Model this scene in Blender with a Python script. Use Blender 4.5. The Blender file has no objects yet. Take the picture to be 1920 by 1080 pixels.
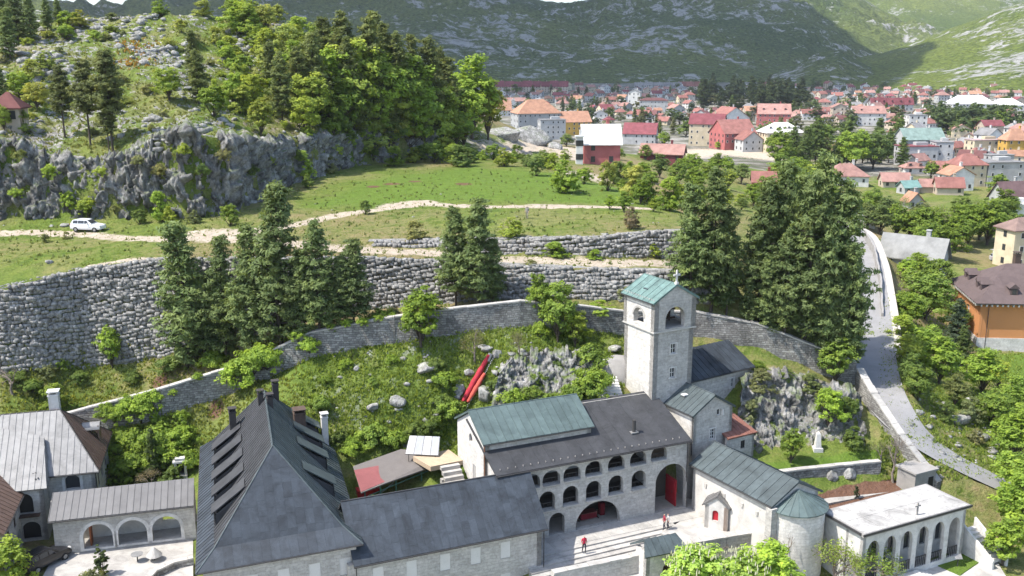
import bpy, math, random
import numpy as np
from mathutils import Vector, Matrix
from mathutils.geometry import delaunay_2d_cdt, tessellate_polygon
R = math.radians
scene = bpy.context.scene
COL = scene.collection

# ------------------------------------------------------------------ camera, sky, sun, exposure
FPX, CAMZ, PITCH = 1850.0, 46.0, R(13.4)
cam_data = bpy.data.cameras.new('camera'); cam = bpy.data.objects.new('camera', cam_data)
COL.objects.link(cam); scene.camera = cam
cam.location = (0, 0, CAMZ); cam.rotation_euler = (R(90) - PITCH, 0, 0)
cam_data.sensor_width = 36.0; cam_data.lens = 36.0 * FPX / 1920.0
cam_data.clip_start = 0.5; cam_data.clip_end = 20000

SUN_EL, SUN_AZ = R(57), math.atan2(-0.31, -0.95)      # direction towards the sun: left and a little behind the camera
S = Vector((math.cos(SUN_EL) * math.cos(SUN_AZ), math.cos(SUN_EL) * math.sin(SUN_AZ), math.sin(SUN_EL)))
world = bpy.data.worlds.new('World'); scene.world = world; world.use_nodes = True
wn = world.node_tree.nodes; wl = world.node_tree.links
sky = wn.new('ShaderNodeTexSky'); sky.sky_type = 'NISHITA'; sky.sun_disc = False
sky.sun_elevation = SUN_EL; sky.sun_rotation = math.atan2(S.x, S.y); sky.altitude = 700
sky.air_density = 1.0; sky.dust_density = 2.5; sky.ozone_density = 1.0
bg = wn['Background']; bg.inputs['Strength'].default_value = 0.15
wl.new(sky.outputs[0], bg.inputs['Color'])
sun_d = bpy.data.lights.new('sun', 'SUN'); sun_d.energy = 3.3; sun_d.angle = R(0.53); sun_d.color = (1.0, 0.955, 0.89)
sun = bpy.data.objects.new('sun', sun_d); COL.objects.link(sun)
sun.rotation_euler = S.to_track_quat('Z', 'Y').to_euler(); sun.location = (-100, -50, 300)
scene.view_settings.view_transform = 'Standard'; scene.view_settings.look = 'None'
scene.view_settings.exposure = 1.17; scene.view_settings.gamma = 1.0
scene.cycles.max_bounces = 5; scene.cycles.diffuse_bounces = 2; scene.cycles.glossy_bounces = 2
scene.cycles.transmission_bounces = 3; scene.cycles.transparent_max_bounces = 6; scene.cycles.volume_bounces = 0
scene.cycles.use_adaptive_sampling = True; scene.cycles.adaptive_threshold = 0.02
scene.cycles.use_denoising = True

# ------------------------------------------------------------------ measuring the photograph: pixel of the 1920x1080 picture + height or distance -> point of the place
cP, sP = math.cos(PITCH), math.sin(PITCH)
def ray(px, py):
    a = (px - 960.0) / FPX; b = (540.0 - py) / FPX
    return Vector((a, cP + b * sP, -sP + b * cP))
def at(px, py, z):
    d = ray(px, py); t = (z - CAMZ) / d.z
    return Vector((d.x * t, d.y * t, z))
def aty(px, py, Y):
    d = ray(px, py); t = Y / d.y
    return Vector((d.x * t, Y, CAMZ + d.z * t))
def proj(p):
    x, y, z = p[0], p[1], p[2] - CAMZ
    dep = y * cP - z * sP; up = y * sP + z * cP
    return 960 + FPX * x / dep, 540 - FPX * up / dep, dep

rnd = random.Random(11)
_W1 = 'zeroth first second third fourth fifth sixth seventh eighth ninth tenth eleventh twelfth thirteenth fourteenth fifteenth sixteenth seventeenth eighteenth nineteenth'.split()
_W2 = 'twenty thirty forty fifty sixty seventy eighty ninety'.split(); _W3 = 'twentieth thirtieth fortieth fiftieth sixtieth seventieth eightieth ninetieth'.split()
def ordinal(n):
    if n >= 100: return ('hundred ' if n < 200 else 'two hundred ') + (ordinal(n % 100) if n % 100 else 'exactly')
    if n < 20: return _W1[n]
    return _W3[n // 10 - 2] if n % 10 == 0 else _W2[n // 10 - 2] + ' ' + _W1[n % 10]
words = [ordinal(i + 1) for i in range(299)]
ORG = {}
def thing(name, label, cat, loc, group=None, kind=None):
    o = bpy.data.objects.new(name, None); COL.objects.link(o)
    o.location = loc; o.empty_display_size = 0.3
    ORG[o] = Vector(loc)
    tag(o, label, cat, group, kind); return o
def tag(o, label=None, cat=None, group=None, kind=None):
    if label: o['label'] = label
    if cat: o['category'] = cat
    if group: o['group'] = group
    if kind: o['kind'] = kind
    return o
def mesh_data(name, V, Fc, mat=None, smooth=False):
    me = bpy.data.meshes.new(name)
    me.from_pydata([tuple(v) for v in V], [], [tuple(f) for f in Fc]); me.update()
    if mat is not None:
        for m in (mat if isinstance(mat, (list, tuple)) else [mat]): me.materials.append(m)
    if smooth: me.polygons.foreach_set('use_smooth', [True] * len(me.polygons))
    return me
def part(name, V, Fc, mat, parent=None, smooth=False, loc=None):
    """mesh object; V in place coordinates; a child keeps its parent's origin"""
    org = ORG[parent] if parent is not None else (Vector(loc) if loc is not None else Vector((0, 0, 0)))
    me = mesh_data(name, [(v[0] - org[0], v[1] - org[1], v[2] - org[2]) for v in V], Fc, mat, smooth)
    o = bpy.data.objects.new(name, me); COL.objects.link(o)
    ORG[o] = org
    if parent is not None: o.parent = parent
    else: o.location = org
    return o
def np_mesh(name, V, Q, mat, smooth=False):
    """fast mesh from numpy arrays, Q (n,3) or (n,4)"""
    me = bpy.data.meshes.new(name); V = np.asarray(V, np.float32); Q = np.asarray(Q, np.int32); k = Q.shape[1]
    me.vertices.add(len(V)); me.vertices.foreach_set('co', V.ravel())
    me.loops.add(Q.size); me.loops.foreach_set('vertex_index', Q.ravel())
    me.polygons.add(len(Q)); me.polygons.foreach_set('loop_start', np.arange(0, Q.size, k, dtype=np.int32))
    if smooth: me.polygons.foreach_set('use_smooth', np.ones(len(Q), bool))
    me.update(calc_edges=True)
    if mat is not None: me.materials.append(mat)
    return me
def link(name, me, parent=None, loc=(0, 0, 0), rot=None, scale=None):
    o = bpy.data.objects.new(name, me); COL.objects.link(o); o.location = loc
    if rot is not None: o.rotation_euler = rot
    if scale is not None: o.scale = scale
    if parent is not None: o.parent = parent
    return o
class MB:
    """collects shapes into one mesh"""
    def __init__(s): s.V = []; s.F = []
    def add(s, V, Fc):
        b = len(s.V); s.V += [Vector(v) for v in V]; s.F += [tuple(i + b for i in f) for f in Fc]; return s
    def box(s, c, u, v, w, a, b, h):
        """box centred at c with unit axes u,v,w and full sizes a,b,h"""
        P = []
        for k in (-.5, .5):
            for j in (-.5, .5):
                for i in (-.5, .5): P.append(c + u * (i * a) + v * (j * b) + w * (k * h))
        return s.add(P, [(0, 2, 3, 1), (4, 5, 7, 6), (0, 1, 5, 4), (2, 6, 7, 3), (0, 4, 6, 2), (1, 3, 7, 5)])
    def prism(s, poly, off):
        n = len(poly); A = [Vector(p) for p in poly]; B = [p + off for p in A]
        f = [tuple(range(n)), tuple(range(2 * n - 1, n - 1, -1))]
        f += [(i + n, (i + 1) % n + n, (i + 1) % n, i) for i in range(n)]
        return s.add(A + B, f)
    def tube(s, pts, rad, n=6, cap=True):
        pts = [Vector(p) for p in pts]; b = len(s.V); m = len(pts)
        for i, p in enumerate(pts):
            t = (pts[min(i + 1, m - 1)] - pts[max(i - 1, 0)]).normalized()
            a = t.orthogonal().normalized(); c = t.cross(a)
            r = rad[i] if hasattr(rad, '__len__') else rad
            for k in range(n):
                an = 2 * math.pi * k / n; s.V.append(p + a * (r * math.cos(an)) + c * (r * math.sin(an)))
        for i in range(m - 1):
            for k in range(n):
                s.F.append((b + i * n + k, b + i * n + (k + 1) % n, b + (i + 1) * n + (k + 1) % n, b + (i + 1) * n + k))
        if cap:
            s.F.append(tuple(b + k for k in range(n - 1, -1, -1))); s.F.append(tuple(b + (m - 1) * n + k for k in range(n)))
        return s
    def build(s, name, mat, parent=None, smooth=False, loc=None): return part(name, s.V, s.F, mat, parent, smooth, loc)
X3, Y3, Z3 = Vector((1, 0, 0)), Vector((0, 1, 0)), Vector((0, 0, 1))

# ------------------------------------------------------------------ numpy noise
_rs = np.random.RandomState(5); _PERM = _rs.permutation(512).astype(np.int64); _VAL = _rs.rand(512)
def vnoise(x, y, z=0.0):
    x = np.asarray(x, float); y = np.asarray(y, float); z = np.zeros_like(x) + z
    xi = np.floor(x).astype(np.int64); yi = np.floor(y).astype(np.int64); zi = np.floor(z).astype(np.int64)
    fx, fy, fz = x - xi, y - yi, z - zi
    fx = fx * fx * (3 - 2 * fx); fy = fy * fy * (3 - 2 * fy); fz = fz * fz * (3 - 2 * fz)
    def h(a, b, c): return _VAL[(_PERM[(_PERM[(_PERM[a & 511] + b) & 511] + c) & 511])]
    def L(a, b, t): return a + (b - a) * t
    r = L(L(L(h(xi, yi, zi), h(xi + 1, yi, zi), fx), L(h(xi, yi + 1, zi), h(xi + 1, yi + 1, zi), fx), fy),
          L(L(h(xi, yi, zi + 1), h(xi + 1, yi, zi + 1), fx), L(h(xi, yi + 1, zi + 1), h(xi + 1, yi + 1, zi + 1), fx), fy), fz)
    return r * 2 - 1
def cells(x, y, z):
    """blocky noise: one random value per nearest jittered cell point"""
    xi, yi, zi = (np.floor(a).astype(np.int64) for a in (x, y, z)); best = np.full(x.shape, 1e9); val = np.zeros(x.shape)
    h = lambda a, b, c, k: _VAL[(_PERM[(_PERM[(_PERM[(a + 7 * k) & 511] + b) & 511] + c + 31 * k) & 511])]
    for dx in (-1, 0, 1):
        for dy in (-1, 0, 1):
            for dz in (-1, 0, 1):
                a, b, c = xi + dx, yi + dy, zi + dz; d = (a + h(a, b, c, 1) - x) ** 2 + (b + h(a, b, c, 2) - y) ** 2 + (c + h(a, b, c, 3) - z) ** 2
                m = d < best; best = np.where(m, d, best); val = np.where(m, h(a, b, c, 4), val)
    return val * 2 - 1
def fbm(x, y, z=0.0, o=4, ridged=False):
    s = 0; a = 1.0; t = 0
    for i in range(o):
        n = vnoise(np.asarray(x) * 2 ** i + 17 * i, np.asarray(y) * 2 ** i + 9 * i, np.asarray(z) * 2 ** i + 3 * i)
        if ridged: n = 1 - 2 * np.abs(n)
        s = s + a * n; t += a; a *= 0.5
    return s / t

# ------------------------------------------------------------------ materials
MATS = {}
def new_mat(name):
    m = bpy.data.materials.new(name); m.use_nodes = True; nt = m.node_tree
    return m, nt, nt.nodes['Principled BSDF']
def ramp(nt, fac, stops, interp='LINEAR'):
    r = nt.nodes.new('ShaderNodeValToRGB'); e = r.color_ramp.elements; r.color_ramp.interpolation = interp
    while len(e) < len(stops): e.new(0.5)
    for i, (p, c) in enumerate(stops):
        e[i].position = p; e[i].color = (*c, 1) if len(c) == 3 else c
    nt.links.new(fac, r.inputs[0]); return r.outputs[0]
def noise(nt, vec, scale, detail=4, rough=0.6, dist=0.0):
    n = nt.nodes.new('ShaderNodeTexNoise'); n.inputs['Scale'].default_value = scale
    n.inputs['Detail'].default_value = detail; n.inputs['Roughness'].default_value = rough; n.inputs['Distortion'].default_value = dist
    if vec is not None: nt.links.new(vec, n.inputs['Vector'])
    return n.outputs['Fac']
def mixc(nt, fac, a, b, mode='MIX'):
    m = nt.nodes.new('ShaderNodeMix'); m.data_type = 'RGBA'; m.blend_type = mode
    for s, v in ((m.inputs[0], fac), (m.inputs[6], a), (m.inputs[7], b)):
        if hasattr(v, 'links'): nt.links.new(v, s)
        else: s.default_value = v if not isinstance(v, tuple) else (*v[:3], 1)
    return m.outputs[2]
def mth(nt, op, a, b=None, clamp=False):
    m = nt.nodes.new('ShaderNodeMath'); m.operation = op; m.use_clamp = clamp
    for s, v in ((m.inputs[0], a), (m.inputs[1], b)):
        if v is None: continue
        if hasattr(v, 'links'): nt.links.new(v, s)
        else: s.default_value = v
    return m.outputs[0]
def pos(nt): return nt.nodes.new('ShaderNodeNewGeometry').outputs['Position']
def objv(nt): return nt.nodes.new('ShaderNodeTexCoord').outputs['Object']
def rand(nt): return nt.nodes.new('ShaderNodeObjectInfo').outputs['Random']
def ocol(nt): return nt.nodes.new('ShaderNodeObjectInfo').outputs['Color']
def attr(nt, n):
    a = nt.nodes.new('ShaderNodeAttribute'); a.attribute_name = n; return a
def bump(nt, b, h, strength=0.5, dist=0.1):
    n = nt.nodes.new('ShaderNodeBump'); n.inputs['Strength'].default_value = strength; n.inputs['Distance'].default_value = dist
    nt.links.new(h, n.inputs['Height']); nt.links.new(n.outputs[0], b.inputs['Normal'])
def mscale(nt, vec, s):
    m = nt.nodes.new('ShaderNodeMapping'); m.inputs['Scale'].default_value = s; nt.links.new(vec, m.inputs['Vector']); return m.outputs[0]

def simple(name, col, rough=0.8, metal=0.0, var=0.25, scale=1.5, spec=0.3, rnd_amt=0.0, bmp=0.0, stretch=(1, 1, 1), use_ocol=False, wear=0.0):
    if name in MATS: return MATS[name]
    m, nt, b = new_mat(name)
    base = ocol(nt) if use_ocol else (*col, 1)
    p = mscale(nt, pos(nt), stretch)
    n = noise(nt, p, scale, 5, 0.65)
    f = ramp(nt, n, [(0.25, (1 - var,) * 3), (0.75, (1 + var * 0.6,) * 3)])
    c = mixc(nt, 1.0, base, f, 'MULTIPLY')
    if wear:
        c = mixc(nt, 1.0, c, ramp(nt, noise(nt, pos(nt), 0.55, 8, 0.75, 0.8), [(0.36, (1 - wear,) * 3), (0.56, (1, 1, 1))]), 'MULTIPLY')
        c = mixc(nt, 1.0, c, ramp(nt, noise(nt, mscale(nt, pos(nt), (1, 1, .35)), 2.6, 6, 0.75, 0.5), [(0.58, (1, 1, 1)), (0.72, (1 + wear,) * 3)]), 'MULTIPLY')
    if rnd_amt:
        g = ramp(nt, rand(nt), [(0, (1 - rnd_amt,) * 3), (1, (1 + rnd_amt,) * 3)])
        c = mixc(nt, 1.0, c, g, 'MULTIPLY')
    nt.links.new(c, b.inputs['Base Color']); b.inputs['Roughness'].default_value = rough
    b.inputs['Metallic'].default_value = metal; b.inputs['Specular IOR Level'].default_value = spec
    if bmp: bump(nt, b, noise(nt, p, scale * 6, 4), bmp, 0.05)
    MATS[name] = m; return m

def masonry(name, c1, c2, mortar, bw, bh, mort=0.012, strength=0.6, rough_blocks=False, stain=0.3, ang=0.0):
    """coursed stone: brick texture on a wall-aligned coordinate (horizontal run, height)"""
    if name in MATS: return MATS[name]
    m, nt, b = new_mat(name)
    g = nt.nodes.new('ShaderNodeNewGeometry'); sep = nt.nodes.new('ShaderNodeSeparateXYZ'); nt.links.new(g.outputs['Position'], sep.inputs[0])
    sn = nt.nodes.new('ShaderNodeSeparateXYZ'); nt.links.new(g.outputs['True Normal'], sn.inputs[0])
    # run along the wall: -ny*x + nx*y with the wall's own normal
    run = mth(nt, 'SUBTRACT', mth(nt, 'MULTIPLY', sn.outputs[0], sep.outputs[1]), mth(nt, 'MULTIPLY', sn.outputs[1], sep.outputs[0]))
    cmb = nt.nodes.new('ShaderNodeCombineXYZ'); nt.links.new(run, cmb.inputs[0]); nt.links.new(sep.outputs[2], cmb.inputs[1])
    vec = cmb.outputs[0]
    if rough_blocks:
        w = nt.nodes.new('ShaderNodeTexNoise'); w.inputs['Scale'].default_value = 1.3; nt.links.new(g.outputs['Position'], w.inputs['Vector'])
        vm = nt.nodes.new('ShaderNodeVectorMath'); vm.operation = 'MULTIPLY_ADD'; nt.links.new(w.outputs['Color'], vm.inputs[0])
        vm.inputs[1].default_value = (0.75, 0.34, 0); nt.links.new(vec, vm.inputs[2]); vec = vm.outputs[0]
    br = nt.nodes.new('ShaderNodeTexBrick'); nt.links.new(vec, br.inputs['Vector'])
    br.inputs['Color1'].default_value = (*c1, 1); br.inputs['Color2'].default_value = (*c2, 1); br.inputs['Mortar'].default_value = (*mortar, 1)
    br.inputs['Scale'].default_value = 1.0; br.inputs['Brick Width'].default_value = bw; br.inputs['Row Height'].default_value = bh
    br.inputs['Mortar Size'].default_value = mort; br.inputs['Mortar Smooth'].default_value = 0.3; br.inputs['Bias'].default_value = 0.0
    br.offset_frequency = 2; br.squash = 1.3; br.squash_frequency = 3
    n = noise(nt, g.outputs['Position'], 0.35, 6, 0.7)
    c = mixc(nt, 1.0, br.outputs['Color'], ramp(nt, n, [(0.3, (1 - stain,) * 3), (0.7, (1.1,) * 3)]), 'MULTIPLY')
    n2 = noise(nt, g.outputs['Position'], 3.0, 5, 0.7)
    c = mixc(nt, 1.0, c, ramp(nt, n2, [(0.25, (0.72, 0.71, 0.69)), (0.7, (1.12, 1.12, 1.12))]), 'MULTIPLY')
    nt.links.new(c, b.inputs['Base Color']); b.inputs['Roughness'].default_value = 0.9; b.inputs['Specular IOR Level'].default_value = 0.2
    h = mth(nt, 'ADD', mth(nt, 'MULTIPLY', mth(nt, 'SUBTRACT', 1.0, br.outputs['Fac']), 0.6), mth(nt, 'MULTIPLY', n2, 0.8))
    bump(nt, b, h, strength, 0.08)
    MATS[name] = m; return m

def leaf_mat(name, hue_var=0.35, trans=0.35):
    m = bpy.data.materials.new(name); m.use_nodes = True; nt = m.node_tree
    b = nt.nodes['Principled BSDF']; out = nt.nodes['Material Output']
    base = ocol(nt)
    n = noise(nt, objv(nt), 5.0, 2, 0.5)
    a = attr(nt, 'tint').outputs['Fac']
    c = mixc(nt, 1.0, base, ramp(nt, a, [(0.0, (0.62, 0.66, 0.6)), (0.5, (1, 1, 1)), (1.0, (1.35, 1.25, 1.0))]), 'MULTIPLY')
    c = mixc(nt, 1.0, c, ramp(nt, n, [(0.3, (1 - hue_var, 1 - hue_var * .8, 1 - hue_var)), (0.7, (1.15, 1.1, 1.0))]), 'MULTIPLY')
    nt.links.new(c, b.inputs['Base Color']); b.inputs['Roughness'].default_value = 0.65; b.inputs['Specular IOR Level'].default_value = 0.25
    t = nt.nodes.new('ShaderNodeBsdfTranslucent'); nt.links.new(mixc(nt, 1.0, c, (1.2, 1.12, 0.75), 'MULTIPLY'), t.inputs['Color'])
    mx = nt.nodes.new('ShaderNodeMixShader'); mx.inputs[0].default_value = trans
    nt.links.new(b.outputs[0], mx.inputs[1]); nt.links.new(t.outputs[0], mx.inputs[2]); nt.links.new(mx.outputs[0], out.inputs['Surface'])
    return m
M_LEAF = leaf_mat('leaf', 0.25, 0.5); M_NEEDLE = leaf_mat('needle', 0.25, 0.4)

def rock_color(nt, p, dark=0.12, light=0.5, s=0.5):
    n1 = noise(nt, p, s, 8, 0.72, 0.6); n2 = noise(nt, mscale(nt, p, (1, 1, 0.4)), s * 3.2, 6, 0.7, 0.4)
    c1 = ramp(nt, n1, [(0.3, (dark, dark * .96, dark * .9)), (0.5, (light * .6, light * .585, light * .55)), (0.66, (light, light * .97, light * .915))])
    c2 = ramp(nt, n2, [(0.33, (0.45, 0.45, 0.44)), (0.6, (1.1, 1.1, 1.1))])
    return mixc(nt, 1.0, c1, c2, 'MULTIPLY'), n1, n2
def rock_mat(name, dark=0.12, light=0.5, s=0.5, moss=0.0, bs=0.8):
    m, nt, b = new_mat(name); p = pos(nt)
    c, n1, n2 = rock_color(nt, p, dark, light, s)
    if moss:
        up = nt.nodes.new('ShaderNodeSeparateXYZ'); nt.links.new(nt.nodes.new('ShaderNodeNewGeometry').outputs['Normal'], up.inputs[0])
        f = mth(nt, 'MULTIPLY', ramp(nt, up.outputs[2], [(0.35, (0, 0, 0)), (0.8, (1, 1, 1))]), ramp(nt, noise(nt, p, 0.6, 5), [(0.45, (0, 0, 0)), (0.6, (1, 1, 1))]))
        c = mixc(nt, mth(nt, 'MULTIPLY', f, moss), c, (0.12, 0.17, 0.035))
    nt.links.new(c, b.inputs['Base Color']); b.inputs['Roughness'].default_value = 0.92; b.inputs['Specular IOR Level'].default_value = 0.15
    bump(nt, b, mth(nt, 'ADD', n1, n2), bs, 0.35)
    MATS[name] = m; return m
M_CLIFF = rock_mat('cliff rock', 0.04, 0.42, 0.5, 0.6, 1.0)
M_ROCK = rock_mat('white karst rock', 0.2, 0.58, 0.9, 0.35, 0.7)
M_OUTC = rock_mat('pale outcrop rock', 0.12, 0.55, 0.8, 0.95, 1.0)
M_CRAG = rock_mat('garden crag rock', 0.07, 0.46, 0.7, 0.6, 1.0)
M_STONE = rock_mat('grey wall boulder', 0.24, 0.48, 1.2, 0.0, 0.5)

# ground: the masks are what lies there (bare track, rubble, lawn), painted per vertex; the colours stay albedo
m, nt, b = new_mat('ground'); p = pos(nt)
gn1 = noise(nt, p, 0.09, 6, 0.65, 0.5); gn2 = noise(nt, p, 0.7, 6, 0.7); gn3 = noise(nt, p, 4.0, 4, 0.7)
grass = ramp(nt, gn1, [(0.3, (0.1, 0.16, 0.028)), (0.48, (0.155, 0.2, 0.045)), (0.6, (0.21, 0.215, 0.08)), (0.75, (0.12, 0.18, 0.032))])
grass = mixc(nt, 1.0, grass, ramp(nt, gn2, [(0.28, (0.5, 0.55, 0.45)), (0.5, (1, 1, 1)), (0.72, (1.3, 1.15, 1.15))]), 'MULTIPLY')
grass = mixc(nt, 1.0, grass, ramp(nt, gn3, [(0.3, (0.68, 0.7, 0.68)), (0.7, (1.2, 1.2, 1.15))]), 'MULTIPLY')
rub, rn1, rn2 = rock_color(nt, p, 0.16, 0.55, 0.8)
def mask(name, lo, hi, nz, amt):
    v = mth(nt, 'ADD', attr(nt, name).outputs['Fac'], mth(nt, 'MULTIPLY', mth(nt, 'SUBTRACT', nz, 0.5), amt))
    return ramp(nt, v, [(lo, (0, 0, 0)), (hi, (1, 1, 1))])
rockf = mask('rock', 0.5, 0.6, gn2, 1.6)
c = mixc(nt, rockf, grass, rub)
dry = mask('dry', 0.45, 0.75, gn2, 0.9); c = mixc(nt, dry, c, ramp(nt, gn3, [(0.3, (0.2, 0.155, 0.075)), (0.7, (0.3, 0.25, 0.13))]))
lush = mask('lush', 0.4, 0.8, gn2, 0.8); c = mixc(nt, lush, c, ramp(nt, gn2, [(0.3, (0.085, 0.15, 0.022)), (0.7, (0.155, 0.23, 0.04))]))
soil = mask('soil', 0.45, 0.55, gn3, 0.25); c = mixc(nt, soil, c, ramp(nt, gn2, [(0.3, (0.13, 0.07, 0.045)), (0.7, (0.2, 0.115, 0.08))]))
town = mask('town', 0.4, 0.6, gn1, 0.9); c = mixc(nt, town, c, ramp(nt, noise(nt, p, 0.05, 5, 0.7), [(0.35, (0.07, 0.09, 0.035)), (0.5, (0.16, 0.15, 0.12)), (0.62, (0.34, 0.32, 0.28))]))
trk = mask('track', 0.42, 0.66, gn2, 1.1); c = mixc(nt, trk, c, ramp(nt, gn2, [(0.25, (0.36, 0.29, 0.21)), (0.7, (0.58, 0.5, 0.4))]))
nt.links.new(c, b.inputs['Base Color']); b.inputs['Roughness'].default_value = 0.95; b.inputs['Specular IOR Level'].default_value = 0.1
bump(nt, b, mth(nt, 'ADD', gn3, gn2), 0.9, 0.35)
M_GROUND = m

# mountains: scrub and limestone
def mountain_mat(name, rock_lo, green):
    m, nt, b = new_mat(name); p = pos(nt)
    n1 = noise(nt, mscale(nt, p, (1, 1, 1.6)), 0.0055, 10, 0.72, 0.4); n2 = noise(nt, p, 0.035, 8, 0.78, 0.8); n3 = noise(nt, p, 0.003, 3, 0.5); n4 = noise(nt, p, 0.16, 3, 0.7)
    g = ramp(nt, n3, [(0.35, green[0]), (0.6, green[1])])
    g = mixc(nt, 1.0, g, ramp(nt, n4, [(0.35, (0.4, 0.45, 0.4)), (0.65, (1.35, 1.3, 1.3))]), 'MULTIPLY')
    rk = ramp(nt, n2, [(0.35, (0.14, 0.14, 0.125)), (0.62, (0.42, 0.41, 0.38))])
    v = mth(nt, 'ADD', mth(nt, 'MULTIPLY', n1, 1.0), mth(nt, 'MULTIPLY', mth(nt, 'SUBTRACT', n2, 0.5), 1.1))
    v = mth(nt, 'ADD', v, mth(nt, 'MULTIPLY', attr(nt, 'rock').outputs['Fac'], 0.35))
    f = ramp(nt, v, [(rock_lo, (0, 0, 0)), (rock_lo + 0.07, (1, 1, 1))])
    c = mixc(nt, f, g, rk)
    nt.links.new(c, b.inputs['Base Color']); b.inputs['Roughness'].default_value = 0.95; b.inputs['Specular IOR Level'].default_value = 0.05
    bump(nt, b, mth(nt, 'ADD', n2, n4), 1.0, 6.0)
    return m
M_MOUNT = mountain_mat('far mountain scrub', 0.59, ((0.075, 0.11, 0.034), (0.13, 0.16, 0.045)))
M_SPUR = mountain_mat('near spur scrub', 0.64, ((0.085, 0.125, 0.022), (0.14, 0.175, 0.035)))

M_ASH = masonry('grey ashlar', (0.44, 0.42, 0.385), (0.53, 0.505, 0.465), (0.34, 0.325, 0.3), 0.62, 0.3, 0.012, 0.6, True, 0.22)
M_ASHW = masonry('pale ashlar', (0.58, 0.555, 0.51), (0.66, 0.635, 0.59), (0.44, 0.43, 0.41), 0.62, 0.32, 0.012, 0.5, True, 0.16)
M_RUB = masonry('rubble wall', (0.22, 0.21, 0.2), (0.44, 0.43, 0.4), (0.17, 0.165, 0.15), 0.46, 0.26, 0.025, 1.0, True, 0.5)
M_PLASTER = simple('white plaster', (0.6, 0.57, 0.52), 0.9, var=0.16, scale=0.6, bmp=0.15, wear=0.25)
M_SLATE = simple('dark sheet roof', (0.042, 0.052, 0.064), 0.62, 0.0, 0.3, 0.8, 0.5, rnd_amt=0.2, bmp=0.2, wear=0.5)
M_SLATE2 = simple('charcoal sheet roof', (0.05, 0.051, 0.054), 0.7, 0.0, 0.22, 0.7, 0.4, rnd_amt=0.07, bmp=0.15, wear=0.4)
M_COPPER = simple('green copper sheet', (0.1, 0.138, 0.132), 0.55, 0.0, 0.22, 0.9, 0.4, rnd_amt=0.1, bmp=0.12, wear=0.3)
M_COPPERD = simple('dull copper sheet', (0.075, 0.095, 0.098), 0.55, 0.0, 0.25, 0.8, 0.4, rnd_amt=0.12, bmp=0.12, wear=0.35)
M_COPPERL = simple('verdigris sheet', (0.14, 0.225, 0.205), 0.6, 0.0, 0.3, 1.2, 0.4, rnd_amt=0.14, bmp=0.1, wear=0.35)
M_ZINC = simple('pale zinc sheet', (0.27, 0.265, 0.255), 0.5, 0.1, 0.2, 1.0, 0.4, rnd_amt=0.09, wear=0.3)
M_BROWN = simple('brown sheet roof', (0.15, 0.095, 0.07), 0.6, 0.0, 0.25, 1.0, 0.4, rnd_amt=0.1)
M_GREYR = simple('grey seam roof', (0.16, 0.155, 0.15), 0.55, 0.0, 0.2, 1.0, 0.4, rnd_amt=0.08)
M_PAVE = simple('pale paving', (0.44, 0.42, 0.385), 0.85, var=0.16, scale=0.7, rnd_amt=0.08, bmp=0.1, wear=0.3)
M_MARBLE = simple('white stone', (0.62, 0.6, 0.56), 0.8, var=0.14, scale=1.2, bmp=0.1, wear=0.3)
M_COPE = simple('coping stone', (0.43, 0.41, 0.375), 0.9, var=0.25, scale=1.4, rnd_amt=0.12, bmp=0.3)
M_ASPH = simple('old asphalt', (0.27, 0.265, 0.26), 0.95, var=0.16, scale=0.5, spec=0.1, bmp=0.1)
M_GRAVEL = simple('gravel verge', (0.5, 0.46, 0.4), 0.95, var=0.3, scale=1.5, spec=0.1, bmp=0.3)
M_CONC = simple('concrete', (0.3, 0.285, 0.265), 0.9, var=0.2, scale=0.8, bmp=0.1)
M_DARK = simple('dark opening', (0.03, 0.028, 0.026), 0.7, var=0.1)
M_GLASS = simple('window glass', (0.045, 0.048, 0.052), 0.12, var=0.1, spec=0.6)
M_FRAME = simple('white frame', (0.66, 0.65, 0.62), 0.6, var=0.08)
M_SHUT = simple('pale blind', (0.6, 0.58, 0.54), 0.8, var=0.08)
M_GUTTER = simple('dark gutter', (0.05, 0.048, 0.047), 0.5, var=0.15)
M_WOODD = simple('dark timber', (0.08, 0.05, 0.035), 0.8, var=0.3, stretch=(1, 1, 4))
M_RED = simple('red paint', (0.42, 0.02, 0.03), 0.6, var=0.2)
M_BARK = simple('bark', (0.1, 0.082, 0.065), 0.95, var=0.4, scale=4, spec=0.1, bmp=0.5)
M_BARKL = simple('pale bark', (0.24, 0.2, 0.165), 0.95, var=0.35, scale=5, spec=0.1)
M_TERRA = simple('tile roof', (0.42, 0.14, 0.08), 0.85, var=0.38, scale=0.45, rnd_amt=0.16, spec=0.15, use_ocol=True)
M_WALLC = simple('house render', (0.6, 0.58, 0.52), 0.9, var=0.25, rnd_amt=0.1, scale=0.4, spec=0.1, use_ocol=True)

# ------------------------------------------------------------------ terrain: measured points and break lines -> triangulation -> one ground sheet
PTS = []; EDG = []
def tp(*ps):
    for q in ps: PTS.append(Vector(q))
def tline(ps):
    b = len(PTS)
    for q in ps: PTS.append(Vector(q))
    for i in range(len(ps) - 1): EDG.append((b + i, b + i + 1))
def wallbase(top, py, back=1.2):
    """foot of a wall below its top point: the same run, `back` metres nearer, seen at pixel row py"""
    px, _, _ = proj(top); Y = top.y - back; q = aty(px, py, Y); return Vector((top.x, Y, q.z))
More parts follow.
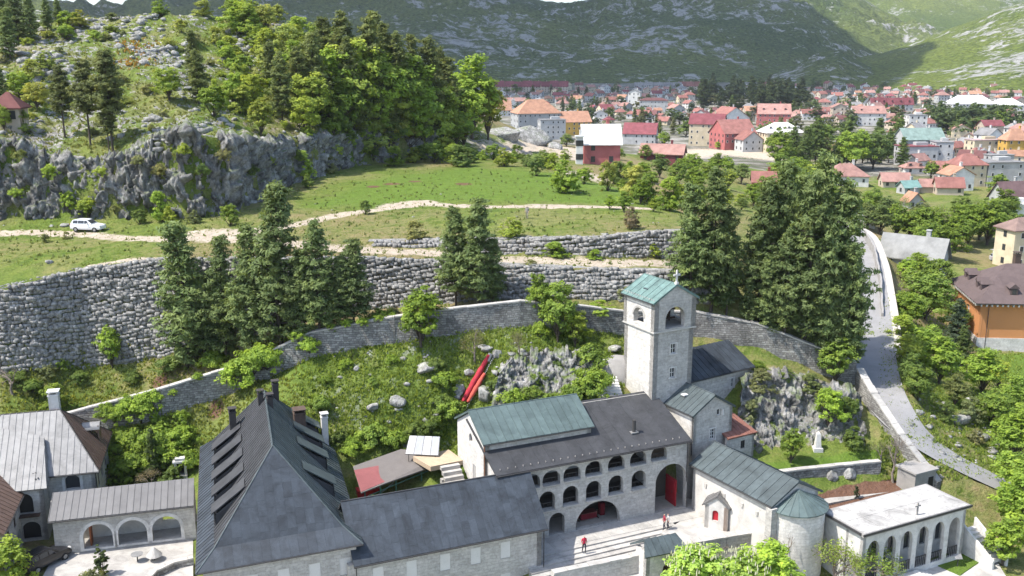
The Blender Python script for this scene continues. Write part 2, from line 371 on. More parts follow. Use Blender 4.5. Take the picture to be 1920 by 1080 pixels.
# retaining wall of boulders below the meadow
R1_TOP = [at(*q) for q in [(-70, 552, 18.4), (0, 541, 19.0), (60, 529, 19.5), (150, 505, 20.4), (280, 487, 21.5), (480, 484, 22.0), (700, 484, 21.6), (830, 490, 21.2), (960, 497, 20.9), (1100, 503, 20.6), (1250, 508, 20.4), (1370, 512, 20.0)]]
R1_BOT = [wallbase(t, y) for t, y in zip(R1_TOP, (705, 698, 694, 688, 668, 625, 580, 570, 563, 558, 560, 565))]
tline(R1_TOP); tline(R1_BOT)
# smaller wall above the track
R2_TOP = [at(*q) for q in [(690, 452, 22.3), (800, 450, 22.4), (950, 448, 22.8), (1100, 445, 23.2), (1250, 433, 23.5), (1330, 432, 23.3)]]
R2_BOT = [wallbase(t, y, 0.8) for t, y in zip(R2_TOP, (461, 466, 477, 482, 485, 486))]
tline(R2_TOP); tline(R2_BOT)
# enclosure wall round the monastery garden: (px, py of its top, distance)
W_TOP = [aty(*q) for q in [(120, 775, 102.5), (300, 728, 103.5), (425, 690, 106), (510, 655, 107), (580, 622, 107), (740, 592, 107.5), (850, 577, 108.5), (975, 563, 110), (1090, 572, 111.8), (1170, 582, 113), (1305, 583, 113.6), (1420, 605, 112.6), (1530, 648, 111.5), (1605, 678, 111)]]
tline([p + Vector((0, -0.45, -3.3)) for p in W_TOP]); tline([p + Vector((0, 0.45, -1.3)) for p in W_TOP])
# wall beside the road
W2_TOP = [aty(*q) for q in [(1612, 690, 110), (1640, 738, 106), (1692, 815, 101), (1762, 903, 97)]]
tline([p + Vector((-0.6, -0.2, -3.0)) for p in W2_TOP]); tline([p + Vector((0.7, 0.3, -1.0)) for p in W2_TOP])
# road climbing past the monastery
ROAD = [at(*q) for q in [(1985, 950, -1.2), (1890, 917, 0.2), (1800, 872, 2.6), (1715, 832, 4.2)]] + [aty(1665, 770, 104.5), aty(1648, 718, 112)] + \
       [at(*q) for q in [(1641, 680, 8.3), (1636, 600, 10.4), (1626, 500, 12.6), (1610, 445, 13.7), (1590, 425, 14.2), (1545, 415, 15.0)]]
tline(ROAD)
# cliff under the rocky hill
CL_BOT = [at(*q) for q in [(-90, 418, 21.8), (0, 409, 22.2), (83, 406, 22.4), (150, 406, 22.5), (233, 408, 22.5), (300, 407, 22.5), (350, 408, 22.6), (433, 398, 22.7), (490, 368, 22.9), (540, 345, 23.1), (610, 326, 23.2), (660, 312, 23.1), (720, 303, 23.0), (790, 297, 22.8), (850, 290, 22.6)]]
CL_TOP = [aty(px, py, q.y + 2.6) for (px, py), q in zip([(-90, 250), (0, 258), (83, 298), (150, 308), (233, 296), (300, 252), (350, 248), (433, 262), (490, 271), (540, 266), (610, 258), (660, 246), (720, 222), (790, 232), (850, 258)], CL_BOT)]
tline(CL_BOT); tline(CL_TOP)
for px, py, Y in [(230, 250, 160), (400, 235, 166), (520, 245, 184), (600, 232, 200), (330, 180, 182), (150, 200, 176), (30, 225, 164), (470, 190, 195), (480, 130, 215), (300, 100, 208), (100, 95, 198), (180, 140, 190),
                  (330, 28, 236), (200, 62, 222), (110, 85, 212), (480, 22, 246), (20, 40, 228), (620, 95, 238), (700, 165, 232), (640, 190, 216), (800, 222, 240), (880, 272, 246), (950, 288, 250), (560, 60, 244)]: tp(aty(px, py, Y))
for q in [(0, 440, 21), (165, 433, 21.5), (320, 450, 21.6), (460, 440, 22), (0, 480, 20.4), (120, 478, 20.9), (600, 440, 22), (590, 405, 22.5), (800, 385, 22.9), (1000, 395, 23), (1200, 392, 23), (1290, 400, 22.2), (560, 380, 22.8), (760, 340, 23.2), (950, 345, 23), (1150, 350, 22.4),
          (690, 468, 21.6), (830, 474, 21.2), (960, 486, 20.9), (1250, 494, 20.4), (1125, 309, 21), (1050, 330, 22), (900, 300, 22.6), (1280, 345, 18), (1250, 312, 15), (1000, 272, 20.5), (1060, 272, 18), (1200, 285, 12), (1350, 300, 4), (1450, 312, 2), (1585, 348, 0.5), (1400, 362, 6), (1310, 372, 14), (1500, 440, 11), (1430, 410, 13), (1380, 450, 16.5),
          (1700, 400, 2), (1900, 440, 0.5), (1770, 520, 1.5), (1760, 600, 3.2), (1700, 560, 8), (1690, 640, 7), (1660, 500, 11), (1640, 440, 12), (1750, 700, 4.2), (1850, 662, 0.8), (1990, 640, 0.6), (1800, 800, 3.6), (1900, 780, 2.2), (1950, 880, -0.4), (1400, 560, 15.5), (1480, 580, 14), (1560, 600, 12), (1330, 545, 17)]: tp(at(*q))
# inside the wall: the garden slope
for q in [(640, 760, 101.5), (560, 690, 104.2), (700, 850, 98.5), (760, 720, 102.6), (850, 800, 98.2), (900, 650, 107), (1000, 720, 103.4), (1120, 700, 104.6), (960, 640, 108), (660, 700, 104.4), (820, 700, 104), (870, 855, 94.3), (845, 850, 96.5), (1150, 745, 99.6), (1100, 765, 99.6), (1150, 640, 110)]: tp(aty(*q))
for q in [(300, 830, 2.4), (230, 880, 1.2), (340, 900, 1.0), (420, 780, 5.6), (130, 850, 0.5)]: tp(at(*q))
tline([at(*q) for q in [(1425, 868, 3.3), (1530, 858, 3.3), (1655, 843, 3.4)]])                     # lawn, back edge
tline([at(*q) for q in [(1440, 884, 3.2), (1540, 873, 3.2), (1650, 862, 3.3)]])                     # lawn, front edge
tline([at(*q) + Vector((0, -0.6, 0)) for q in [(1452, 930, 0.9), (1560, 912, 0.9), (1680, 890, 1.0)]])
tline([aty(*q) for q in [(1400, 705, 107), (1500, 708, 107.4), (1600, 740, 106.5)]])                # top of the garden crag
tline([aty(*q) for q in [(1380, 835, 101.6), (1500, 840, 102.4), (1610, 832, 102.2)]])              # foot of the crag
for q in [(1600, 945, 0.6), (1760, 930, 0.8), (1540, 960, 0.3), (1680, 1060, -2.3), (1840, 1060, -2.3), (1850, 985, -1.6), (1990, 1060, -2.4)]: tp(at(*q))
for q in [(1050, 1040, 0.0), (1290, 970, 0.0), (1100, 960, 0.0), (0, 1078, 0.0), (340, 1060, 0.0), (100, 1010, 0), (345, 1000, 0), (20, 960, 0), (200, 960, 0.2), (700, 950, 0.6), (840, 900, 0.8)]: tp(at(*q))
for q in [(1100, 1080, -2.6), (1300, 1050, -2.2), (1450, 1060, -2)]: tp(at(*q))
for x, y, z in [(-60, 66, -1), (-20, 68, -4), (2, 72, -4), (20, 66, -4), (50, 60, -3), (-90, 20, -4), (90, 20, -4), (-200, 20, -3), (200, 20, -4), (-200, 100, 12), (-200, 150, 22), (-160, 210, 45), (-250, 260, 50), (200, 100, -2), (200, 170, -1), (300, 250, -1),
                (-130, 300, 46), (-60, 300, 44), (-10, 295, 30), (20, 290, 20), (-250, 380, 20), (-60, 400, 6), (10, 380, 4), (-200, 520, -1), (0, 480, 0), (60, 420, 1), (120, 420, 0), (250, 420, -1), (400, 500, -2), (-600, 300, 10), (-600, 700, 0), (600, 300, -1),
                (-3000, 15, 0), (3000, 15, 0), (-3000, 1500, 0), (3000, 1500, 0), (-3000, 7000, 0), (3000, 7000, 0), (0, 700, -2), (400, 900, -2), (0, 1700, -2), (900, 1700, -2), (500, 1300, -2), (-500, 1700, -2)]: tp((x, y, z))

v2 = [Vector((p.x, p.y)) for p in PTS]
res = delaunay_2d_cdt(v2, EDG, [], 0, 1e-3)
tv = np.array([(v.x, v.y) for v in res[0]]); tz = np.zeros(len(tv))
PXY = np.array([(p.x, p.y) for p in PTS]); PZ = np.array([p.z for p in PTS])
for i, orig in enumerate(res[3]):
    if orig: tz[i] = np.mean(PZ[list(orig)])
    else:
        d = np.hypot(*(PXY - tv[i]).T); k = np.argsort(d)[:3]; w = 1 / (d[k] + .1); tz[i] = (PZ[k] * w).sum() / w.sum()
def axis(core0, core1, step, lo, hi, grow=1.13, maxs=60):
    a = list(np.arange(core0, core1 + 1e-6, step)); s = step
    while a[-1] < hi: s = min(s * grow, maxs); a.append(a[-1] + s)
    s = step
    while a[0] > lo: s = min(s * grow, maxs); a.insert(0, a[0] - s)
    return np.array(a)
GX = axis(-86, 92, 0.75, -2900, 2900, 1.12, 160); GY = axis(66, 215, 0.75, 18, 6800, 1.05, 160)
NX, NY = len(GX), len(GY)
GZ = np.full((NY, NX), np.nan)
for f in res[2]:
    for k in range(1, len(f) - 1):
        i0, i1, i2 = f[0], f[k], f[k + 1]
        (x0, y0), (x1, y1), (x2, y2) = tv[i0], tv[i1], tv[i2]
        a0, a1 = np.searchsorted(GX, [min(x0, x1, x2) - 1e-6, max(x0, x1, x2) + 1e-6]); b0, b1 = np.searchsorted(GY, [min(y0, y1, y2) - 1e-6, max(y0, y1, y2) + 1e-6])
        if a1 <= a0 or b1 <= b0: continue
        xx, yy = np.meshgrid(GX[a0:a1], GY[b0:b1]); den = (y1 - y2) * (x0 - x2) + (x2 - x1) * (y0 - y2)
        if abs(den) < 1e-9: continue
        l0 = ((y1 - y2) * (xx - x2) + (x2 - x1) * (yy - y2)) / den; l1 = ((y2 - y0) * (xx - x2) + (x0 - x2) * (yy - y2)) / den; l2 = 1 - l0 - l1
        m_ = (l0 > -1e-6) & (l1 > -1e-6) & (l2 > -1e-6)
        GZ[b0:b1, a0:a1][m_] = (l0 * tz[i0] + l1 * tz[i1] + l2 * tz[i2])[m_]
GZ[np.isnan(GZ)] = -2.0
XX, YY = np.meshgrid(GX, GY)
def seg_dist(ps, X, Y):
    d = np.full(X.shape, 1e9)
    for a, b_ in zip(ps[:-1], ps[1:]):
        ax, ay, bx, by = a[0], a[1], b_[0], b_[1]; L2 = (bx - ax) ** 2 + (by - ay) ** 2 + 1e-9
        t = np.clip(((X - ax) * (bx - ax) + (Y - ay) * (by - ay)) / L2, 0, 1)
        d = np.minimum(d, np.hypot(X - ax - t * (bx - ax), Y - ay - t * (by - ay)))
    return d
wd = np.full(XX.shape, 1e9)
for l in (R1_TOP, R1_BOT, R2_TOP, R2_BOT, W_TOP, W2_TOP, CL_TOP, CL_BOT): wd = np.minimum(wd, seg_dist(l, XX, YY))
keep = np.clip((wd - 1.0) / 2.0, 0, 1)
for it in range(10):
    z = GZ.copy(); z[1:-1, 1:-1] = (GZ[1:-1, 1:-1] * 4 + GZ[:-2, 1:-1] + GZ[2:, 1:-1] + GZ[1:-1, :-2] + GZ[1:-1, 2:]) / 8
    GZ = GZ + (z - GZ) * keep
def box_mask(poly_px, soft=1.5):
    """inside a place polygon (points given as vectors), 1 inside falling to 0 outside"""
    P = [(p.x, p.y) for p in poly_px]; ins = np.zeros(XX.shape, bool); n = len(P)
    for i in range(n):
        (x1, y1), (x2, y2) = P[i], P[(i + 1) % n]
        c_ = ((y1 > YY) != (y2 > YY)) & (XX < (x2 - x1) * (YY - y1) / (y2 - y1 + 1e-12) + x1); ins ^= c_
    d = seg_dist(P + [P[0]], XX, YY)
    return np.clip(np.where(ins, 0.5 + d / soft, 0.5 - d / soft), 0, 1)
# unevenness: rough hill and garden slope, smooth yards
hill = box_mask([Vector(p[:]) for p in CL_TOP] + [Vector((40, 260, 0)), Vector((-60, 320, 0)), Vector((-220, 300, 0)), Vector((-200, 150, 0))], 6)
garden = box_mask([aty(320, 800, 100), aty(640, 850, 99), aty(860, 830, 96.5), aty(1000, 760, 98), aty(1150, 745, 101), W_TOP[9], W_TOP[7], W_TOP[5], W_TOP[3], W_TOP[1]], 3)
crag = box_mask([aty(1390, 840, 101.5), aty(1610, 835, 102), aty(1605, 700, 109), aty(1395, 690, 109)], 2)
yards = np.clip(np.maximum.reduce([box_mask([Vector((-60, 60, 0)), Vector((-60, 96, 0)), at(840, 900, 1), at(1300, 930, 0), Vector((26, 80, 0)), Vector((20, 60, 0))], 4), box_mask([at(1440, 960, 0), at(1680, 880, 1), at(1900, 960, 0), at(1900, 1080, -1), at(1440, 1080, -1)], 3)]), 0, 1)
amp = 0.18 + 1.0 * hill + 0.55 * garden + 0.7 * crag
amp *= (1 - 0.95 * yards) * np.clip(wd / 3.0, 0.1, 1)
near = np.clip((500 - YY) / 200, 0, 1)
GZ = GZ + near * amp * (0.9 * fbm(XX * .16, YY * .16, 0, 3) + 0.55 * hill * fbm(XX * .5, YY * .5, 2, 3, True) + 0.35 * fbm(XX * .7, YY * .7, 4, 2)) - 0.02
# level ground under the buildings and yards
_b0, _b1 = at(931, 893, 7.6), at(1298, 826, 7.6); _u = Vector((_b1.x - _b0.x, _b1.y - _b0.y, 0)).normalized(); _v = Vector((-_u.y, _u.x, 0))
for P_, z_ in (([_b0 - _v * 8, _b1 + _u * 7 - _v * 8, _b1 + _u * 5 + _v * 4.4, _b0 + _v * 4.4 + _u * .3], -.5), ([_b0 - _v * 12 + _u * 1, _b1 + _u * 2 - _v * 12, _b1 + _u * 3 - _v * 4.5, _b0 - _v * 4.5 + _u], -1.6), ([at(1560, 1120, -2.3), at(1900, 1120, -2.3), at(1840, 1010, -2.3), at(1640, 1050, -2.3)], -2.4), ([at(60, 1110, 0), at(362, 1110, 0), at(365, 985, 0), at(90, 1000, 0)], -.12)):
    m_ = box_mask(P_, .8); GZ = np.where(m_ > .5, np.minimum(GZ, z_), GZ)
def dense(ps, step):
    out = []
    for a, b_ in zip(ps[:-1], ps[1:]):
        n = max(1, int((b_ - a).length / step))
        out += [a.lerp(b_, i / n) for i in range(n)]
    return out + [ps[-1]]
def smooth_line(ps, it=6):
    ps = [p.copy() for p in ps]
    for _ in range(it):
        q = [p.copy() for p in ps]
        for i in range(1, len(ps) - 1): q[i] = (ps[i - 1] + ps[i] * 2 + ps[i + 1]) / 4
        ps = q
    return ps
road_line = smooth_line(dense(ROAD, 1.0), 25); ROAD = road_line[::4] + [road_line[-1]]
rd = seg_dist(ROAD, XX, YY)
def gz(x, y):
    i = min(max(int(np.searchsorted(GX, x)) - 1, 0), NX - 2); j = min(max(int(np.searchsorted(GY, y)) - 1, 0), NY - 2)
    a = (x - GX[i]) / (GX[i + 1] - GX[i]); b_ = (y - GY[j]) / (GY[j + 1] - GY[j])
    return float((GZ[j, i] * (1 - a) + GZ[j, i + 1] * a) * (1 - b_) + (GZ[j + 1, i] * (1 - a) + GZ[j + 1, i + 1] * a) * b_)
def road_z():
    """level the ground across the road bed"""
    for j in range(NY):
        if GY[j] < 85 or GY[j] > 240: continue
        for i in np.where(rd[j] < 4.6)[0]:
            best = None
            for a, b_ in zip(ROAD[:-1], ROAD[1:]):
                d = Vector((b_.x - a.x, b_.y - a.y)); t = min(max((Vector((GX[i] - a.x, GY[j] - a.y))).dot(d) / d.length_squared, 0), 1)
                q = a.lerp(b_, t); dd = math.hypot(q.x - GX[i], q.y - GY[j])
                if best is None or dd < best[0]: best = (dd, q.z)
            k = min(max((4.6 - best[0]) / 1.4, 0), 1) * min(1.0, max(0.0, wd[j, i] / 0.8))
            GZ[j, i] += (best[1] - 0.14 - GZ[j, i]) * k
road_z()
def drop(px, py, tmin=60, tmax=2500):
    """where the line of sight through a pixel meets the ground"""
    d = ray(px, py); t = tmin; prev = t
    while t < tmax:
        p = Vector((d.x * t, d.y * t, CAMZ + d.z * t))
        if p.z < gz(p.x, p.y):
            lo, hi = prev, t
            for _ in range(18):
                mid = (lo + hi) / 2; q = Vector((d.x * mid, d.y * mid, CAMZ + d.z * mid))
                if q.z < gz(q.x, q.y): hi = mid
                else: lo = mid
            q = Vector((d.x * hi, d.y * hi, 0)); q.z = gz(q.x, q.y); return q
        prev = t; t += max(0.5, t * 0.004)
    q = Vector((d.x * tmax, d.y * tmax, 0)); q.z = gz(q.x, q.y); return q
def gz_np(x, y):
    i = np.clip(np.searchsorted(GX, x) - 1, 0, NX - 2); j = np.clip(np.searchsorted(GY, y) - 1, 0, NY - 2)
    a = (x - GX[i]) / (GX[i + 1] - GX[i]); b_ = (y - GY[j]) / (GY[j + 1] - GY[j])
    return (GZ[j, i] * (1 - a) + GZ[j, i + 1] * a) * (1 - b_) + (GZ[j + 1, i] * (1 - a) + GZ[j + 1, i + 1] * a) * b_
def drop_np(px, py, tmin=60, tmax=330):
    """many sight lines at once"""
    a = (px - 960.0) / FPX; b_ = (540.0 - py) / FPX; dx, dy, dz = a, cP + b_ * sP, -sP + b_ * cP
    t = np.full(px.shape, float(tmin)); hit = np.zeros(px.shape, bool)
    while True:
        st = np.where(hit, 0, np.maximum(.35, t * .003)); t = t + st
        hit |= (CAMZ + dz * t < gz_np(dx * t, dy * t))
        if hit.all() or t[~hit].min() > tmax: break
    hi_, lo_ = t, t - np.maximum(.4, t * .0031)
    for _ in range(9):
        mid = (hi_ + lo_) / 2; below = CAMZ + dz * mid < gz_np(dx * mid, dy * mid); hi_, lo_ = np.where(below, mid, hi_), np.where(below, lo_, mid)
    t = hi_; P = np.stack([dx * t, dy * t, gz_np(dx * t, dy * t)], 1); return P[hit & (t < tmax)]
# what covers the ground
TRACKS = [([(-60, 436), (60, 436), (160, 440), (240, 447), (320, 450), (400, 446), (470, 438), (560, 420), (640, 402), (720, 392), (800, 382), (900, 388), (1000, 388), (1100, 388), (1210, 391)], 1.3),
          ([(400, 448), (500, 452), (600, 462), (700, 471), (830, 476), (960, 487), (1050, 488), (1150, 493), (1260, 499), (1330, 500)], 1.9), ([(380, 440), (440, 438), (480, 434)], 2.6), ([(740, 386), (790, 380)], 2.4), ([(1010, 385), (1080, 386)], 1.5)]
track = np.zeros(XX.shape)
for l, w in TRACKS:
    P = [drop(*q) for q in l]; track = np.maximum(track, np.clip(1.05 - 0.5 * seg_dist(P, XX, YY) / w, 0, 1))
for l, w in [([(930, 282), (1000, 275), (1060, 280), (1090, 300)], 5), ([(1270, 292), (1330, 284), (1400, 288), (1480, 298), (1530, 300)], 14), ([(1090, 325), (1105, 330)], 4), ([(1650, 690), (1660, 640)], 1.5), ([(170, 500), (230, 488), (290, 486)], 0.8)]:
    P = [drop(*q) for q in l]; track = np.maximum(track, np.clip(1.05 - 0.5 * seg_dist(P, XX, YY) / w, 0, 1))
rockm = 0.47 * hill + 0.36 * garden + 0.62 * crag + np.where(wd < 1.6, 0.12, 0)
rockm = rockm + 0.26 * fbm(XX * 0.11, YY * 0.11, 7, 3) * (hill + garden)
rsl = box_mask([at(1700, 640, 7), at(1760, 620, 3), at(1900, 720, 2), at(1900, 830, 2), at(1790, 830, 3), at(1700, 760, 5)], 5); rockm = rockm + 0.3 * rsl
lush = 0.75 * box_mask([drop(520, 395), drop(700, 330), drop(880, 312), drop(1060, 325), drop(1230, 375), drop(1200, 388), drop(900, 380)], 9) + 0.5 * garden + 0.4 * hill * vnoise(XX * .06, YY * .06)
lush = np.maximum(lush, box_mask([at(1425, 868, 3.3), at(1655, 843, 3.4), at(1650, 862, 3.3), at(1440, 884, 3.2)], .8))
lush = np.maximum(lush, 0.8 * box_mask([at(1850, 662, 0.8), at(1990, 660, 0.8), at(1990, 760, 1), at(1880, 720, 1)], 3))
dry = 0.57 + 0.5 * fbm(XX * .035, YY * .035, 11, 3) - lush * 0.5 - 0.12 * garden
dry = np.where(YY > 420, 0.2, dry)
soil = np.maximum(box_mask([at(1505, 935, 0.9), at(1580, 918, 0.9), at(1690, 902, 1), at(1690, 935, .8), at(1545, 965, 0.4), at(1500, 955, 0.8)], .5), 0.9 * box_mask([drop(1030, 375), drop(1038, 372), drop(1042, 376)], 1))
soil = np.maximum(soil, np.maximum.reduce([0.62 * np.clip(1.2 - np.hypot(XX - drop(*q).x, YY - drop(*q).y) / r, 0, 1) for q, r in [((735, 345), 4), ((778, 340), 3), ((300, 715), 2.5), ((405, 770), 2.2), ((870, 345), 4), ((700, 350), 3)]]))
townm = np.clip((YY - 330) / 80, 0, 0.75)
gv = np.stack([XX.ravel(), YY.ravel(), GZ.ravel()], 1)
ii = np.arange(NX * NY).reshape(NY, NX)
gq = np.stack([ii[:-1, :-1].ravel(), ii[:-1, 1:].ravel(), ii[1:, 1:].ravel(), ii[1:, :-1].ravel()], 1)
gme = np_mesh('ground', gv, gq, M_GROUND, True)
for nme, arr in (('rock', rockm), ('lush', lush), ('dry', dry), ('soil', soil), ('track', track), ('town', townm)):
    a = gme.attributes.new(nme, 'FLOAT', 'POINT'); a.data.foreach_set('value', np.clip(arr, 0, 1).astype(np.float32).ravel())
ground = link('ground', gme); tag(ground, kind='structure')

# ------------------------------------------------------------------ asphalt road and its gravel verge, kerb on the valley side
def strip(name, line, lo, hi, dz, mat, kind='structure', thick=0.0):
    V = []; Fq = []
    for i, p in enumerate(line):
        t = (line[min(i + 1, len(line) - 1)] - line[max(i - 1, 0)]); t.z = 0; t.normalize(); n = Vector((t.y, -t.x, 0))
        for k in range(5):
            s = lo + (hi - lo) * k / 4; V.append(p + n * s + Vector((0, 0, dz)))
    for i in range(len(line) - 1):
        for k in range(4): Fq.append((i * 5 + k, i * 5 + k + 1, i * 5 + 6 + k, i * 5 + 5 + k))
    o = part(name, V, Fq, mat, None, True); tag(o, kind=kind); return o
strip('road', road_line, -2.5, 2.5, 0.05, M_ASPH)
strip('verge', road_line[len(road_line) // 3:], 2.5, 3.5, 0.045, M_GRAVEL)

# ------------------------------------------------------------------ rock faces
def lerp_line(ps, n):
    """n points evenly along a polyline by index parameter"""
    out = []
    for k in range(n):
        t = k / (n - 1) * (len(ps) - 1); i = min(int(t), len(ps) - 2); out.append(ps[i].lerp(ps[i + 1], t - i))
    return out
def rock_face(name, bot, top, ns, nt_, amp, freq, mat, below=1.2, roll=2.0, seed=0.0):
    A = lerp_line(bot, ns); B = lerp_line(top, ns); P = np.zeros((ns, nt_, 3)); N = np.zeros((ns, nt_, 3))
    for i in range(ns):
        t = (A[min(i + 1, ns - 1)] - A[max(i - 1, 0)]); t.z = 0; t.normalize(); n = Vector((t.y, -t.x, 0))
        for j in range(nt_):
            v = j / (nt_ - 1)
            if v < 0.82: q = A[i].lerp(B[i], v / 0.82); q.z -= below * (1 - v / 0.82); nn = (n + Vector((0, 0, .35))).normalized()
            else:
                w = (v - 0.82) / 0.18; q = B[i] - n * (roll * w) ; q.z = B[i].z * (1 - w) + w * (gz(q.x, q.y) - 0.25); nn = Z3 * (1 - w)
            P[i, j] = q; N[i, j] = nn
    x, y, z = P[..., 0], P[..., 1], P[..., 2]
    wx = .5 * fbm(x * .6, y * .6, z * .6, 2)
    d = amp * (0.6 * cells((x + y) * freq * 1.3 + wx, (y - x) * freq * 1.1, z * freq * .75 + wx) + 0.4 * cells((x + wx) * freq * 3.2, y * freq * 3.2, z * freq * 2.2) + 0.2 * cells(x * freq * 8, y * freq * 8, z * freq * 5 + wx)) + amp * .5 * (0.9 * fbm(x * freq + seed, y * freq, z * freq * .8, 3) + 0.5 * fbm(x * freq * 2.6, y * freq * 2.6 + seed, z * freq * 1.3, 3, True) + 0.25 * fbm(x * freq * 7, y * freq * 7, z * freq * 5, 2))
    P = P + N * d[..., None] + N * amp * 0.25
    k = np.arange(ns * nt_).reshape(ns, nt_)
    q = np.stack([k[:-1, :-1].ravel(), k[1:, :-1].ravel(), k[1:, 1:].ravel(), k[:-1, 1:].ravel()], 1)
    o = link(name, np_mesh(name, P.reshape(-1, 3), q, mat, False)); tag(o, kind='structure'); return o
rock_face('cliff', CL_BOT, CL_TOP, 640, 48, 1.5, 0.33, M_CLIFF, 1.5, 3.2)
rock_face('garden_crag', [aty(*q) for q in [(1375, 850, 101), (1440, 842, 101.4), (1520, 842, 102), (1620, 835, 102)]], [aty(*q) for q in [(1388, 712, 106.2), (1440, 700, 106.8), (1520, 712, 107), (1618, 742, 105.6)]], 150, 46, 1.0, 0.42, M_CRAG, 1.0, 2.0, 4.0)
rock_face('shed_bank', [aty(*q) for q in [(648, 905, 96.2), (700, 880, 97.6), (752, 862, 98.6), (800, 856, 98.2)]], [aty(*q) for q in [(652, 862, 97.4), (700, 846, 98.9), (752, 828, 99.9), (800, 822, 99.4)]], 40, 14, 0.35, 0.8, M_CLIFF, 1.0, 1.0, 9.0)

rock_face('garden_outcrop', [aty(*q) for q in [(915, 778, 98.6), (980, 768, 99.8), (1050, 766, 100.2), (1118, 755, 100.6)]], [aty(*q) for q in [(935, 690, 103.4), (985, 662, 105.2), (1050, 660, 105.6), (1112, 672, 105.6)]], 120, 46, 0.75, 0.5, M_OUTC, 0.6, 1.6, 14.0)

# ------------------------------------------------------------------ loose rocks
def boulder(seed, sub=2, amp=0.28, flat=0.75):
    r = np.random.RandomState(seed); P = []; n = 3
    import bmesh
    bm = bmesh.new(); bmesh.ops.create_icosphere(bm, subdivisions=sub, radius=1.0)
    V = np.array([v.co[:] for v in bm.verts]); Fc = [[v.index for v in f.verts] for f in bm.faces]; bm.free()
    s = r.rand() * 50; d = 1 + amp * fbm(V[:, 0] * 1.1 + s, V[:, 1] * 1.1, V[:, 2] * 1.1, 3) * 1.7
    V = V * d[:, None]
    for _ in range(11):                                   # cleave with random planes: flat faces and sharp arrises
        n = r.randn(3); n /= np.linalg.norm(n); k = V @ n - (.5 + .3 * r.rand()); V = V - np.maximum(k, 0)[:, None] * n
    V[:, 2] *= flat
    return V, np.array(Fc)
BV = [boulder(s, 3) for s in range(5)]; BV1 = [boulder(s + 9, 1, 0.35) for s in range(6)]
def rock_thing(label, px, py, w, h, cat='boulder', grp=None):
    p = drop(px, py); V, Fc = BV[rnd.randrange(5)]
    a = rnd.random() * 6; c_, s_ = math.cos(a), math.sin(a)
    W = np.stack([(V[:, 0] * c_ - V[:, 1] * s_) * w / 2, (V[:, 0] * s_ + V[:, 1] * c_) * w / 2.3, V[:, 2] * h * 0.75], 1)
    o = link('boulder', np_mesh('boulder', W, Fc, M_ROCK, False), None, (p.x, p.y, p.z + h * 0.1)); return tag(o, label, cat, grp)
rock_thing('grey boulder lying alone on the grass above the left end of the retaining wall', 93, 493, 1.1, 0.9)
rock_thing('pale rock heap end behind the parked white car', 122, 424, 1.6, 0.8)
rock_thing('small white rock left of the parked white car', 96, 424, 0.7, 0.5)
rock_thing('large white outcrop beside the grey unfinished house', 985, 262, 15, 8.5, 'outcrop')
rock_thing('lower white outcrop lobe left of the grey unfinished house', 945, 258, 11, 6, 'outcrop')
rock_thing('small white rock at the foot of the outcrop near the sandy lot', 1040, 278, 5, 3.4, 'outcrop')
for k, (px, py, w, h, lab) in enumerate([(908, 742, 2.4, 2.6, 'big white rock right beside the red banner'), (880, 700, 1.3, 1.0, 'white rock left of the top of the red banner'), (955, 690, 2.2, 1.2, 'white slab of rock up the slope right of the red banner'), (985, 672, 2.0, 1.5, 'white rock below the thin leaning sapling'), (990, 705, 1.6, 1.3, 'round white rock in the middle of the garden rockery'),
      (1060, 700, 2.0, 1.6, 'white rock half sunk in shrubs left of the tower'), (1075, 740, 1.8, 2.2, 'craggy white rock directly behind the green copper roof'), (1085, 665, 1.9, 1.5, 'white rock high in the rockery near the tower'), (1025, 695, 1.1, 0.9, 'rounded white rock between two shrubs in the rockery'), (915, 655, 1.4, 0.9, 'white rock at the upper left of the rockery'), (930, 665, 1.1, 1.3, 'upright white rock above the red banner'),
      (1150, 655, 2.4, 0.7, 'flat pale slab on the grass left of the tower'), (745, 755, 2.2, 1.6, 'bare rock knob in the middle of the left garden slope'), (700, 765, 1.8, 0.9, 'low bare rock on the left garden slope'), (800, 690, 2.4, 1.4, 'tan rock ledge on the slope above the metal shed'), (670, 692, 0.9, 0.8, 'small grey boulder on the left garden slope'), (860, 735, 1.4, 1.5, 'dark rock on the left of the red banner'),
      (1590, 890, 1.6, 1.7, 'white rock set against the lower garden wall'), (1560, 896, 1.4, 1.6, 'white rock left in the garden wall rockery'), (1545, 885, 1.0, 0.9, 'pointed white rock at the left of the garden wall rockery'), (1800, 790, 3.2, 1.4, 'pale rock ledge on the slope right of the road'), (1840, 820, 2.0, 1.1, 'lower pale rock on the slope right of the road'), (1792, 692, 2.2, 2.0, 'grey rock poking out above the right hand shrubs'), (1672, 745, 0.9, 0.8, 'small white rock near the road wall bend')]):
    rock_thing(lab, px, py, w, h)
def scatter_rocks(name, n, sampler, smin, smax, mat, flat=0.7, kind='stuff'):
    Vs, Fs, b = [], [], 0
    for _ in range(n):
        q = sampler()
        if q is None: continue
        s = smin + (smax - smin) * rnd.random() ** 2.2; V, Fc = BV1[rnd.randrange(6)]; a = rnd.random() * 6.3; c_, s_ = math.cos(a), math.sin(a)
        W = np.stack([(V[:, 0] * c_ - V[:, 1] * s_) * s, (V[:, 0] * s_ + V[:, 1] * c_) * s * .8, V[:, 2] * s * flat], 1) + np.array([q.x, q.y, q.z + s * 0.04])
        Vs.append(W); Fs.append(Fc + b); b += len(V)
    o = link(name, np_mesh(name, np.concatenate(Vs), np.concatenate(Fs), mat, False)); tag(o, kind=kind); return o
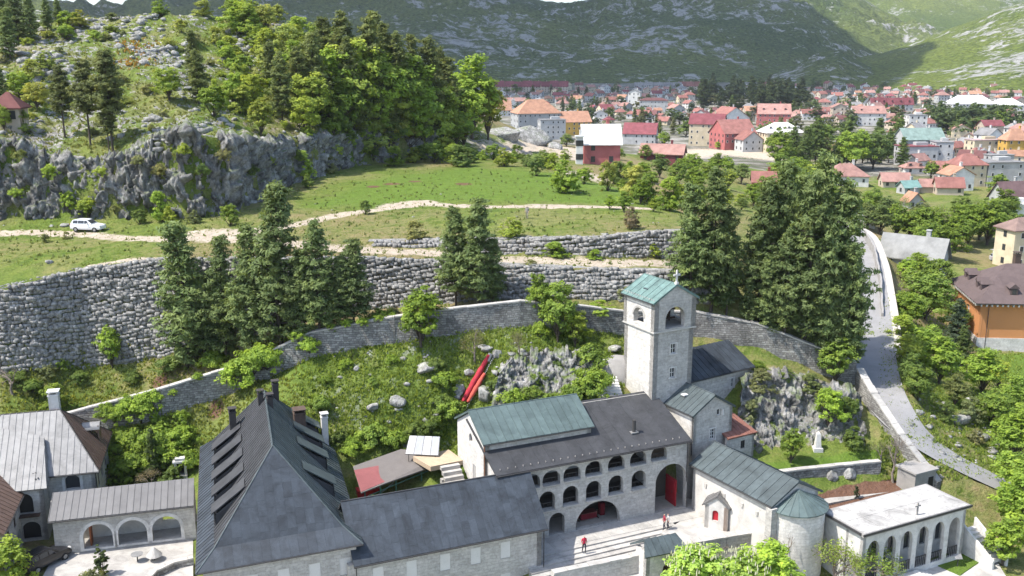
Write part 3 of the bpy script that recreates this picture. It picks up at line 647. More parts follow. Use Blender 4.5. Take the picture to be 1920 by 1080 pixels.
def hill_spot():
    # karst outcrops gather in bands
    for _ in range(40):
        px, py = rnd.uniform(0, 640), rnd.uniform(15, 262)
        d = 1.0 if (py < 150 and 60 < px < 520) else 0.45
        if vnoise(np.array([px * .018]), np.array([py * .03]), 3)[0] * 0.8 + 0.25 < rnd.random() * 1.0: continue
        if rnd.random() > d: continue
        q = drop(px, py)
        if 150 < q.y < 255: return q
    return None
def line_spots(ps, spread, dy=(0, 2)):
    def f():
        t = rnd.random() * (len(ps) - 1); i = min(int(t), len(ps) - 2); q = ps[i].lerp(ps[i + 1], t - i)
        q = q + Vector((rnd.uniform(-spread, spread), rnd.uniform(*dy), 0)); q.z = gz(q.x, q.y); return q
    return f
tag(scatter_rocks('hill_rocks', 950, hill_spot, 0.2, 1.7, M_ROCK), 'white limestone rubble and outcrops over the wooded hill', 'rocks')
tag(scatter_rocks('cliff_rocks', 220, line_spots(CL_TOP, 1.0, (-0.8, 2.5)), 0.3, 1.3, M_ROCK), 'pale broken rocks along the cliff edge', 'rocks')
tag(scatter_rocks('wall_rubble', 170, line_spots(R1_TOP[:6], 0.4, (-0.2, 1.3)), 0.1, 0.38, M_ROCK), 'pale loose rubble along the top of the left retaining wall', 'rubble')
tag(scatter_rocks('upper_wall_rubble', 60, line_spots(R2_TOP[1:], 0.4, (-0.2, 1.4)), 0.2, 0.7, M_ROCK), 'loose white rocks along the top of the upper wall', 'rubble')
def px_spot(x0, x1, y0, y1): return lambda: drop(rnd.uniform(x0, x1), rnd.uniform(y0, y1))
tag(scatter_rocks('slope_rocks', 110, px_spot(600, 1130, 640, 800), 0.12, 0.75, M_ROCK), 'scattered pale stones over the monastery garden slope', 'rocks')
tag(scatter_rocks('rockery', 60, px_spot(905, 1115, 645, 765), 0.25, 1.5, M_ROCK, .5), 'pale continuous rock outcrop breaking through the slope left of the tower', 'rocks')
tag(scatter_rocks('meadow_stones', 70, px_spot(0, 1240, 320, 440), 0.1, 0.35, M_ROCK), 'small white stones lying about the meadow', 'stones')
tag(scatter_rocks('roadside_rocks', 110, px_spot(1690, 1900, 740, 880), 0.15, 0.9, M_ROCK), 'pale rubble on the slope right of the road', 'rocks')

# ------------------------------------------------------------------ boulder retaining walls: every stone its own piece
def round_box(seed):
    r = np.random.RandomState(seed); V = []; idx = {}; Fc = []
    def key(i, j, k):
        if (i, j, k) not in idx: idx[(i, j, k)] = len(V); V.append([i - 1.0, j - 1.0, k - 1.0])
        return idx[(i, j, k)]
    for ax in range(3):
        for side in (0, 2):
            for a in (0, 1):
                for b_ in (0, 1):
                    c4 = []
                    for da, db in ((0, 0), (1, 0), (1, 1), (0, 1)):
                        c = [0, 0, 0]; c[ax] = side; c[(ax + 1) % 3] = a + da; c[(ax + 2) % 3] = b_ + db; c4.append(key(*c))
                    Fc.append(c4 if side else c4[::-1])
    V = np.array(V); L = np.linalg.norm(V, axis=1, keepdims=True); V = V / L * (L ** 0.68) + (r.rand(len(V), 3) - .5) * 0.42
    return V * 0.5, np.array(Fc)
STV = [round_box(40 + s) for s in range(8)]; STM = [np_mesh('stone', V, Fc, M_STONE, False) for V, Fc in STV]
def stone_wall(name, label, top, bot, ch, lens, n_obj=300, lean=0.0):
    org = top[len(top) // 2].copy(); org.z = min(p.z for p in bot)
    w = thing(name, label, 'wall', org)
    T, B = [], []
    for i in range(len(top) - 1):
        n = max(2, int((top[i + 1] - top[i]).length / 0.8))
        for k in range(n): T.append(top[i].lerp(top[i + 1], k / n)); B.append(bot[i].lerp(bot[i + 1], k / n))
    T.append(top[-1]); B.append(bot[-1])
    # backing
    V = []; Fc = []
    for a, b_ in zip(T, B): V += [b_ + Vector((0, 0.25, -1)), a + Vector((0, 0.15, 0.0)), a + Vector((0, 1.4, 0.0))]
    for i in range(len(T) - 1):
        k = i * 3; Fc += [(k, k + 3, k + 4, k + 1), (k + 1, k + 4, k + 5, k + 2)]
    part('wall_core', V, Fc, M_STONE, w)
    cum = [0.0]
    for a, b_ in zip(T[:-1], T[1:]): cum.append(cum[-1] + math.hypot(b_.x - a.x, b_.y - a.y))
    L = cum[-1]; stones = []
    hmax = max(a.z - b_.z for a, b_ in zip(T, B)) + 0.4
    z = -0.3
    rows = int(hmax / ch) + 1
    for r_ in range(rows + 1):
        s = rnd.random() * 0.8
        hrow = ch * rnd.uniform(0.85, 1.15)
        while s < L:
            ln = rnd.uniform(*lens); sm = s + ln / 2
            i = max(0, min(int(np.searchsorted(cum, sm)) - 1, len(T) - 2)); t = (sm - cum[i]) / max(cum[i + 1] - cum[i], 1e-6)
            a = T[i].lerp(T[i + 1], t); b_ = B[i].lerp(B[i + 1], t); H = a.z - b_.z
            zz = (r_ + 0.5) * ch - 0.2 + 0.3 * math.sin(s * 0.21 + r_ * .13) + .12 * math.sin(s * .9 + r_ * 1.7)
            if zz < H + 0.05:
                v = max(0, zz / H); p = b_.lerp(a, v); p.z = b_.z + zz
                d = T[i + 1] - T[i]; ang = math.atan2(d.y, d.x)
                stones.append((p + Vector((rnd.uniform(-.04, .04), rnd.uniform(-.16, .1), rnd.uniform(-.05, .05))), ang + rnd.uniform(-.15, .15), (ln * rnd.uniform(.98, 1.12), rnd.uniform(.5, .75), hrow * rnd.choice([1.1, 1.15, 1.3, 1.3, 1.6])), rnd.uniform(-.16, .16)))
            s += ln
    def size(st):
        x, y, d = proj(st[0]); vis = 1.0 if -20 < x < 1940 else 0.01
        return vis * st[2][0] * st[2][2] / d ** 2
    stones.sort(key=size, reverse=True)
    Vs, Fs, b0 = [], [], 0
    for k, (p, ang, sc, tilt) in enumerate(stones):
        v = rnd.randrange(8)
        if k < n_obj: link('stone', STM[v], w, p - org, (0, tilt, ang), sc)
        else:
            M = Matrix.Rotation(ang, 3, 'Z') @ Matrix.Rotation(tilt, 3, 'Y')
            W = (STV[v][0] * np.array(sc)) @ np.array(M).T + np.array(p - org); Vs.append(W); Fs.append(STV[v][1] + b0); b0 += len(W)
    if Vs:
        o = link('stones', np_mesh('stones', np.concatenate(Vs), np.concatenate(Fs), M_STONE, False), w); tag(o, kind='stuff')
    return w
stone_wall('retaining_wall', 'tall dry retaining wall of big grey boulders below the meadow track', R1_TOP, R1_BOT, 0.37, (0.3, 1.0))
stone_wall('upper_retaining_wall', 'low boulder wall above the track at the edge of the meadow', R2_TOP, R2_BOT, 0.37, (0.3, 0.95))

# ------------------------------------------------------------------ enclosure wall: rubble masonry with coping stones
def rubble_wall(name, label, tops, h, th, step_at=(), mat=None, cope=True, cat='wall'):
    org = tops[0].copy(); org.z -= h; w = thing(name, label, cat, org)
    for i in range(len(tops) - 1):
        a, b_ = tops[i], tops[i + 1]; d = Vector((b_.x - a.x, b_.y - a.y, 0)); L = d.length; d.normalize(); n = Vector((d.y, -d.x, 0))
        mb = MB(); k = max(1, int(L / 1.5)); V = []; Fc = []
        for j in range(k + 1):
            q = a.lerp(b_, j / k); wob = 0.05 * math.sin(j * 1.7 + i)
            for off, dz in ((th / 2 + .12, -h - 1.2), (th / 2 + wob, -0.12), (-th / 2 + wob, -0.12), (-th / 2 - .12, -h - 1.2)): V.append(q + n * off + Vector((0, 0, dz)))
        for j in range(k):
            for m_ in range(3): Fc.append((j * 4 + m_, j * 4 + 4 + m_, j * 4 + 5 + m_, j * 4 + 1 + m_))
        Fc += [(0, 1, 2, 3), (k * 4 + 3, k * 4 + 2, k * 4 + 1, k * 4)]
        part('wall_section', V, Fc, mat or M_RUB, w)
        if cope:
            s = 0.0; full = (b_ - a).length; dd = (b_ - a).normalized(); up = dd.cross(n) * -1
            if up.z < 0: up = -up
            while s < full - 0.05:
                ln = min(rnd.uniform(0.8, 1.5), full - s); c = a + dd * (s + ln / 2) + up * (rnd.uniform(-.02, .03))
                MB().box(c - up * 0.05, dd, n, up, ln - 0.03, th + rnd.uniform(0.1, 0.2), 0.16).build('coping_stone', M_COPE, w); s += ln
    return w
def stepped(ps): return ps
rubble_wall('enclosure_wall', 'long rubble stone wall with coping climbing behind the monastery buildings', W_TOP[:10], 3.3, 0.6)
rubble_wall('enclosure_wall', 'rubble stone wall stepping down right of the bell tower under the pines', W_TOP[9:], 3.3, 0.6)
rubble_wall('road_wall', 'pale stone wall descending along the asphalt road', W2_TOP, 3.2, 0.7)
rubble_wall('garden_wall', 'long low stone wall holding up the lawn with the obelisk', [at(*q) for q in [(1440, 885, 3.25), (1540, 874, 3.25), (1650, 863, 3.3)]], 2.6, 0.5)
rubble_wall('parapet', 'white concrete parapet along the valley side of the uphill road', [at(*q) + Vector((0, 0, 0)) for q in [(1655, 585, 11.2), (1652, 520, 13.0), (1640, 460, 14.6), (1622, 430, 15.2)]], 1.0, 0.25, mat=M_CONC, cope=False)
rubble_wall('roadside_wall', 'low rubble wall along the lower bend of the road', [at(*q) for q in [(1762, 890, 2.3), (1800, 905, 1.6), (1860, 925, 0.6)]], 1.2, 0.4, mat=M_RUB)

# ------------------------------------------------------------------ mountains
def mountain(name, az, skyline, y_foot, y_ridge, mat, n_az, n_r, amp, seed, rockf=None, z_foot=-4, power=1.0, back=500):
    """hill mass on a fan of bearings: rises from its foot to the measured skyline, then falls behind"""
    pxs = np.linspace(az[0], az[1], n_az); sk = np.interp(pxs, [a for a, _ in skyline], [b for _, b in skyline])
    f = np.interp(pxs, [a for a, _ in y_foot], [b for _, b in y_foot]); r_ = np.interp(pxs, [a for a, _ in y_ridge], [b for _, b in y_ridge])
    V = np.zeros((n_az, n_r, 3)); rk = np.zeros((n_az, n_r))
    for i in range(n_az):
        d = ray(pxs[i], sk[i]); zr = CAMZ + d.z / d.y * r_[i]
        t = np.linspace(-0.05, 1.25, n_r); Y = f[i] + (r_[i] - f[i]) * t; Xx = (pxs[i] - 960) / FPX * (Y * cP + 40 * sP) 
        prof = np.clip(t, 0, 1) ** power; fall = np.clip((t - 1) / 0.25, 0, 1) ** 1.5
        z = z_foot + (zr - z_foot) * prof * (1 - fall) - 10 * (t < 0)
        env = np.clip(t * 4, 0, 1) * np.clip(1 - np.abs(t - 1) * 2 + .6, .35, 1)
        nz = fbm(Xx * .0028 + seed, Y * .0028, 0, 5, True) * 0.7 + fbm(Xx * .012, Y * .012 + seed, 0, 4, True) * 0.32 + 0.1 * fbm(Xx * .05, Y * .05, 1, 3, True)
        V[i, :, 0] = Xx; V[i, :, 1] = Y; V[i, :, 2] = z + amp * env * nz * (0.25 + 0.75 * np.clip(np.abs(t - 1) * 4, 0, 1)); rk[i] = rockf(pxs[i], t) if rockf else 0
    k = np.arange(n_az * n_r).reshape(n_az, n_r); q = np.stack([k[:-1, :-1].ravel(), k[1:, :-1].ravel(), k[1:, 1:].ravel(), k[:-1, 1:].ravel()], 1)
    me = np_mesh(name, V.reshape(-1, 3), q, mat, True); a = me.attributes.new('rock', 'FLOAT', 'POINT'); a.data.foreach_set('value', rk.astype(np.float32).ravel())
    o = link(name, me); tag(o, kind='structure'); return o
mountain('mountain', (-500, 1900), [(-500, -60), (100, 14), (150, 24), (190, 26), (240, 20), (300, -20), (500, -50), (800, -60), (960, -22), (1010, -1), (1060, 9), (1105, 4), (1150, -25), (1300, -80), (1500, -50), (1590, 0), (1680, 50), (1800, 95), (1900, 130)],
         [(-500, 1500), (900, 1600), (1300, 1650), (1500, 1750), (1900, 2100)], [(-500, 2600), (900, 2700), (1060, 2600), (1300, 2900), (1500, 2800), (1900, 2500)], M_MOUNT, 400, 170, 75, 3.0, lambda p, t: 0.12 * np.clip(1.2 - np.abs(t - .35) * 3, 0, 1))
mountain('back_mountain', (1100, 2500), [(1100, -40), (1300, -70), (1700, -80), (1920, -60), (2500, -120)], [(1100, 2900), (1550, 2500), (1700, 2450), (2500, 2300)], [(1100, 4200), (2500, 4200)], M_SPUR, 200, 90, 70, 8.0, lambda p, t: np.clip((t - .25) * .8, -0.1, .28))
mountain('mountain_spur', (1440, 2700), [(1440, 142), (1560, 118), (1650, 100), (1760, 62), (1920, 2), (2200, -110), (2700, -160)], [(1440, 1500), (1600, 1350), (1900, 1150), (2700, 900)], [(1440, 1950), (1600, 2050), (1920, 1900), (2700, 1700)], M_SPUR, 230, 90, 26, 12.0,
         lambda p, t: np.where(p > 1740, 0.42 * np.clip((p - 1740) / 100, 0, 1) * np.clip(1.3 - np.abs(t - .5) * 1.6, 0, 1), -0.06 + 0 * t))
mountain('rocky_knoll', (1440, 1690), [(1440, 140), (1490, 122), (1530, 98), (1570, 92), (1610, 116), (1650, 136), (1690, 150)], [(1440, 1450), (1690, 1450)], [(1440, 1640), (1690, 1640)], M_MOUNT, 70, 40, 10, 21.0, lambda p, t: 0.28 * np.clip(1.2 - np.abs(t - .7) * 2, 0, 1))
# the cloud whose shadow lies over the mountain and the far town
def cloud(label, c, sx, sy, h, seed):
    nu, nv = 64, 32; V = []; 
    u, v = np.meshgrid(np.linspace(0, 2 * np.pi, nu, endpoint=False), np.linspace(0, np.pi, nv)); x, y, z = np.cos(u) * np.sin(v), np.sin(u) * np.sin(v), np.cos(v)
    d = 1 + 0.28 * fbm(x * 1.6 + seed, y * 1.6, z * 1.2, 4); P = np.stack([x * d * sx + c[0], y * d * sy + c[1], np.where(z > 0, z, z * .25) * d * h + c[2]], -1).reshape(-1, 3)
    k = np.arange(nu * nv).reshape(nv, nu); k2 = np.roll(k, -1, 1); q = np.stack([k[:-1].ravel(), k[1:].ravel(), k2[1:].ravel(), k2[:-1].ravel()], 1)
    o = link('cloud', np_mesh('cloud', P, q, simple('cloud', (0.8, 0.8, 0.8), 1.0, var=0.05, scale=0.002), True)); tag(o, label, 'cloud', None, 'stuff'); return o
def sun_up(x, y, z): t = 1300 / S.z; return (x + S.x * t, y + S.y * t, z + 1300)
cloud('broad white cloud drifting above the dark mountain', sun_up(-160, 2150, 100), 930, 1150, 220, 1.0)

# ------------------------------------------------------------------ building kit
def arch(s0, s1, z0, zs, n=12, rise=None):
    """opening outline (s, z): straight jambs to zs, then a half ellipse"""
    r = (s1 - s0) / 2; rise = r if rise is None else rise; c = (s0 + s1) / 2
    return [(s0, z0), (s1, z0)] + [(c + r * math.cos(a), zs + rise * math.sin(a)) for a in [math.pi * k / n for k in range(n + 1)]]
def rect(s0, s1, z0, z1): return [(s0, z0), (s1, z0), (s1, z1), (s0, z1)]
def wall(name, A, B, z0, z1, holes, th, mat, parent, outline=None):
    """wall whose outer face runs A->B (outside on the right of A->B seen from above); openings cut through with their reveals"""
    A = Vector((A[0], A[1], 0)); B = Vector((B[0], B[1], 0)); u = (B - A); L = u.length; u.normalize(); n = Vector((u.y, -u.x, 0))
    out = outline or [(0, z0), (L, z0), (L, z1), (0, z1)]
    loops = [out] + holes; V = []; Fc = []; tri = tessellate_polygon([[Vector((s, z, 0)) for s, z in l] for l in loops])
    flat = [q for l in loops for q in l]; N = len(flat)
    for d in (0, -th):
        for s, z in flat: V.append(A + u * s + n * d + Z3 * z)
    for t in tri:
        a, b_, c = (flat[i] for i in t); area = (b_[0] - a[0]) * (c[1] - a[1]) - (c[0] - a[0]) * (b_[1] - a[1])
        t = t if area > 0 else t[::-1]
        Fc.append(tuple(t)); Fc.append(tuple(i + N for i in t[::-1]))
    k = 0
    for l in loops:
        m_ = len(l)
        for i in range(m_): a, b_ = k + i, k + (i + 1) % m_; Fc.append((a, a + N, b_ + N, b_))
        k += m_
    return part(name, V, Fc, mat, parent)
def on_wall(A, B, s, z, d=0.0):
    A = Vector((A[0], A[1], 0)); u = Vector((B[0], B[1], 0)) - A; u.normalize(); return A + u * s + Vector((u.y, -u.x, 0)) * d + Z3 * z
def wall_axes(A, B):
    u = Vector((B[0] - A[0], B[1] - A[1], 0)).normalized(); return u, Vector((u.y, -u.x, 0))
def window(A, B, s, z, w, h, parent, deep=0.18, bars=(1, 2), label=None, frame=None, pane=None):
    """frame with glazing bars and the pane behind it, set in an opening centred on s with its sill at z"""
    u, n = wall_axes(A, B); c = on_wall(A, B, s, z + h / 2, -deep); mb = MB(); t = 0.07
    mb.box(c + u * (w / 2 - t / 2), u, n, Z3, t, .06, h); mb.box(c - u * (w / 2 - t / 2), u, n, Z3, t, .06, h); mb.box(c + Z3 * (h / 2 - t / 2), u, n, Z3, w - 2 * t, .06, t); mb.box(c - Z3 * (h / 2 - t / 2), u, n, Z3, w - 2 * t, .06, t)
    for i in range(bars[0]): mb.box(c + u * (w * ((i + 1) / (bars[0] + 1) - .5)), u, n, Z3, .05, .05, h - 2 * t)
    for i in range(bars[1]): mb.box(c + Z3 * (h * ((i + 1) / (bars[1] + 1) - .5)), u, n, Z3, w - 2 * t, .045, .045)
    f = mb.build('window', frame or M_FRAME, parent)
    MB().box(c - n * .06, u, n, Z3, w, .02, h).build('pane', pane or M_GLASS, f)
    return f
def surround(A, B, s, z, w, h, parent, t=0.16, mat=None, name='window_surround'):
    u, n = wall_axes(A, B); c = on_wall(A, B, s, z + h / 2, 0.03); mb = MB()
    mb.box(c + u * (w / 2 + t / 2), u, n, Z3, t, .08, h); mb.box(c - u * (w / 2 + t / 2), u, n, Z3, t, .08, h)
    mb.box(c + Z3 * (h / 2 + t / 2), u, n, Z3, w + 2 * t, .08, t); mb.box(c - Z3 * (h / 2 + t / 2), u, n, Z3, w + 2 * t + .1, .14, t)
    return mb.build(name, mat or M_MARBLE, parent)
def clip_poly(P, a, b_, c):
    """keep the side a*x + b*y <= c"""
    out = []; n = len(P)
    for i in range(n):
        p, q = P[i], P[(i + 1) % n]; dp = a * p[0] + b_ * p[1] - c; dq = a * q[0] + b_ * q[1] - c
        if dp <= 0: out.append(p)
        if (dp < 0 < dq) or (dq < 0 < dp): t = dp / (dp - dq); out.append((p[0] + (q[0] - p[0]) * t, p[1] + (q[1] - p[1]) * t))
    return out
def roof_slope(parent, poly, cw, chh, mat, seam=True, th=0.14, name='roof_slope', piece='roof_sheet', stag=True, under=None, gap=0.005):
    """one roof plane (first edge = eave, left to right seen from outside) as a deck with metal sheets laid on it"""
    poly = [Vector(p) for p in poly]; u = (poly[1] - poly[0]).normalized(); n = u.cross(poly[-1] - poly[0]).normalized()
    if n.z < 0: n = -n
    v = n.cross(u).normalized()
    if v.z < 0: v = -v
    deck = MB().prism([p - n * 0.03 for p in poly], n * -th).build(name, under or mat, parent)
    o = poly[0]; P2 = [((p - o).dot(u), (p - o).dot(v)) for p in poly]
    s0, s1 = min(p[0] for p in P2), max(p[0] for p in P2); t1 = max(p[1] for p in P2); t0 = min(p[1] for p in P2)
    nc = max(1, round((s1 - s0) / cw)); w = (s1 - s0) / nc
    for i in range(nc):
        a, b_ = s0 + i * w, s0 + (i + 1) * w
        c1 = clip_poly(clip_poly(P2, 1, 0, b_ - gap), -1, 0, -(a + gap))
        if len(c1) < 3: continue
        nr = max(1, round((t1 - t0) / chh)); h = (t1 - t0) / nr; off = (rnd.random() - 0.5) * h if (stag and nr > 1) else 0
        for j in range(-1, nr + 1):
            c2 = clip_poly(clip_poly(c1, 0, 1, t0 + (j + 1) * h + off - gap), 0, -1, -(t0 + j * h + off + gap))
            if len(c2) < 3: continue
            ar = abs(sum(c2[k][0] * c2[(k + 1) % len(c2)][1] - c2[(k + 1) % len(c2)][0] * c2[k][1] for k in range(len(c2)))) / 2
            if ar < 0.03: continue
            lift = rnd.uniform(0.0, 0.01)
            top = [o + u * p[0] + v * p[1] + n * (0.012 + lift) for p in c2]
            mb = MB().prism(top, n * -0.03)
            if seam:
                tt = [p[1] for p in c2 if abs(p[0] - (a + gap)) < 1e-4]
                if len(tt) >= 2 and max(tt) - min(tt) > 0.1:
                    q0 = o + u * (a + gap) + v * min(tt) + n * (0.012 + lift); q1 = o + u * (a + gap) + v * max(tt) + n * (0.012 + lift)
                    mb.prism([q0, q1, q1 + n * 0.045, q0 + n * 0.045], u * 0.04)
            mb.build(piece, mat, deck)
    return deck
def gutter(parent, a, b_, r=0.075):
    """half-round eave gutter on brackets"""
    a = Vector(a); b_ = Vector(b_); return MB().tube([a, b_], r, 6).build('gutter', M_GUTTER, parent)
def downpipe(parent, p, z0, r=0.05, mat=None): return MB().tube([Vector((p[0], p[1], z0)), Vector(p)], r, 6).build('downpipe', mat or M_GUTTER, parent)
def chimney(parent, p, w, h, mat, cap=True, ang=0.0, d=None):
    u = Vector((math.cos(ang), math.sin(ang), 0)); n = Vector((-u.y, u.x, 0)); c = Vector(p); d = d or w
    o = MB().box(c + Z3 * (h / 2), u, n, Z3, w, d, h).box(c + Z3 * (h - .12), u, n, Z3, w + .12, d + .12, .1).build('chimney', mat, parent)
    if cap:
        mb = MB()
        for i in (-1, 1):
            for j in (-1, 1): mb.box(c + Z3 * (h + .13) + u * (i * (w / 2 - .06)) + n * (j * (d / 2 - .06)), u, n, Z3, .09, .09, .26)
        mb.box(c + Z3 * (h + .3), u, n, Z3, w + .2, d + .2, .08).build('chimney_cap', mat, o)
    return o
def frame2(P0, P1):
    u = Vector((P1.x - P0.x, P1.y - P0.y, 0)).normalized(); v = Vector((-u.y, u.x, 0))
    return u, v, lambda s, t, z: Vector((P0.x, P0.y, 0)) + u * s + v * t + Z3 * z
def ridge_cap(parent, a, b_, mat, r=0.09): return MB().tube([Vector(a), Vector(b_)], r, 6).build('ridge_cap', mat, parent)

# ------------------------------------------------------------------ A: hipped residence with dormers
EA = 5.2; P0, P1 = at(367, 1076, EA), at(681, 1020, EA); P0A = P0.copy(); uA, vA, fA = frame2(P0, P1); wA = (P1 - P0).length; LA = 27.5
vA = at(495, 728, 12.7) - at(510, 830, 12.7); vA.normalize()
def fA(s, t, z): return Vector((P0A.x, P0A.y, 0)) + uA * s + vA * t + Z3 * z
A = thing('residence', 'large hipped residence with dark sheet roof, slanted dormers and several chimneys', 'building', fA(wA / 2, LA / 2, -0.5))
o_ = 0.55; c1, c2, c3, c4 = fA(o_, o_, 0), fA(wA - o_, o_, 0), fA(wA - o_, LA - o_, 0), fA(o_, LA - o_, 0)
shut = [(1.2 + k * 2.6) for k in range(6)]
hol = [rect(s - .5, s + .5, 2.3, 3.9) for s in shut if s < wA - 2] + [rect(s - .5, s + .5, -1.2, 0.4) for s in shut if s < wA - 2]
wall('wall', c1, c2, -5, EA - .1, hol, .5, M_ASH, A)
for s in shut:
    if s < wA - 2:
        for z in (2.3, -1.2):
            sh = MB().box(on_wall(c1, c2, s, z + .8, -.1), uA, vA, Z3, .98, .05, 1.58).build('shutter', M_SHUT, A)
wall('wall', c2, c3, -3, EA - .1, [], .5, M_ASH, A); wall('wall', c3, c4, -1, EA - .1, [], .5, M_ASH, A); wall('wall', c4, c1, -3, EA - .1, [], .5, M_ASH, A)
zr = 12.7; half = wA / 2; kb = 1.5; zk = EA + 1.2          # the eaves flare: a flatter skirt below a steeper roof
E = [fA(0, 0, EA), fA(wA, 0, EA), fA(wA, LA, EA), fA(0, LA, EA)]; K = [fA(kb, kb, zk), fA(wA - kb, kb, zk), fA(wA - kb, LA - kb, zk), fA(kb, LA - kb, zk)]
Rg0, Rg1 = fA(half, half - .4, zr), fA(half, LA - 6.2, zr)
for i in range(4): roof_slope(A, [E[i], E[(i + 1) % 4], K[(i + 1) % 4], K[i]], 0.75 if i in (0, 2) else .62, 1.4, M_SLATE if i != 1 else M_COPPERD, seam=(i in (1, 3)))
roof_slope(A, [K[0], K[1], Rg0], 0.75, 1.35, M_SLATE, seam=False)
roof_slope(A, [K[1], K[2], Rg1, Rg0], 0.62, 9, M_COPPERD); roof_slope(A, [K[2], K[3], Rg1], 0.75, 3, M_SLATE2); roof_slope(A, [K[3], K[0], Rg0, Rg1], 0.62, 9, M_SLATE2)
for a, b_ in ((K[0], Rg0), (K[1], Rg0), (K[2], Rg1), (K[3], Rg1), (Rg0, Rg1), (E[0], K[0]), (E[1], K[1])): ridge_cap(A, a, b_, M_COPPERD, .07)
gutter(A, E[0] + Z3 * -.08, E[1] + Z3 * -.08); gutter(A, E[1] + Z3 * -.08, E[2] + Z3 * -.08); gutter(A, E[3] + Z3 * -.08, E[0] + Z3 * -.08)
def dormer(side, t):
    """shed dormer: a low sloping lid with glass below it, cut into the steep roof"""
    s_out, s_in = (kb + .1, half * .62) if side < 0 else (wA - kb - .1, wA - half * .62)
    slope = (zr - zk) / (half - kb); zo = zk + 0.1
    zin = zk + abs(s_in - (kb if side < 0 else wA - kb)) * slope; h = 1.2; w = 1.9
    a0, a1 = fA(s_out, t - w / 2, zo + h), fA(s_out, t + w / 2, zo + h); b0, b1 = fA(s_in, t - w / 2, zin + .12), fA(s_in, t + w / 2, zin + .12)
    lid = [a0 + uA * (.25 * side), a1 + uA * (.25 * side), b1, b0]
    if side > 0: lid = [lid[1], lid[0], lid[3], lid[2]]
    dm = MB().prism([p + Z3 * .1 for p in lid], Z3 * -.12).build('dormer', M_SLATE2 if side < 0 else M_COPPERD, A)
    mb = MB(); f0, f1 = fA(s_out, t - w / 2, zo), fA(s_out, t + w / 2, zo)
    mb.prism([a0 + uA * (-side * .12), f0 + uA * (-side * .12), b0 - Z3 * .3], vA * .1); mb.prism([a1 + uA * (-side * .12), f1 + uA * (-side * .12), b1 - Z3 * .3], vA * -.1)
    mb.build('dormer_cheek', M_SLATE2, dm)
    MB().prism([fA(s_out - side * .06, t - w / 2 + .1, zo + .05), fA(s_out - side * .06, t + w / 2 - .1, zo + .05), fA(s_out - side * .06, t + w / 2 - .1, zo + h - .02), fA(s_out - side * .06, t - w / 2 + .1, zo + h - .02)], uA * (-side * .03)).build('pane', M_GLASS, dm)
    m2 = MB()
    for q in (-.9, -.3, .3, .9): m2.box(fA(s_out, t + q * (w / 2 - .12), zo + h / 2), uA, vA, Z3, .06, .07, h)
    m2.build('window_frame', M_GUTTER, dm)
for t in (6.0, 9.6, 13.2, 16.8, 20.4): dormer(-1, t)
for t in (8.0, 14.2, 18.4, 22.4): dormer(1, t)
M_CHD = simple('dark chimney', (0.055, 0.05, 0.048), .8, var=.3, scale=3); M_CHB = simple('brown chimney', (0.1, 0.07, 0.055), .85, var=.3, scale=4)
ang_a = math.atan2(uA.y, uA.x)
for s, t, z, w, h, mt in ((half - .5, LA - 8.2, zr - .7, .5, 1.2, M_CHD), (half + .35, LA - 9.6, zr - .7, .55, 1.2, M_CHD), (half + 1.1, LA - 5.4, zr - 2.2, .6, 2.6, M_CHD), (half - 3.3, LA - 6.5, 8.9, .65, 2.2, M_CHD), (wA - 3.6, LA - 7.5, 8.3, 1.1, 2.2, M_CHB)): chimney(A, fA(s, t, z), w, h, mt, True, ang_a)
chimney(A, fA(wA - .9, LA - 5.4, EA - .5), .65, 4.2, M_MARBLE, True, ang_a)

# ------------------------------------------------------------------ C: middle wing
EC = 3.5; P0, P1 = at(664, 1063, EC), at(1028, 991, EC); uC, vC, fC = frame2(P0, P1); wC = (P1 - P0).length; DC = 8.6; zc = 7.6
C = thing('wing', 'long low wing with smooth dark sheet roof and blind white windows between residence and courtyard', 'building', fC(wC / 2, DC / 2, -1))
a, b_, c, d = fC(-.4, .45, 0), fC(wC - .45, .45, 0), fC(wC - .45, DC - .4, 0), fC(-.4, DC - .4, 0)
ws = [2.6, 5.6, 8.7, 11.6, 14.5, 17.2]; ws = [s for s in ws if s < wC - 1.4]
hol = [rect(s - .48, s + .48, 1.15, 2.75) for s in ws] + [rect(s - .48, s + .48, -2.0, -.4) for s in ws]
wall('wall', a, b_, -5, EC - .05, hol, .5, M_ASH, C)
for s in ws:
    for z in (1.15, -2.0):
        MB().box(on_wall(a, b_, s, z + .8, -.07), uC, vC, Z3, .95, .05, 1.58).build('blind_window', M_SHUT, C)
Lw = (c - b_).length; wall('gable_wall', b_, c, -3, EC, [], .5, M_ASH, C, outline=[(0, -3), (Lw, -3), (Lw, EC - .1), (Lw / 2, zc - .3), (0, EC - .1)])
wall('wall', c, d, -1, EC - .05, [], .5, M_ASH, C)
roof_slope(C, [fC(0, 0, EC), fC(wC, 0, EC), fC(wC, DC / 2, zc), fC(0, DC / 2, zc)], .72, 1.5, M_SLATE, seam=False)
roof_slope(C, [fC(wC, DC, EC), fC(0, DC, EC), fC(0, DC / 2, zc), fC(wC, DC / 2, zc)], 1.4, 3, M_SLATE2, seam=False)
ridge_cap(C, fC(0, DC / 2, zc + .02), fC(wC, DC / 2, zc + .02), M_SLATE2, .08); gutter(C, fC(0, -.04, EC - .1), fC(wC, -.04, EC - .1)); downpipe(C, fC(wC - .3, .3, EC - .2), -1); downpipe(C, fC(.25, .3, EC - .2), -4)

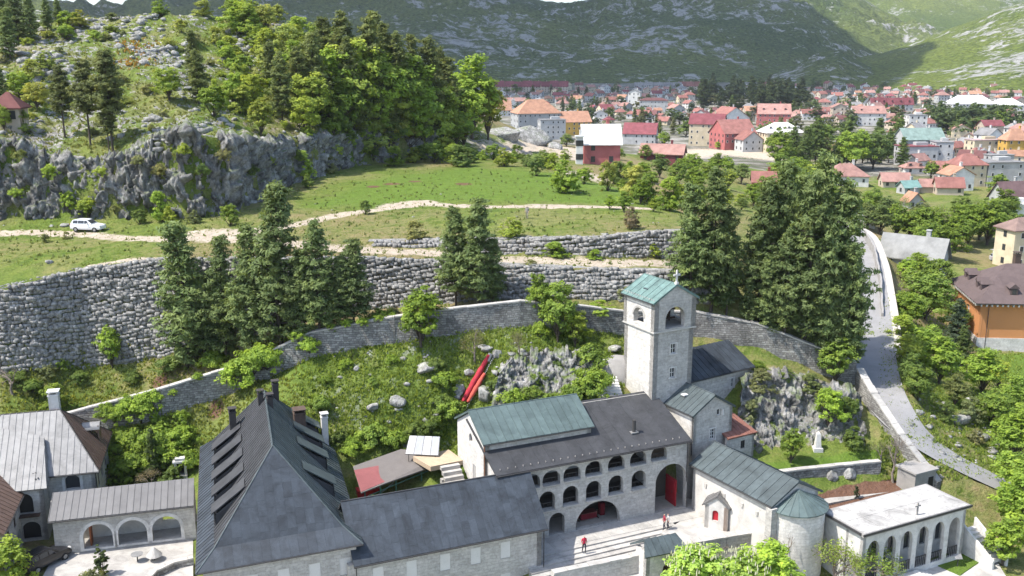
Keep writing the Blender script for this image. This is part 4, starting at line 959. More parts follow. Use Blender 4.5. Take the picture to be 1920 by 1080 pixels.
# ------------------------------------------------------------------ B: loggia range with two tiers of arches
EB = 7.6; P0, P1 = at(931, 893, EB), at(1298, 826, EB); uB, vB, fB = frame2(P0, P1); wB = (P1 - P0).length; DB = 8.6
def sB(px, py, z=None):
    """run along the loggia front at a pixel"""
    u_, n_ = wall_axes(fB(0, .5, 0), fB(1, .5, 0)); d = ray(px, py); q0 = fB(0, .5, 0); t = (q0.dot(vB)) / (d.dot(vB) if False else (d.x * vB.x + d.y * vB.y)); p = Vector((d.x * t, d.y * t, CAMZ + d.z * t)); return (p - q0).dot(uB), p.z
B = thing('loggia_range', 'stone range with two tiers of loggia arches and a large arched porch facing the courtyard', 'building', fB(wB / 2, DB / 2, 0))
hol = []; upper = [(996, 902), (1034, 895), (1073, 886), (1113.5, 877.5), (1156, 867), (1197, 858), (1236, 849)]; lower = [(1026, 939), (1070, 928.5), (1113, 919), (1155, 908.5), (1198, 899)]
ARCH_U, ARCH_L = [], []
for px, py in upper:
    s, z = sB(px, py); ARCH_U.append((s, z)); hol.append(arch(s - .95, s + .95, z - .72, z - .2, 12, .92))
for px, py in lower:
    s, z = sB(px, py); ARCH_L.append((s, z)); hol.append(arch(s - .84, s + .84, z - .97, z + .13, 12, .84))
sp, _ = sB(1121, 990); hol.append(arch(sp - 2.5, sp + 2.5, 0.06, .4, 18, 2.3))
se, _ = sB(1257, 935); hol.append(arch(se - 1.85, se + 1.85, 0.06, 3.35, 16, 1.85))
s1, _ = sB(1044, 1010); hol.append(arch(s1 - .85, s1 + .85, 0.06, 1.5, 12, .85))
b0, b1 = fB(.4, .5, 0), fB(wB - .1, .5, 0)
hol = [[(s - .4 if False else s, z) for s, z in l] for l in hol]
hol = [[(s - .4, z) for s, z in l] for l in hol]
wall('front_wall', b0, b1, -.6, EB - .02, hol, .55, M_ASH, B)
# vaulted spaces behind: back wall, floors, so the arches look into rooms
MB().box(fB(wB / 2, 4.0, EB / 2), uB, vB, Z3, wB - 1, .3, EB).build('inner_wall', simple('loggia shade tone', (0.1, 0.085, 0.07), .9, var=.2, scale=.7), B)  # wall and floor colour darkened to stand for the shade behind the arches
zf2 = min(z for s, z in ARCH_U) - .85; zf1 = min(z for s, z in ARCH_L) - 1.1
for z in (zf2, zf1): MB().box(fB(se / 2 - .8, 2.35, z - .1), uB, vB, Z3, se - 1.9, 2.6, .2).build('loggia_floor', MATS['loggia shade tone'], B)
MB().box(fB(se - 2.15, 2.3, 2.9), uB, vB, Z3, .3, 2.9, 5.8).build('porch_side', M_PLASTER, B)
for A_, hh in ((ARCH_U, .78), (ARCH_L, 1.03)):
    for s, z in A_: MB().box(fB(s, .42, z - hh), uB, vB, Z3, 1.75, .34, .1).build('sill', M_COPE, B)
for s, z in [(s, z - .55) for s, z in ARCH_U] + [(s, z - .75) for s, z in ARCH_L]:
    mb = MB()
    for k in range(4): mb.box(fB(s - .6 + k * .4, .85, z + .12), uB, vB, Z3, .03, .03, .5)
    mb.box(fB(s, .85, z + .36), uB, vB, Z3, 1.5, .05, .05); mb.build('railing', M_GUTTER, B)
door = MB().box(fB(se + .75, 1.6, 1.75), uB, vB, Z3, .12, 1.9, 2.9).box(fB(se + .67, 1.6, 1.75), uB, vB, Z3, .05, 1.5, 2.5).build('porch_door', simple('dark red door', (.26, .012, .02), .6), B)
MB().tube([fB(se + .6, 1.2, 1.6), fB(se + .6, 1.2, 1.9)], .03, 5).build('handle', M_GUTTER, door)
tbl = thing('market_stall', 'red cloth covered stall table inside the big porch arch', 'table', fB(sp, 2.2, 0))
MB().box(fB(sp - .2, 2.4, .45), uB, vB, Z3, 1.8, .8, .6).build('cloth', simple('dark red cloth', (.16, .015, .02), .9), tbl); MB().box(fB(sp - .2, 2.4, .8), uB, vB, Z3, 1.9, .9, .05).build('table_top', simple('stall goods', (.14, .05, .04), .7, var=.5, scale=6), tbl)
for k in (-1, 1): MB().box(fB(sp - .2 + k * 1.1, 2.4, .05), uB, vB, Z3, .08, .8, .1).build('leg', M_WOODD, tbl)
cab = thing('red_cabinet', 'narrow red stand at the right inside the big porch arch', 'stand', fB(sp + 1.5, 2.6, 0))
MB().box(fB(sp + 1.55, 2.6, .7), uB, vB, Z3, .5, .5, 1.3).build('cabinet_body', MATS['dark red cloth'], cab); MB().box(fB(sp + 1.55, 2.28, .7), uB, vB, Z3, .42, .04, 1.1).build('cabinet_door', MATS['dark red cloth'], cab)
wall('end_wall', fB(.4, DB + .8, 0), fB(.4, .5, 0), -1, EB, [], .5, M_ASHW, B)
# big roof rising to the slope behind
zb = 10.55; roof_slope(B, [fB(0, 0, EB), fB(wB, 0, EB), fB(wB, DB - .8, zb), fB(0, DB - .8, zb)], 1.2, 20, M_SLATE2, seam=False)
wall('back_wall', fB(wB, DB - .8, 0), fB(.4, DB - .8, 0), 3, zb - .1, [], .4, M_ASH, B)
gutter(B, fB(0, -.05, EB - .1), fB(wB, -.05, EB - .1)); downpipe(B, fB(wB - .25, .38, EB - .2), 3)
mb = MB()
for k in range(26): mb.box(fB(.6 + k * (wB - 1) / 26, .55, EB + .32), uB, vB, Z3, .05, .12, .14)
o = mb.build('snow_guards', M_CONC, B); tag(o, kind='stuff')
q = aty(1189, 798, fB(14, 5, 0).y); sx, zx = 13.9, 0
qs = (at(1189, 797, 9.3) - fB(0, 0, 9.3)); chs, cht = qs.dot(uB), qs.dot(vB); zc_ = EB + cht * (zb - EB) / (DB - .8)
MB().tube([fB(chs, cht, zc_ - .2), fB(chs, cht, zc_ + 1.35)], .19, 8).build('flue', M_GUTTER, B); MB().box(fB(chs, cht, zc_ + .05), uB, vB, Z3, .8, .6, .12).build('flashing', M_ZINC, B)
# B2: raised gabled block with green copper roof on the left end of the range
q = at(922, 832, 9.6) - fB(0, 0, 9.6); t2 = q.dot(vB); s2 = -.1
q = at(1103, 791, 9.6) - fB(0, 0, 9.6); e2 = q.dot(uB); tr = t2 + 4.0; zr2 = 11.75; tb = tr + 4.0
G2 = thing('copper_roof_block', 'raised gabled block with pale green copper roof above the loggia', 'building', fB(e2 / 2, tr, 5))
wl_ = tb - t2 - .6
win = arch(wl_ - 2.2 - .3, wl_ - 1.3 - .3, 4, 5, 8)
A_, B_ = fB(s2 + .25, tb - .3, 0), fB(s2 + .25, t2 + .3, 0); L_ = (B_ - A_).length
wall('gable_wall', A_, B_, -.5, 9.5, [arch(L_ / 2 - .42, L_ / 2 + .42, 8.35, 8.8, 10, .5), rect(L_ / 2 + .5, L_ / 2 + 1.3, 4.6, 6.3)], .5, M_ASHW, G2, outline=[(0, -.5), (L_, -.5), (L_, 9.45), (L_ / 2, zr2 - .25), (0, 9.45)])
window(A_, B_, L_ / 2 + .9, 4.6, .8, 1.7, G2, .1, (1, 0), frame=M_SHUT, pane=M_SHUT); window(A_, B_, L_ / 2, 8.35, .8, .8, G2, .25, (1, 0), frame=M_GUTTER)
wall('side_wall', fB(s2 + .25, t2 + .3, 0), fB(e2 - .25, t2 + .3, 0), 5, 9.55, [], .4, M_ASH, G2)
A_, B_ = fB(e2 - .25, t2 + .3, 0), fB(e2 - .25, tb - .3, 0); L_ = (B_ - A_).length
wall('gable_wall', A_, B_, 5, 9.5, [], .4, M_ASH, G2, outline=[(0, 5), (L_, 5), (L_, 9.45), (L_ / 2, zr2 - .25), (0, 9.45)])
roof_slope(G2, [fB(s2, t2, 9.6), fB(e2, t2, 9.6), fB(e2, tr, zr2), fB(s2, tr, zr2)], .78, 20, M_COPPER); roof_slope(G2, [fB(e2, tb, 9.6), fB(s2, tb, 9.6), fB(s2, tr, zr2), fB(e2, tr, zr2)], .78, 20, M_COPPER)
ridge_cap(G2, fB(s2, tr, zr2 + .02), fB(e2, tr, zr2 + .02), M_COPPER, .07); gutter(G2, fB(s2, t2 - .05, 9.5), fB(e2, t2 - .05, 9.5), .06)
downpipe(G2, fB(s2 + .18, t2 + .2, 9.4), 2, .06, simple('rust pipe', (.2, .09, .05), .7))
# steps up beside its end wall
st = thing('stone_steps', 'pale stone steps climbing beside the gable of the copper roofed block', 'steps', fB(-1.6, 2, 0))
for k in range(15): MB().box(fB(-1.5, 1.5 + k * .5, .2 + k * .37), uB, vB, Z3, 2.0, .52, .36 + .0).box(fB(-1.5, 1.5 + k * .5, -.2 + k * .3), uB, vB, Z3, 2.0, .5, .5).build('step', M_PAVE, st)
MB().box(fB(-2.7, 4.6, 2.3), uB, vB, Z3, .35, 5.5, 3.2).build('side_wall', M_ASHW, st)
lp = MB().prism([fB(.2, 9.2, 5.55), fB(-.2, 12.4, 5.55), fB(-4.2, 12.2, 5.55), fB(-3.4, 9.0, 5.55)], Z3 * -.5).build('landing', simple('tan gravel', (.46, .36, .25), .95, var=.2), st)

# ------------------------------------------------------------------ T: bell tower
TZ = 20.8; pf = aty(1228, 567, 99.4); pl = None
angT = R(29); uT = Vector((math.cos(angT), math.sin(angT), 0)); vT = Vector((-uT.y, uT.x, 0)); sT = 5.5; TZ = pf.z
def fT(s, t, z): return Vector((pf.x, pf.y, 0)) + uT * s + vT * t + Z3 * z
T = thing('bell_tower', 'square stone bell tower with verdigris gabled roof and open belfry arches', 'tower', fT(sT / 2, sT / 2, 9))
zs = TZ - 3.35; bt = .12
k0 = [fT(bt, bt, 0), fT(sT - bt, bt, 0), fT(sT - bt, sT - bt, 0), fT(bt, sT - bt, 0)]; kt = [fT(0, 0, 0), fT(sT, 0, 0), fT(sT, sT, 0), fT(0, sT, 0)]
mats_ = [M_ASH, M_ASH, M_ASH, M_ASHW]; Lk = sT - 2 * bt  # left wall in paler stone than the rest: its sunlight is in the colour
zw1, zw2 = TZ - 6.0, TZ - 8.7
wall('shaft_wall', k0[0], k0[1], 5, zs, [rect(Lk / 2 - .38, Lk / 2 + .38, zw1, zw1 + 1.1), rect(Lk / 2 - .38, Lk / 2 + .38, zw2, zw2 + 1.1)], .6, M_ASH, T)
for z in (zw1, zw2): window(k0[0], k0[1], Lk / 2, z, .76, 1.1, T, .14, (1, 1)); surround(k0[0], k0[1], Lk / 2, z, .76, 1.1, T, .1)
for i in (1, 2, 3): wall('shaft_wall', k0[i], k0[(i + 1) % 4], 5, zs, [], .6, mats_[i], T)
MB().box(fT(sT / 2, sT / 2, zs), uT, vT, Z3, sT + .12, sT + .12, .16).build('string_course', M_COPE, T)
gb = TZ + 1.55
for i in range(4):
    q0, q1 = kt[i], kt[(i + 1) % 4]; r_ = 1.28 if i in (0, 2) else .9
    hl = [arch(sT / 2 - r_, sT / 2 + r_, zs + .1 + (.4 if i in (1, 3) else .12), zs + 1.25, 16, r_)]
    out = [(0, zs + .08), (sT, zs + .08), (sT, TZ), (sT / 2, gb), (0, TZ)] if i in (0, 2) else None
    wall('belfry_wall', q0, q1, zs + .08, TZ, hl, .6, mats_[i], T, outline=out)
    mb = MB(); n_ = 18
    for k in range(n_):
        a0, a1 = math.pi * k / n_, math.pi * (k + 1) / n_; P_ = [on_wall(q0, q1, sT / 2 + rr * math.cos(a), zs + 1.25 + rr * math.sin(a), 0.0) for rr, a in ((r_ + .02, a0), (r_ + .26, a0), (r_ + .26, a1), (r_ + .02, a1))]
        mb.prism([p + wall_axes(q0, q1)[1] * .05 for p in P_], wall_axes(q0, q1)[1] * -.1)
    mb.build('arch_ring', M_COPE, T)
ov = .32
roof_slope(T, [fT(-ov, sT + .15, TZ - .12), fT(-ov, -.15, TZ - .12), fT(sT / 2, -.15, gb + .12), fT(sT / 2, sT + .15, gb + .12)], .9, 1.5, M_COPPERL); roof_slope(T, [fT(sT + ov, -.15, TZ - .12), fT(sT + ov, sT + .15, TZ - .12), fT(sT / 2, sT + .15, gb + .12), fT(sT / 2, -.15, gb + .12)], .9, 1.5, M_COPPERL)
ridge_cap(T, fT(sT / 2, -.15, gb + .13), fT(sT / 2, sT + .15, gb + .13), M_COPPERL, .06); gutter(T, fT(-ov - .05, -.1, TZ - .2), fT(-ov - .05, sT + .1, TZ - .2), .06)
mb = MB()
for k in range(14): mb.box(fT(-ov + .35, .2 + k * (sT - .4) / 13, TZ + .12), uT, vT, Z3, .06, .16, .16)
tag(mb.build('snow_guards', M_COPE, T), kind='stuff')
MB().box(fT(sT * .22, sT * .55, TZ + .72), uT, vT, Z3, .5, .7, .12).build('roof_hatch', M_COPPERD, T)
crs = MB(); pc = fT(sT / 2, -.0, gb + .1); crs.box(pc + Z3 * .75, uT, vT, Z3, .16, .16, 1.5).box(pc + Z3 * .98, uT, vT, Z3, .34, .15, .2).box(pc + Z3 * .98 + uT * .29, uT, vT, Z3, .24, .15, .2).box(pc + Z3 * .98 - uT * .29, uT, vT, Z3, .24, .15, .2).box(pc + Z3 * .1, uT, vT, Z3, .34, .34, .24); crs.build('cross', M_MARBLE, T)
bf = MB()
for k in (1.4, 2.75, 4.1): bf.box(fT(k, sT / 2, zs + 1.4), uT, vT, Z3, .16, .16, 2.6)
for z in (.5, 1.5, 2.5): bf.box(fT(sT / 2, sT / 2, zs + z), uT, vT, Z3, sT - 1.3, .14, .16)
bf.tube([fT(1.4, sT / 2, zs + .3), fT(2.75, sT / 2, zs + 2.4)], .07, 5).tube([fT(4.1, sT / 2, zs + .3), fT(2.75, sT / 2, zs + 2.4)], .07, 5); bf.build('bell_frame', M_WOODD, T)
for sx_ in (2.05, 3.45):
    V = []; Fq = []; prof = [(.06, .62), (.2, .58), (.27, .4), (.33, .15), (.46, 0)]; n_ = 14
    for r_, z in prof:
        for k in range(n_): V.append(fT(sx_, sT / 2 - .02, zs + .95 + z) + Vector((r_ * math.cos(6.283 * k / n_), r_ * math.sin(6.283 * k / n_), 0)))
    for i in range(len(prof) - 1):
        for k in range(n_): Fq.append((i * n_ + k, i * n_ + (k + 1) % n_, (i + 1) * n_ + (k + 1) % n_, (i + 1) * n_ + k))
    part('bell', V, Fq, simple('bronze', (.12, .085, .045), .4, .8), T, True)
MB().box(fT(sT / 2, sT / 2, zs + .16), uT, vT, Z3, sT - 1.25, sT - 1.25, .12).build('belfry_floor', M_CONC, T)

# ------------------------------------------------------------------ D: gabled block in front of the tower; E: church; F: chapel behind; G: little annex
def gable_box(name, label, P_l, dvec, L, w, ze, zrdg, z0, roofm, wallm, cw=.85, front_holes=None, left_holes=None, seam=True, cat='building', oh=.3, left_mat=None, right_mat=None):
    """gabled block: P_l = front left eave corner, ridge runs back along dvec for L, width w to its right"""
    v = Vector((dvec[0], dvec[1], 0)).normalized(); u = Vector((v.y, -v.x, 0)); P_ = Vector((P_l[0], P_l[1], 0))
    f = lambda s, t, z: P_ + u * s + v * t + Z3 * z
    ob = thing(name, label, cat, f(w / 2, L / 2, z0))
    A0, A1 = f(oh, oh * .6, 0), f(w - oh, oh * .6, 0); W_ = w - 2 * oh; rise = (zrdg - ze) / (w / 2); zz = ze + oh * rise - .16
    wall('gable_wall', A0, A1, z0, zz, front_holes or [], .4, wallm, ob, outline=[(0, z0), (W_, z0), (W_, zz), (W_ / 2, zrdg - .2), (0, zz)])
    wall('gable_wall', f(w - oh, L - oh * .6, 0), f(oh, L - oh * .6, 0), z0, zz, [], .4, wallm, ob, outline=[(0, z0), (W_, z0), (W_, zz), (W_ / 2, zrdg - .2), (0, zz)])
    wall('side_wall', f(oh, L - oh * .6, 0), A0, z0, zz, left_holes or [], .4, left_mat or wallm, ob); wall('side_wall', A1, f(w - oh, L - oh * .6, 0), z0, zz, [], .4, right_mat or wallm, ob)
    roof_slope(ob, [f(0, L, ze), f(0, 0, ze), f(w / 2, 0, zrdg), f(w / 2, L, zrdg)], cw, 30, roofm, seam=seam); roof_slope(ob, [f(w, 0, ze), f(w, L, ze), f(w / 2, L, zrdg), f(w / 2, 0, zrdg)], cw, 30, roofm, seam=seam)
    ridge_cap(ob, f(w / 2, 0, zrdg + .02), f(w / 2, L, zrdg + .02), roofm, .06); gutter(ob, f(-.04, 0, ze - .1), f(-.04, L, ze - .1), .06); gutter(ob, f(w + .04, 0, ze - .1), f(w + .04, L, ze - .1), .06)
    return ob, f, A0, A1
dirv = (at(1292, 870, 5.0) - at(1447, 951, 5.0)); dirv.z = 0; dirv.normalize(); print('church axis', dirv)
pd = at(1299, 781, 9.4); Ld = 7.2; wd_ = 6.0
hw = wd_ - .6
D, fD, d0, d1 = gable_box('gabled_block', 'grey stone gabled block with charcoal roof in front of the bell tower', pd, dirv, Ld, wd_, 9.4, 11.2, -.5, M_COPPERD, M_ASH, .75,
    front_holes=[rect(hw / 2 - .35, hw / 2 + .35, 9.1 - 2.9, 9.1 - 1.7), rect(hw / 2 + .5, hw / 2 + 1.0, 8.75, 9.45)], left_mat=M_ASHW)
window(d0, d1, hw / 2, 6.2, .7, 1.2, D, .14, (1, 2)); surround(d0, d1, hw / 2, 6.2, .7, 1.2, D, .1); window(d0, d1, hw / 2 + .75, 8.75, .5, .7, D, .14, (0, 0)); MB().box(on_wall(d0, d1, hw / 2 + 1.15, 9.1, .12), wall_axes(d0, d1)[0], wall_axes(d0, d1)[1], Z3, .05, .35, .65).build('open_shutter', M_FRAME, D)
MB().box(fD(wd_ * .28, Ld * .45, 9.4 + 1.8 * .56 + .1), *[Vector(x) for x in (wall_axes(d0, d1)[0], -wall_axes(d0, d1)[1], Z3)], .7, .55, .12).build('roof_light', M_FRAME, D)
downpipe(D, d0 + Vector((-.1, -.1, 9.2)), 5)
pe = at(1447, 951, 5.0); Lc = (at(1292, 870, 5.0) - pe).length; wc_ = 6.8
E_, fE, e0, e1 = gable_box('church', 'whitewashed church with green seamed roof and a round apse', pe, dirv, Lc, wc_, 5.0, 6.75, -3.5, M_COPPERD, M_ASHW, .95, left_mat=M_PLASTER, oh=.4)
# apse: half cylinder with fan roof
ac = fE(wc_ / 2, .25, 0); ra = 2.75; n_ = 22; vv = -dirv; uu = Vector((dirv.y, -dirv.x, 0)); V = []; Fq = []
for k in range(n_ + 1):
    a = math.pi * k / n_; q = ac + uu * (-ra * math.cos(a)) + vv * (ra * math.sin(a))
    V += [Vector((q.x, q.y, -4)), Vector((q.x, q.y, 4.6))]
for k in range(n_): Fq.append((2 * k, 2 * k + 2, 2 * k + 3, 2 * k + 1))
part('apse_wall', V, Fq, M_ASHW, E_, True)
for k in range(n_ // 2):
    a0, a1 = math.pi * 2 * k / n_, math.pi * (2 * k + 2) / n_; rr = ra + .3
    t0 = ac + uu * (-rr * math.cos(a0)) + vv * (rr * math.sin(a0)) + Z3 * 4.5; t1 = ac + uu * (-rr * math.cos(a1 - .012)) + vv * (rr * math.sin(a1 - .012)) + Z3 * 4.5; tp_ = ac + vv * .2 + Z3 * 5.95
    t1b = ac + uu * (-rr * math.cos(a1)) + vv * (rr * math.sin(a1)) + Z3 * 4.5
    MB().add([t0, t1b, tp_, t0 - Z3 * .1, t1b - Z3 * .1, tp_ - Z3 * .1], [(0, 1, 2), (5, 4, 3), (0, 3, 4, 1), (1, 4, 5, 2), (2, 5, 3, 0)]).tube([t0 + Z3 * .03, tp_ + Z3 * .03], .035, 4).build('apse_sheet', M_COPPER, E_)
MB().box(fE(.25, .2, 1.0), uu, vv, Z3, .75, .75, 7.6).build('corner_pier', M_ASH, E_)
su, sn_ = wall_axes(fE(.4, Lc, 0), fE(.4, 0, 0))
for s in (2.2, 4.9, 7.4, 9.4): MB().box(on_wall(fE(.4, Lc, 0), fE(.4, 0, 0), s, 3.4, .06), su, sn_, Z3, .3, .1, .42).build('wall_corbel', M_COPE, E_)
# porch chapel on its left wall
pv = Vector((-uu.x, -uu.y, 0)); pp = on_wall(fE(.4, Lc, 0), fE(.4, 0, 0), 7.6, 0, 2.5)
Pp, fP, p0_, p1_ = gable_box('porch', 'tiny gabled porch with grey seamed roof and red arched niche', at(1318, 945, 2.5), (0.42, 0.9), 2.4, 2.7, 2.5, 3.6, -1.5, M_GREYR, M_PLASTER, .6, front_holes=[arch(.75, 1.35, .9, 1.7, 10)], cat='porch', oh=.2, right_mat=simple('rose stone', (.5, .38, .3), .9, var=.2))
MB().prism([on_wall(p0_, p1_, s, z, -.15) for s, z in arch(.75, 1.35, .9, 1.7, 10)], wall_axes(p0_, p1_)[1] * -.05).build('niche_door', M_RED, Pp)
pg = at(1300, 715, 11.0); pg2 = at(1416, 687, 11.0); gv_ = pg2 - pg; gv_.z = 0; wF = gv_.length; gu = gv_.normalized(); gvv = Vector((-gu.y, gu.x, 0))
Fh = thing('rear_chapel', 'small dark roofed chapel tucked behind the right side of the bell tower', 'building', pg + gu * wF / 2 - Z3 * 6)
def fF(s, t, z): return Vector((pg.x, pg.y, 0)) + gu * s + gvv * t + Z3 * z
roof_slope(Fh, [fF(-1.5, 0, 11), fF(wF, 0, 11), fF(wF - .2, 4.2, 13.2), fF(-1.5, 4.2, 13.2)], .8, 20, M_SLATE); roof_slope(Fh, [fF(wF, 8, 11), fF(-1.5, 8, 11), fF(-1.5, 4.2, 13.2), fF(wF - .2, 4.2, 13.2)], .8, 20, M_SLATE2)
A_, B_ = fF(-1.2, .35, 0), fF(wF - .3, .35, 0); L_ = (B_ - A_).length
wall('front_wall', A_, B_, 5, 11, [rect(L_ * .72 - .3, L_ * .72 + .3, 9.0, 10.1)], .4, M_ASH, Fh); window(A_, B_, L_ * .72, 9.0, .6, 1.1, Fh, .14, (1, 1)); surround(A_, B_, L_ * .72, 9, .6, 1.1, Fh, .1)
A_, B_ = fF(wF - .3, .35, 0), fF(wF - .3, 7.7, 0); L_ = (B_ - A_).length; wall('gable_wall', A_, B_, 5, 11, [], .4, M_ASH, Fh, outline=[(0, 5), (L_, 5), (L_, 11), (L_ / 2, 13), (0, 11)])
wall('back_wall', fF(wF - .3, 7.7, 0), fF(-1.2, 7.7, 0), 6, 11, [], .4, M_ASH, Fh); gutter(Fh, fF(-1.5, -.04, 10.9), fF(wF, -.04, 10.9), .06)
ga = at(1381, 817, 6.4)
Ga = thing('annex', 'tiny stone annex with rusty red lean-to roof beside the garden crag', 'building', ga - Z3 * 4)
gd = (at(1418, 808, 6.4) - ga); gd.z = 0; gw = gd.length; gd.normalize(); gn = Vector((-gd.y, gd.x, 0))
def fG(s, t, z): return Vector((ga.x, ga.y, 0)) + gd * s + gn * t + Z3 * z
roof_slope(Ga, [fG(-1.2, -.1, 6.3), fG(gw + .1, -.1, 6.3), fG(gw - .2, 4.0, 7.5), fG(-1.2, 4.0, 7.5)], .7, 10, simple('rusty sheet', (.22, .1, .075), .7, var=.3, rnd_amt=.1))
A_, B_ = fG(-1.2, .15, 0), fG(gw - .1, .15, 0); wall('front_wall', A_, B_, 2, 6.3, [rect(2.0, 2.6, 4.7, 5.6)], .3, M_ASH, Ga); window(A_, B_, 2.3, 4.7, .6, .9, Ga, .1, (1, 0), frame=M_GUTTER); wall('side_wall', fG(gw - .1, .15, 0), fG(gw - .1, 3.9, 0), 2, 6.3, [], .3, M_ASH, Ga)
# rounded concrete apse-like cistern left of the tower, and its steps
cw_ = aty(1158, 668, 105.5); V = []; Fq = []
cist = thing('cistern', 'rounded concrete cistern wall left of the bell tower', 'wall', cw_ - Z3 * 3)
for k in range(13):
    a = math.pi * (k / 12) ; q = cw_ + Vector((-2.4 * math.cos(a), -1.6 * math.sin(a), 0)); V += [q - Z3 * 3.4, q]
V.append(cw_ + Vector((0, .6, 0)))
for k in range(12): Fq.append((2 * k, 2 * k + 2, 2 * k + 3, 2 * k + 1)); Fq.append((2 * k + 1, 2 * k + 3, 26))
part('cistern_wall', V, Fq, M_CONC, cist, True)
ts = thing('tower_steps', 'fan of pale stone steps at the left foot of the bell tower', 'steps', aty(1150, 745, 100.5))
for k in range(9):
    q = aty(1163 - k * .8, 752 - k * 5.6, 99.8 + k * .42); MB().box(q - Z3 * .15 - X3 * 1.0, X3, Y3, Z3, 3.0 - k * .12, .5, .34).build('step', M_MARBLE, ts)

# ------------------------------------------------------------------ courtyard: paving slabs and long steps
cy = thing('courtyard', None, None, fB(9, -3, 0)); tag(cy, kind='structure')
MB().prism([fB(2.0, .5, -.03), fB(wB + .5, .9, -.03), fB(wB + 1.2, -1.6, -.03), fB(2.0, -1.9, -.03)], Z3 * -.6).build('paving_bed', M_CONC, cy)
MB().prism([fB(.8, 4.2, .0), fB(wB + 4.5, 4.2, .0), fB(wB + 4.5, .4, .0), fB(.8, .4, .0)], Z3 * -.5).build('porch_floor', simple('porch stone', (.42, .37, .31), .9, var=.2), cy)
MB().prism([at(1290, 968, -.012), at(1316, 952, -.012), at(1400, 1000, -.012), at(1330, 1030, -.012), at(1240, 1000, -.012)], Z3 * -.5).build('church_paving', M_PAVE, cy)
fp_ = MB().prism([Vector((-45, 45, -3.7)), Vector((40, 45, -3.7)), fC(wC + 12, -1.5, -3.7), fA(-1, -1.5, -3.7)], Z3 * -.4).build('front_bounce_slab', M_PAVE, None); tag(fp_, kind='structure')  # unseen slab added before the fronts to bounce neutral light onto their walls
for i in range(13):
    for j in range(2):
        s0 = 2.0 + i * (wB - 1.2) / 13; s1_ = 2.0 + (i + 1) * (wB - 1.2) / 13; t0, t1_ = .5 - j * 1.2, .5 - (j + 1) * 1.2
        MB().prism([fB(s0 + .012, t0 - .012, .012 + rnd.uniform(0, .006)), fB(s1_ - .012, t0 - .012, .012), fB(s1_ - .012, t1_ + .012, .012), fB(s0 + .012, t1_ + .012, .012)], Z3 * -.06).build('paving_slab', M_PAVE, cy)
for k in range(6): MB().prism([fB(1.6, -1.9 - k * .62, -.02 - k * .16), fB(wB - 3.2, -1.7 - k * .62, -.02 - k * .16), fB(wB - 3.2, -2.4 - k * .62, -.02 - k * .16), fB(1.6, -2.6 - k * .62, -.02 - k * .16)], Z3 * -.5).build('step', M_PAVE, cy)
MB().prism([fB(1.6, -5.5, -1.1), fB(wB + 1, -5.4, -1.1), fB(wB + 2, -9, -1.1), fB(1.6, -9, -1.1)], Z3 * -.6).build('lower_paving', M_PAVE, cy)
# front wall of the courtyard with a small roofed gate
def fq(px, py, z): return at(px, py, z)
w0, w1 = at(1040, 1066, .6), at(1210, 1033, .6)
rubble_wall('courtyard_wall', 'grey stone wall closing the courtyard left of the roofed gate', [at(1036, 1072, .7), at(1208, 1036, .7)], 4.2, .6, mat=M_ASH)
rubble_wall('courtyard_wall', 'grey stone wall with flat coping between the roofed gate and the church', [at(1282, 1018, .9), at(1360, 1004, 1.0), at(1440, 990, 1.1)], 4.6, .7, mat=M_ASH)
g0 = at(1212, 1040, 1.5); gd_ = at(1282, 1026, 1.5) - g0; gd_.z = 0; gL = gd_.length; gu_ = gd_.normalized(); gn_ = Vector((-gu_.y, gu_.x, 0))
def fg(s, t, z): return Vector((g0.x, g0.y, 0)) + gu_ * s + gn_ * t + Z3 * z
gt = thing('roofed_gate', 'small gatehouse with dark hipped roof in the courtyard wall', 'gate', fg(gL / 2, .6, -3))
roof_slope(gt, [fg(-.4, -.5, 1.5), fg(gL + .3, -.5, 1.5), fg(gL - .3, 1.0, 2.5), fg(.3, 1.0, 2.5)], .7, 10, M_COPPERD); roof_slope(gt, [fg(gL + .3, 2.5, 1.5), fg(-.4, 2.5, 1.5), fg(.3, 1.0, 2.5), fg(gL - .3, 1.0, 2.5)], .7, 10, M_COPPERD)
A_, B_ = fg(0, 0, 0), fg(gL, 0, 0); wall('gate_wall', A_, B_, -3.5, 1.45, [arch(gL * .45, gL * .45 + 1.3, -3.4, -.4, 12)], .5, M_ASHW, gt); wall('gate_side', fg(0, 2, 0), fg(0, 0, 0), -3.5, 1.45, [], .4, M_ASHW, gt); wall('gate_side', fg(gL, 0, 0), fg(gL, 2, 0), -3.5, 1.45, [], .4, M_ASHW, gt)
MB().box(fg(gL * .45 + .65, .6, -1.7), gu_, gn_, Z3, 1.3, .08, 3.4).build('gate_door', M_WOODD, gt)
for px in (1293, 1300): pass
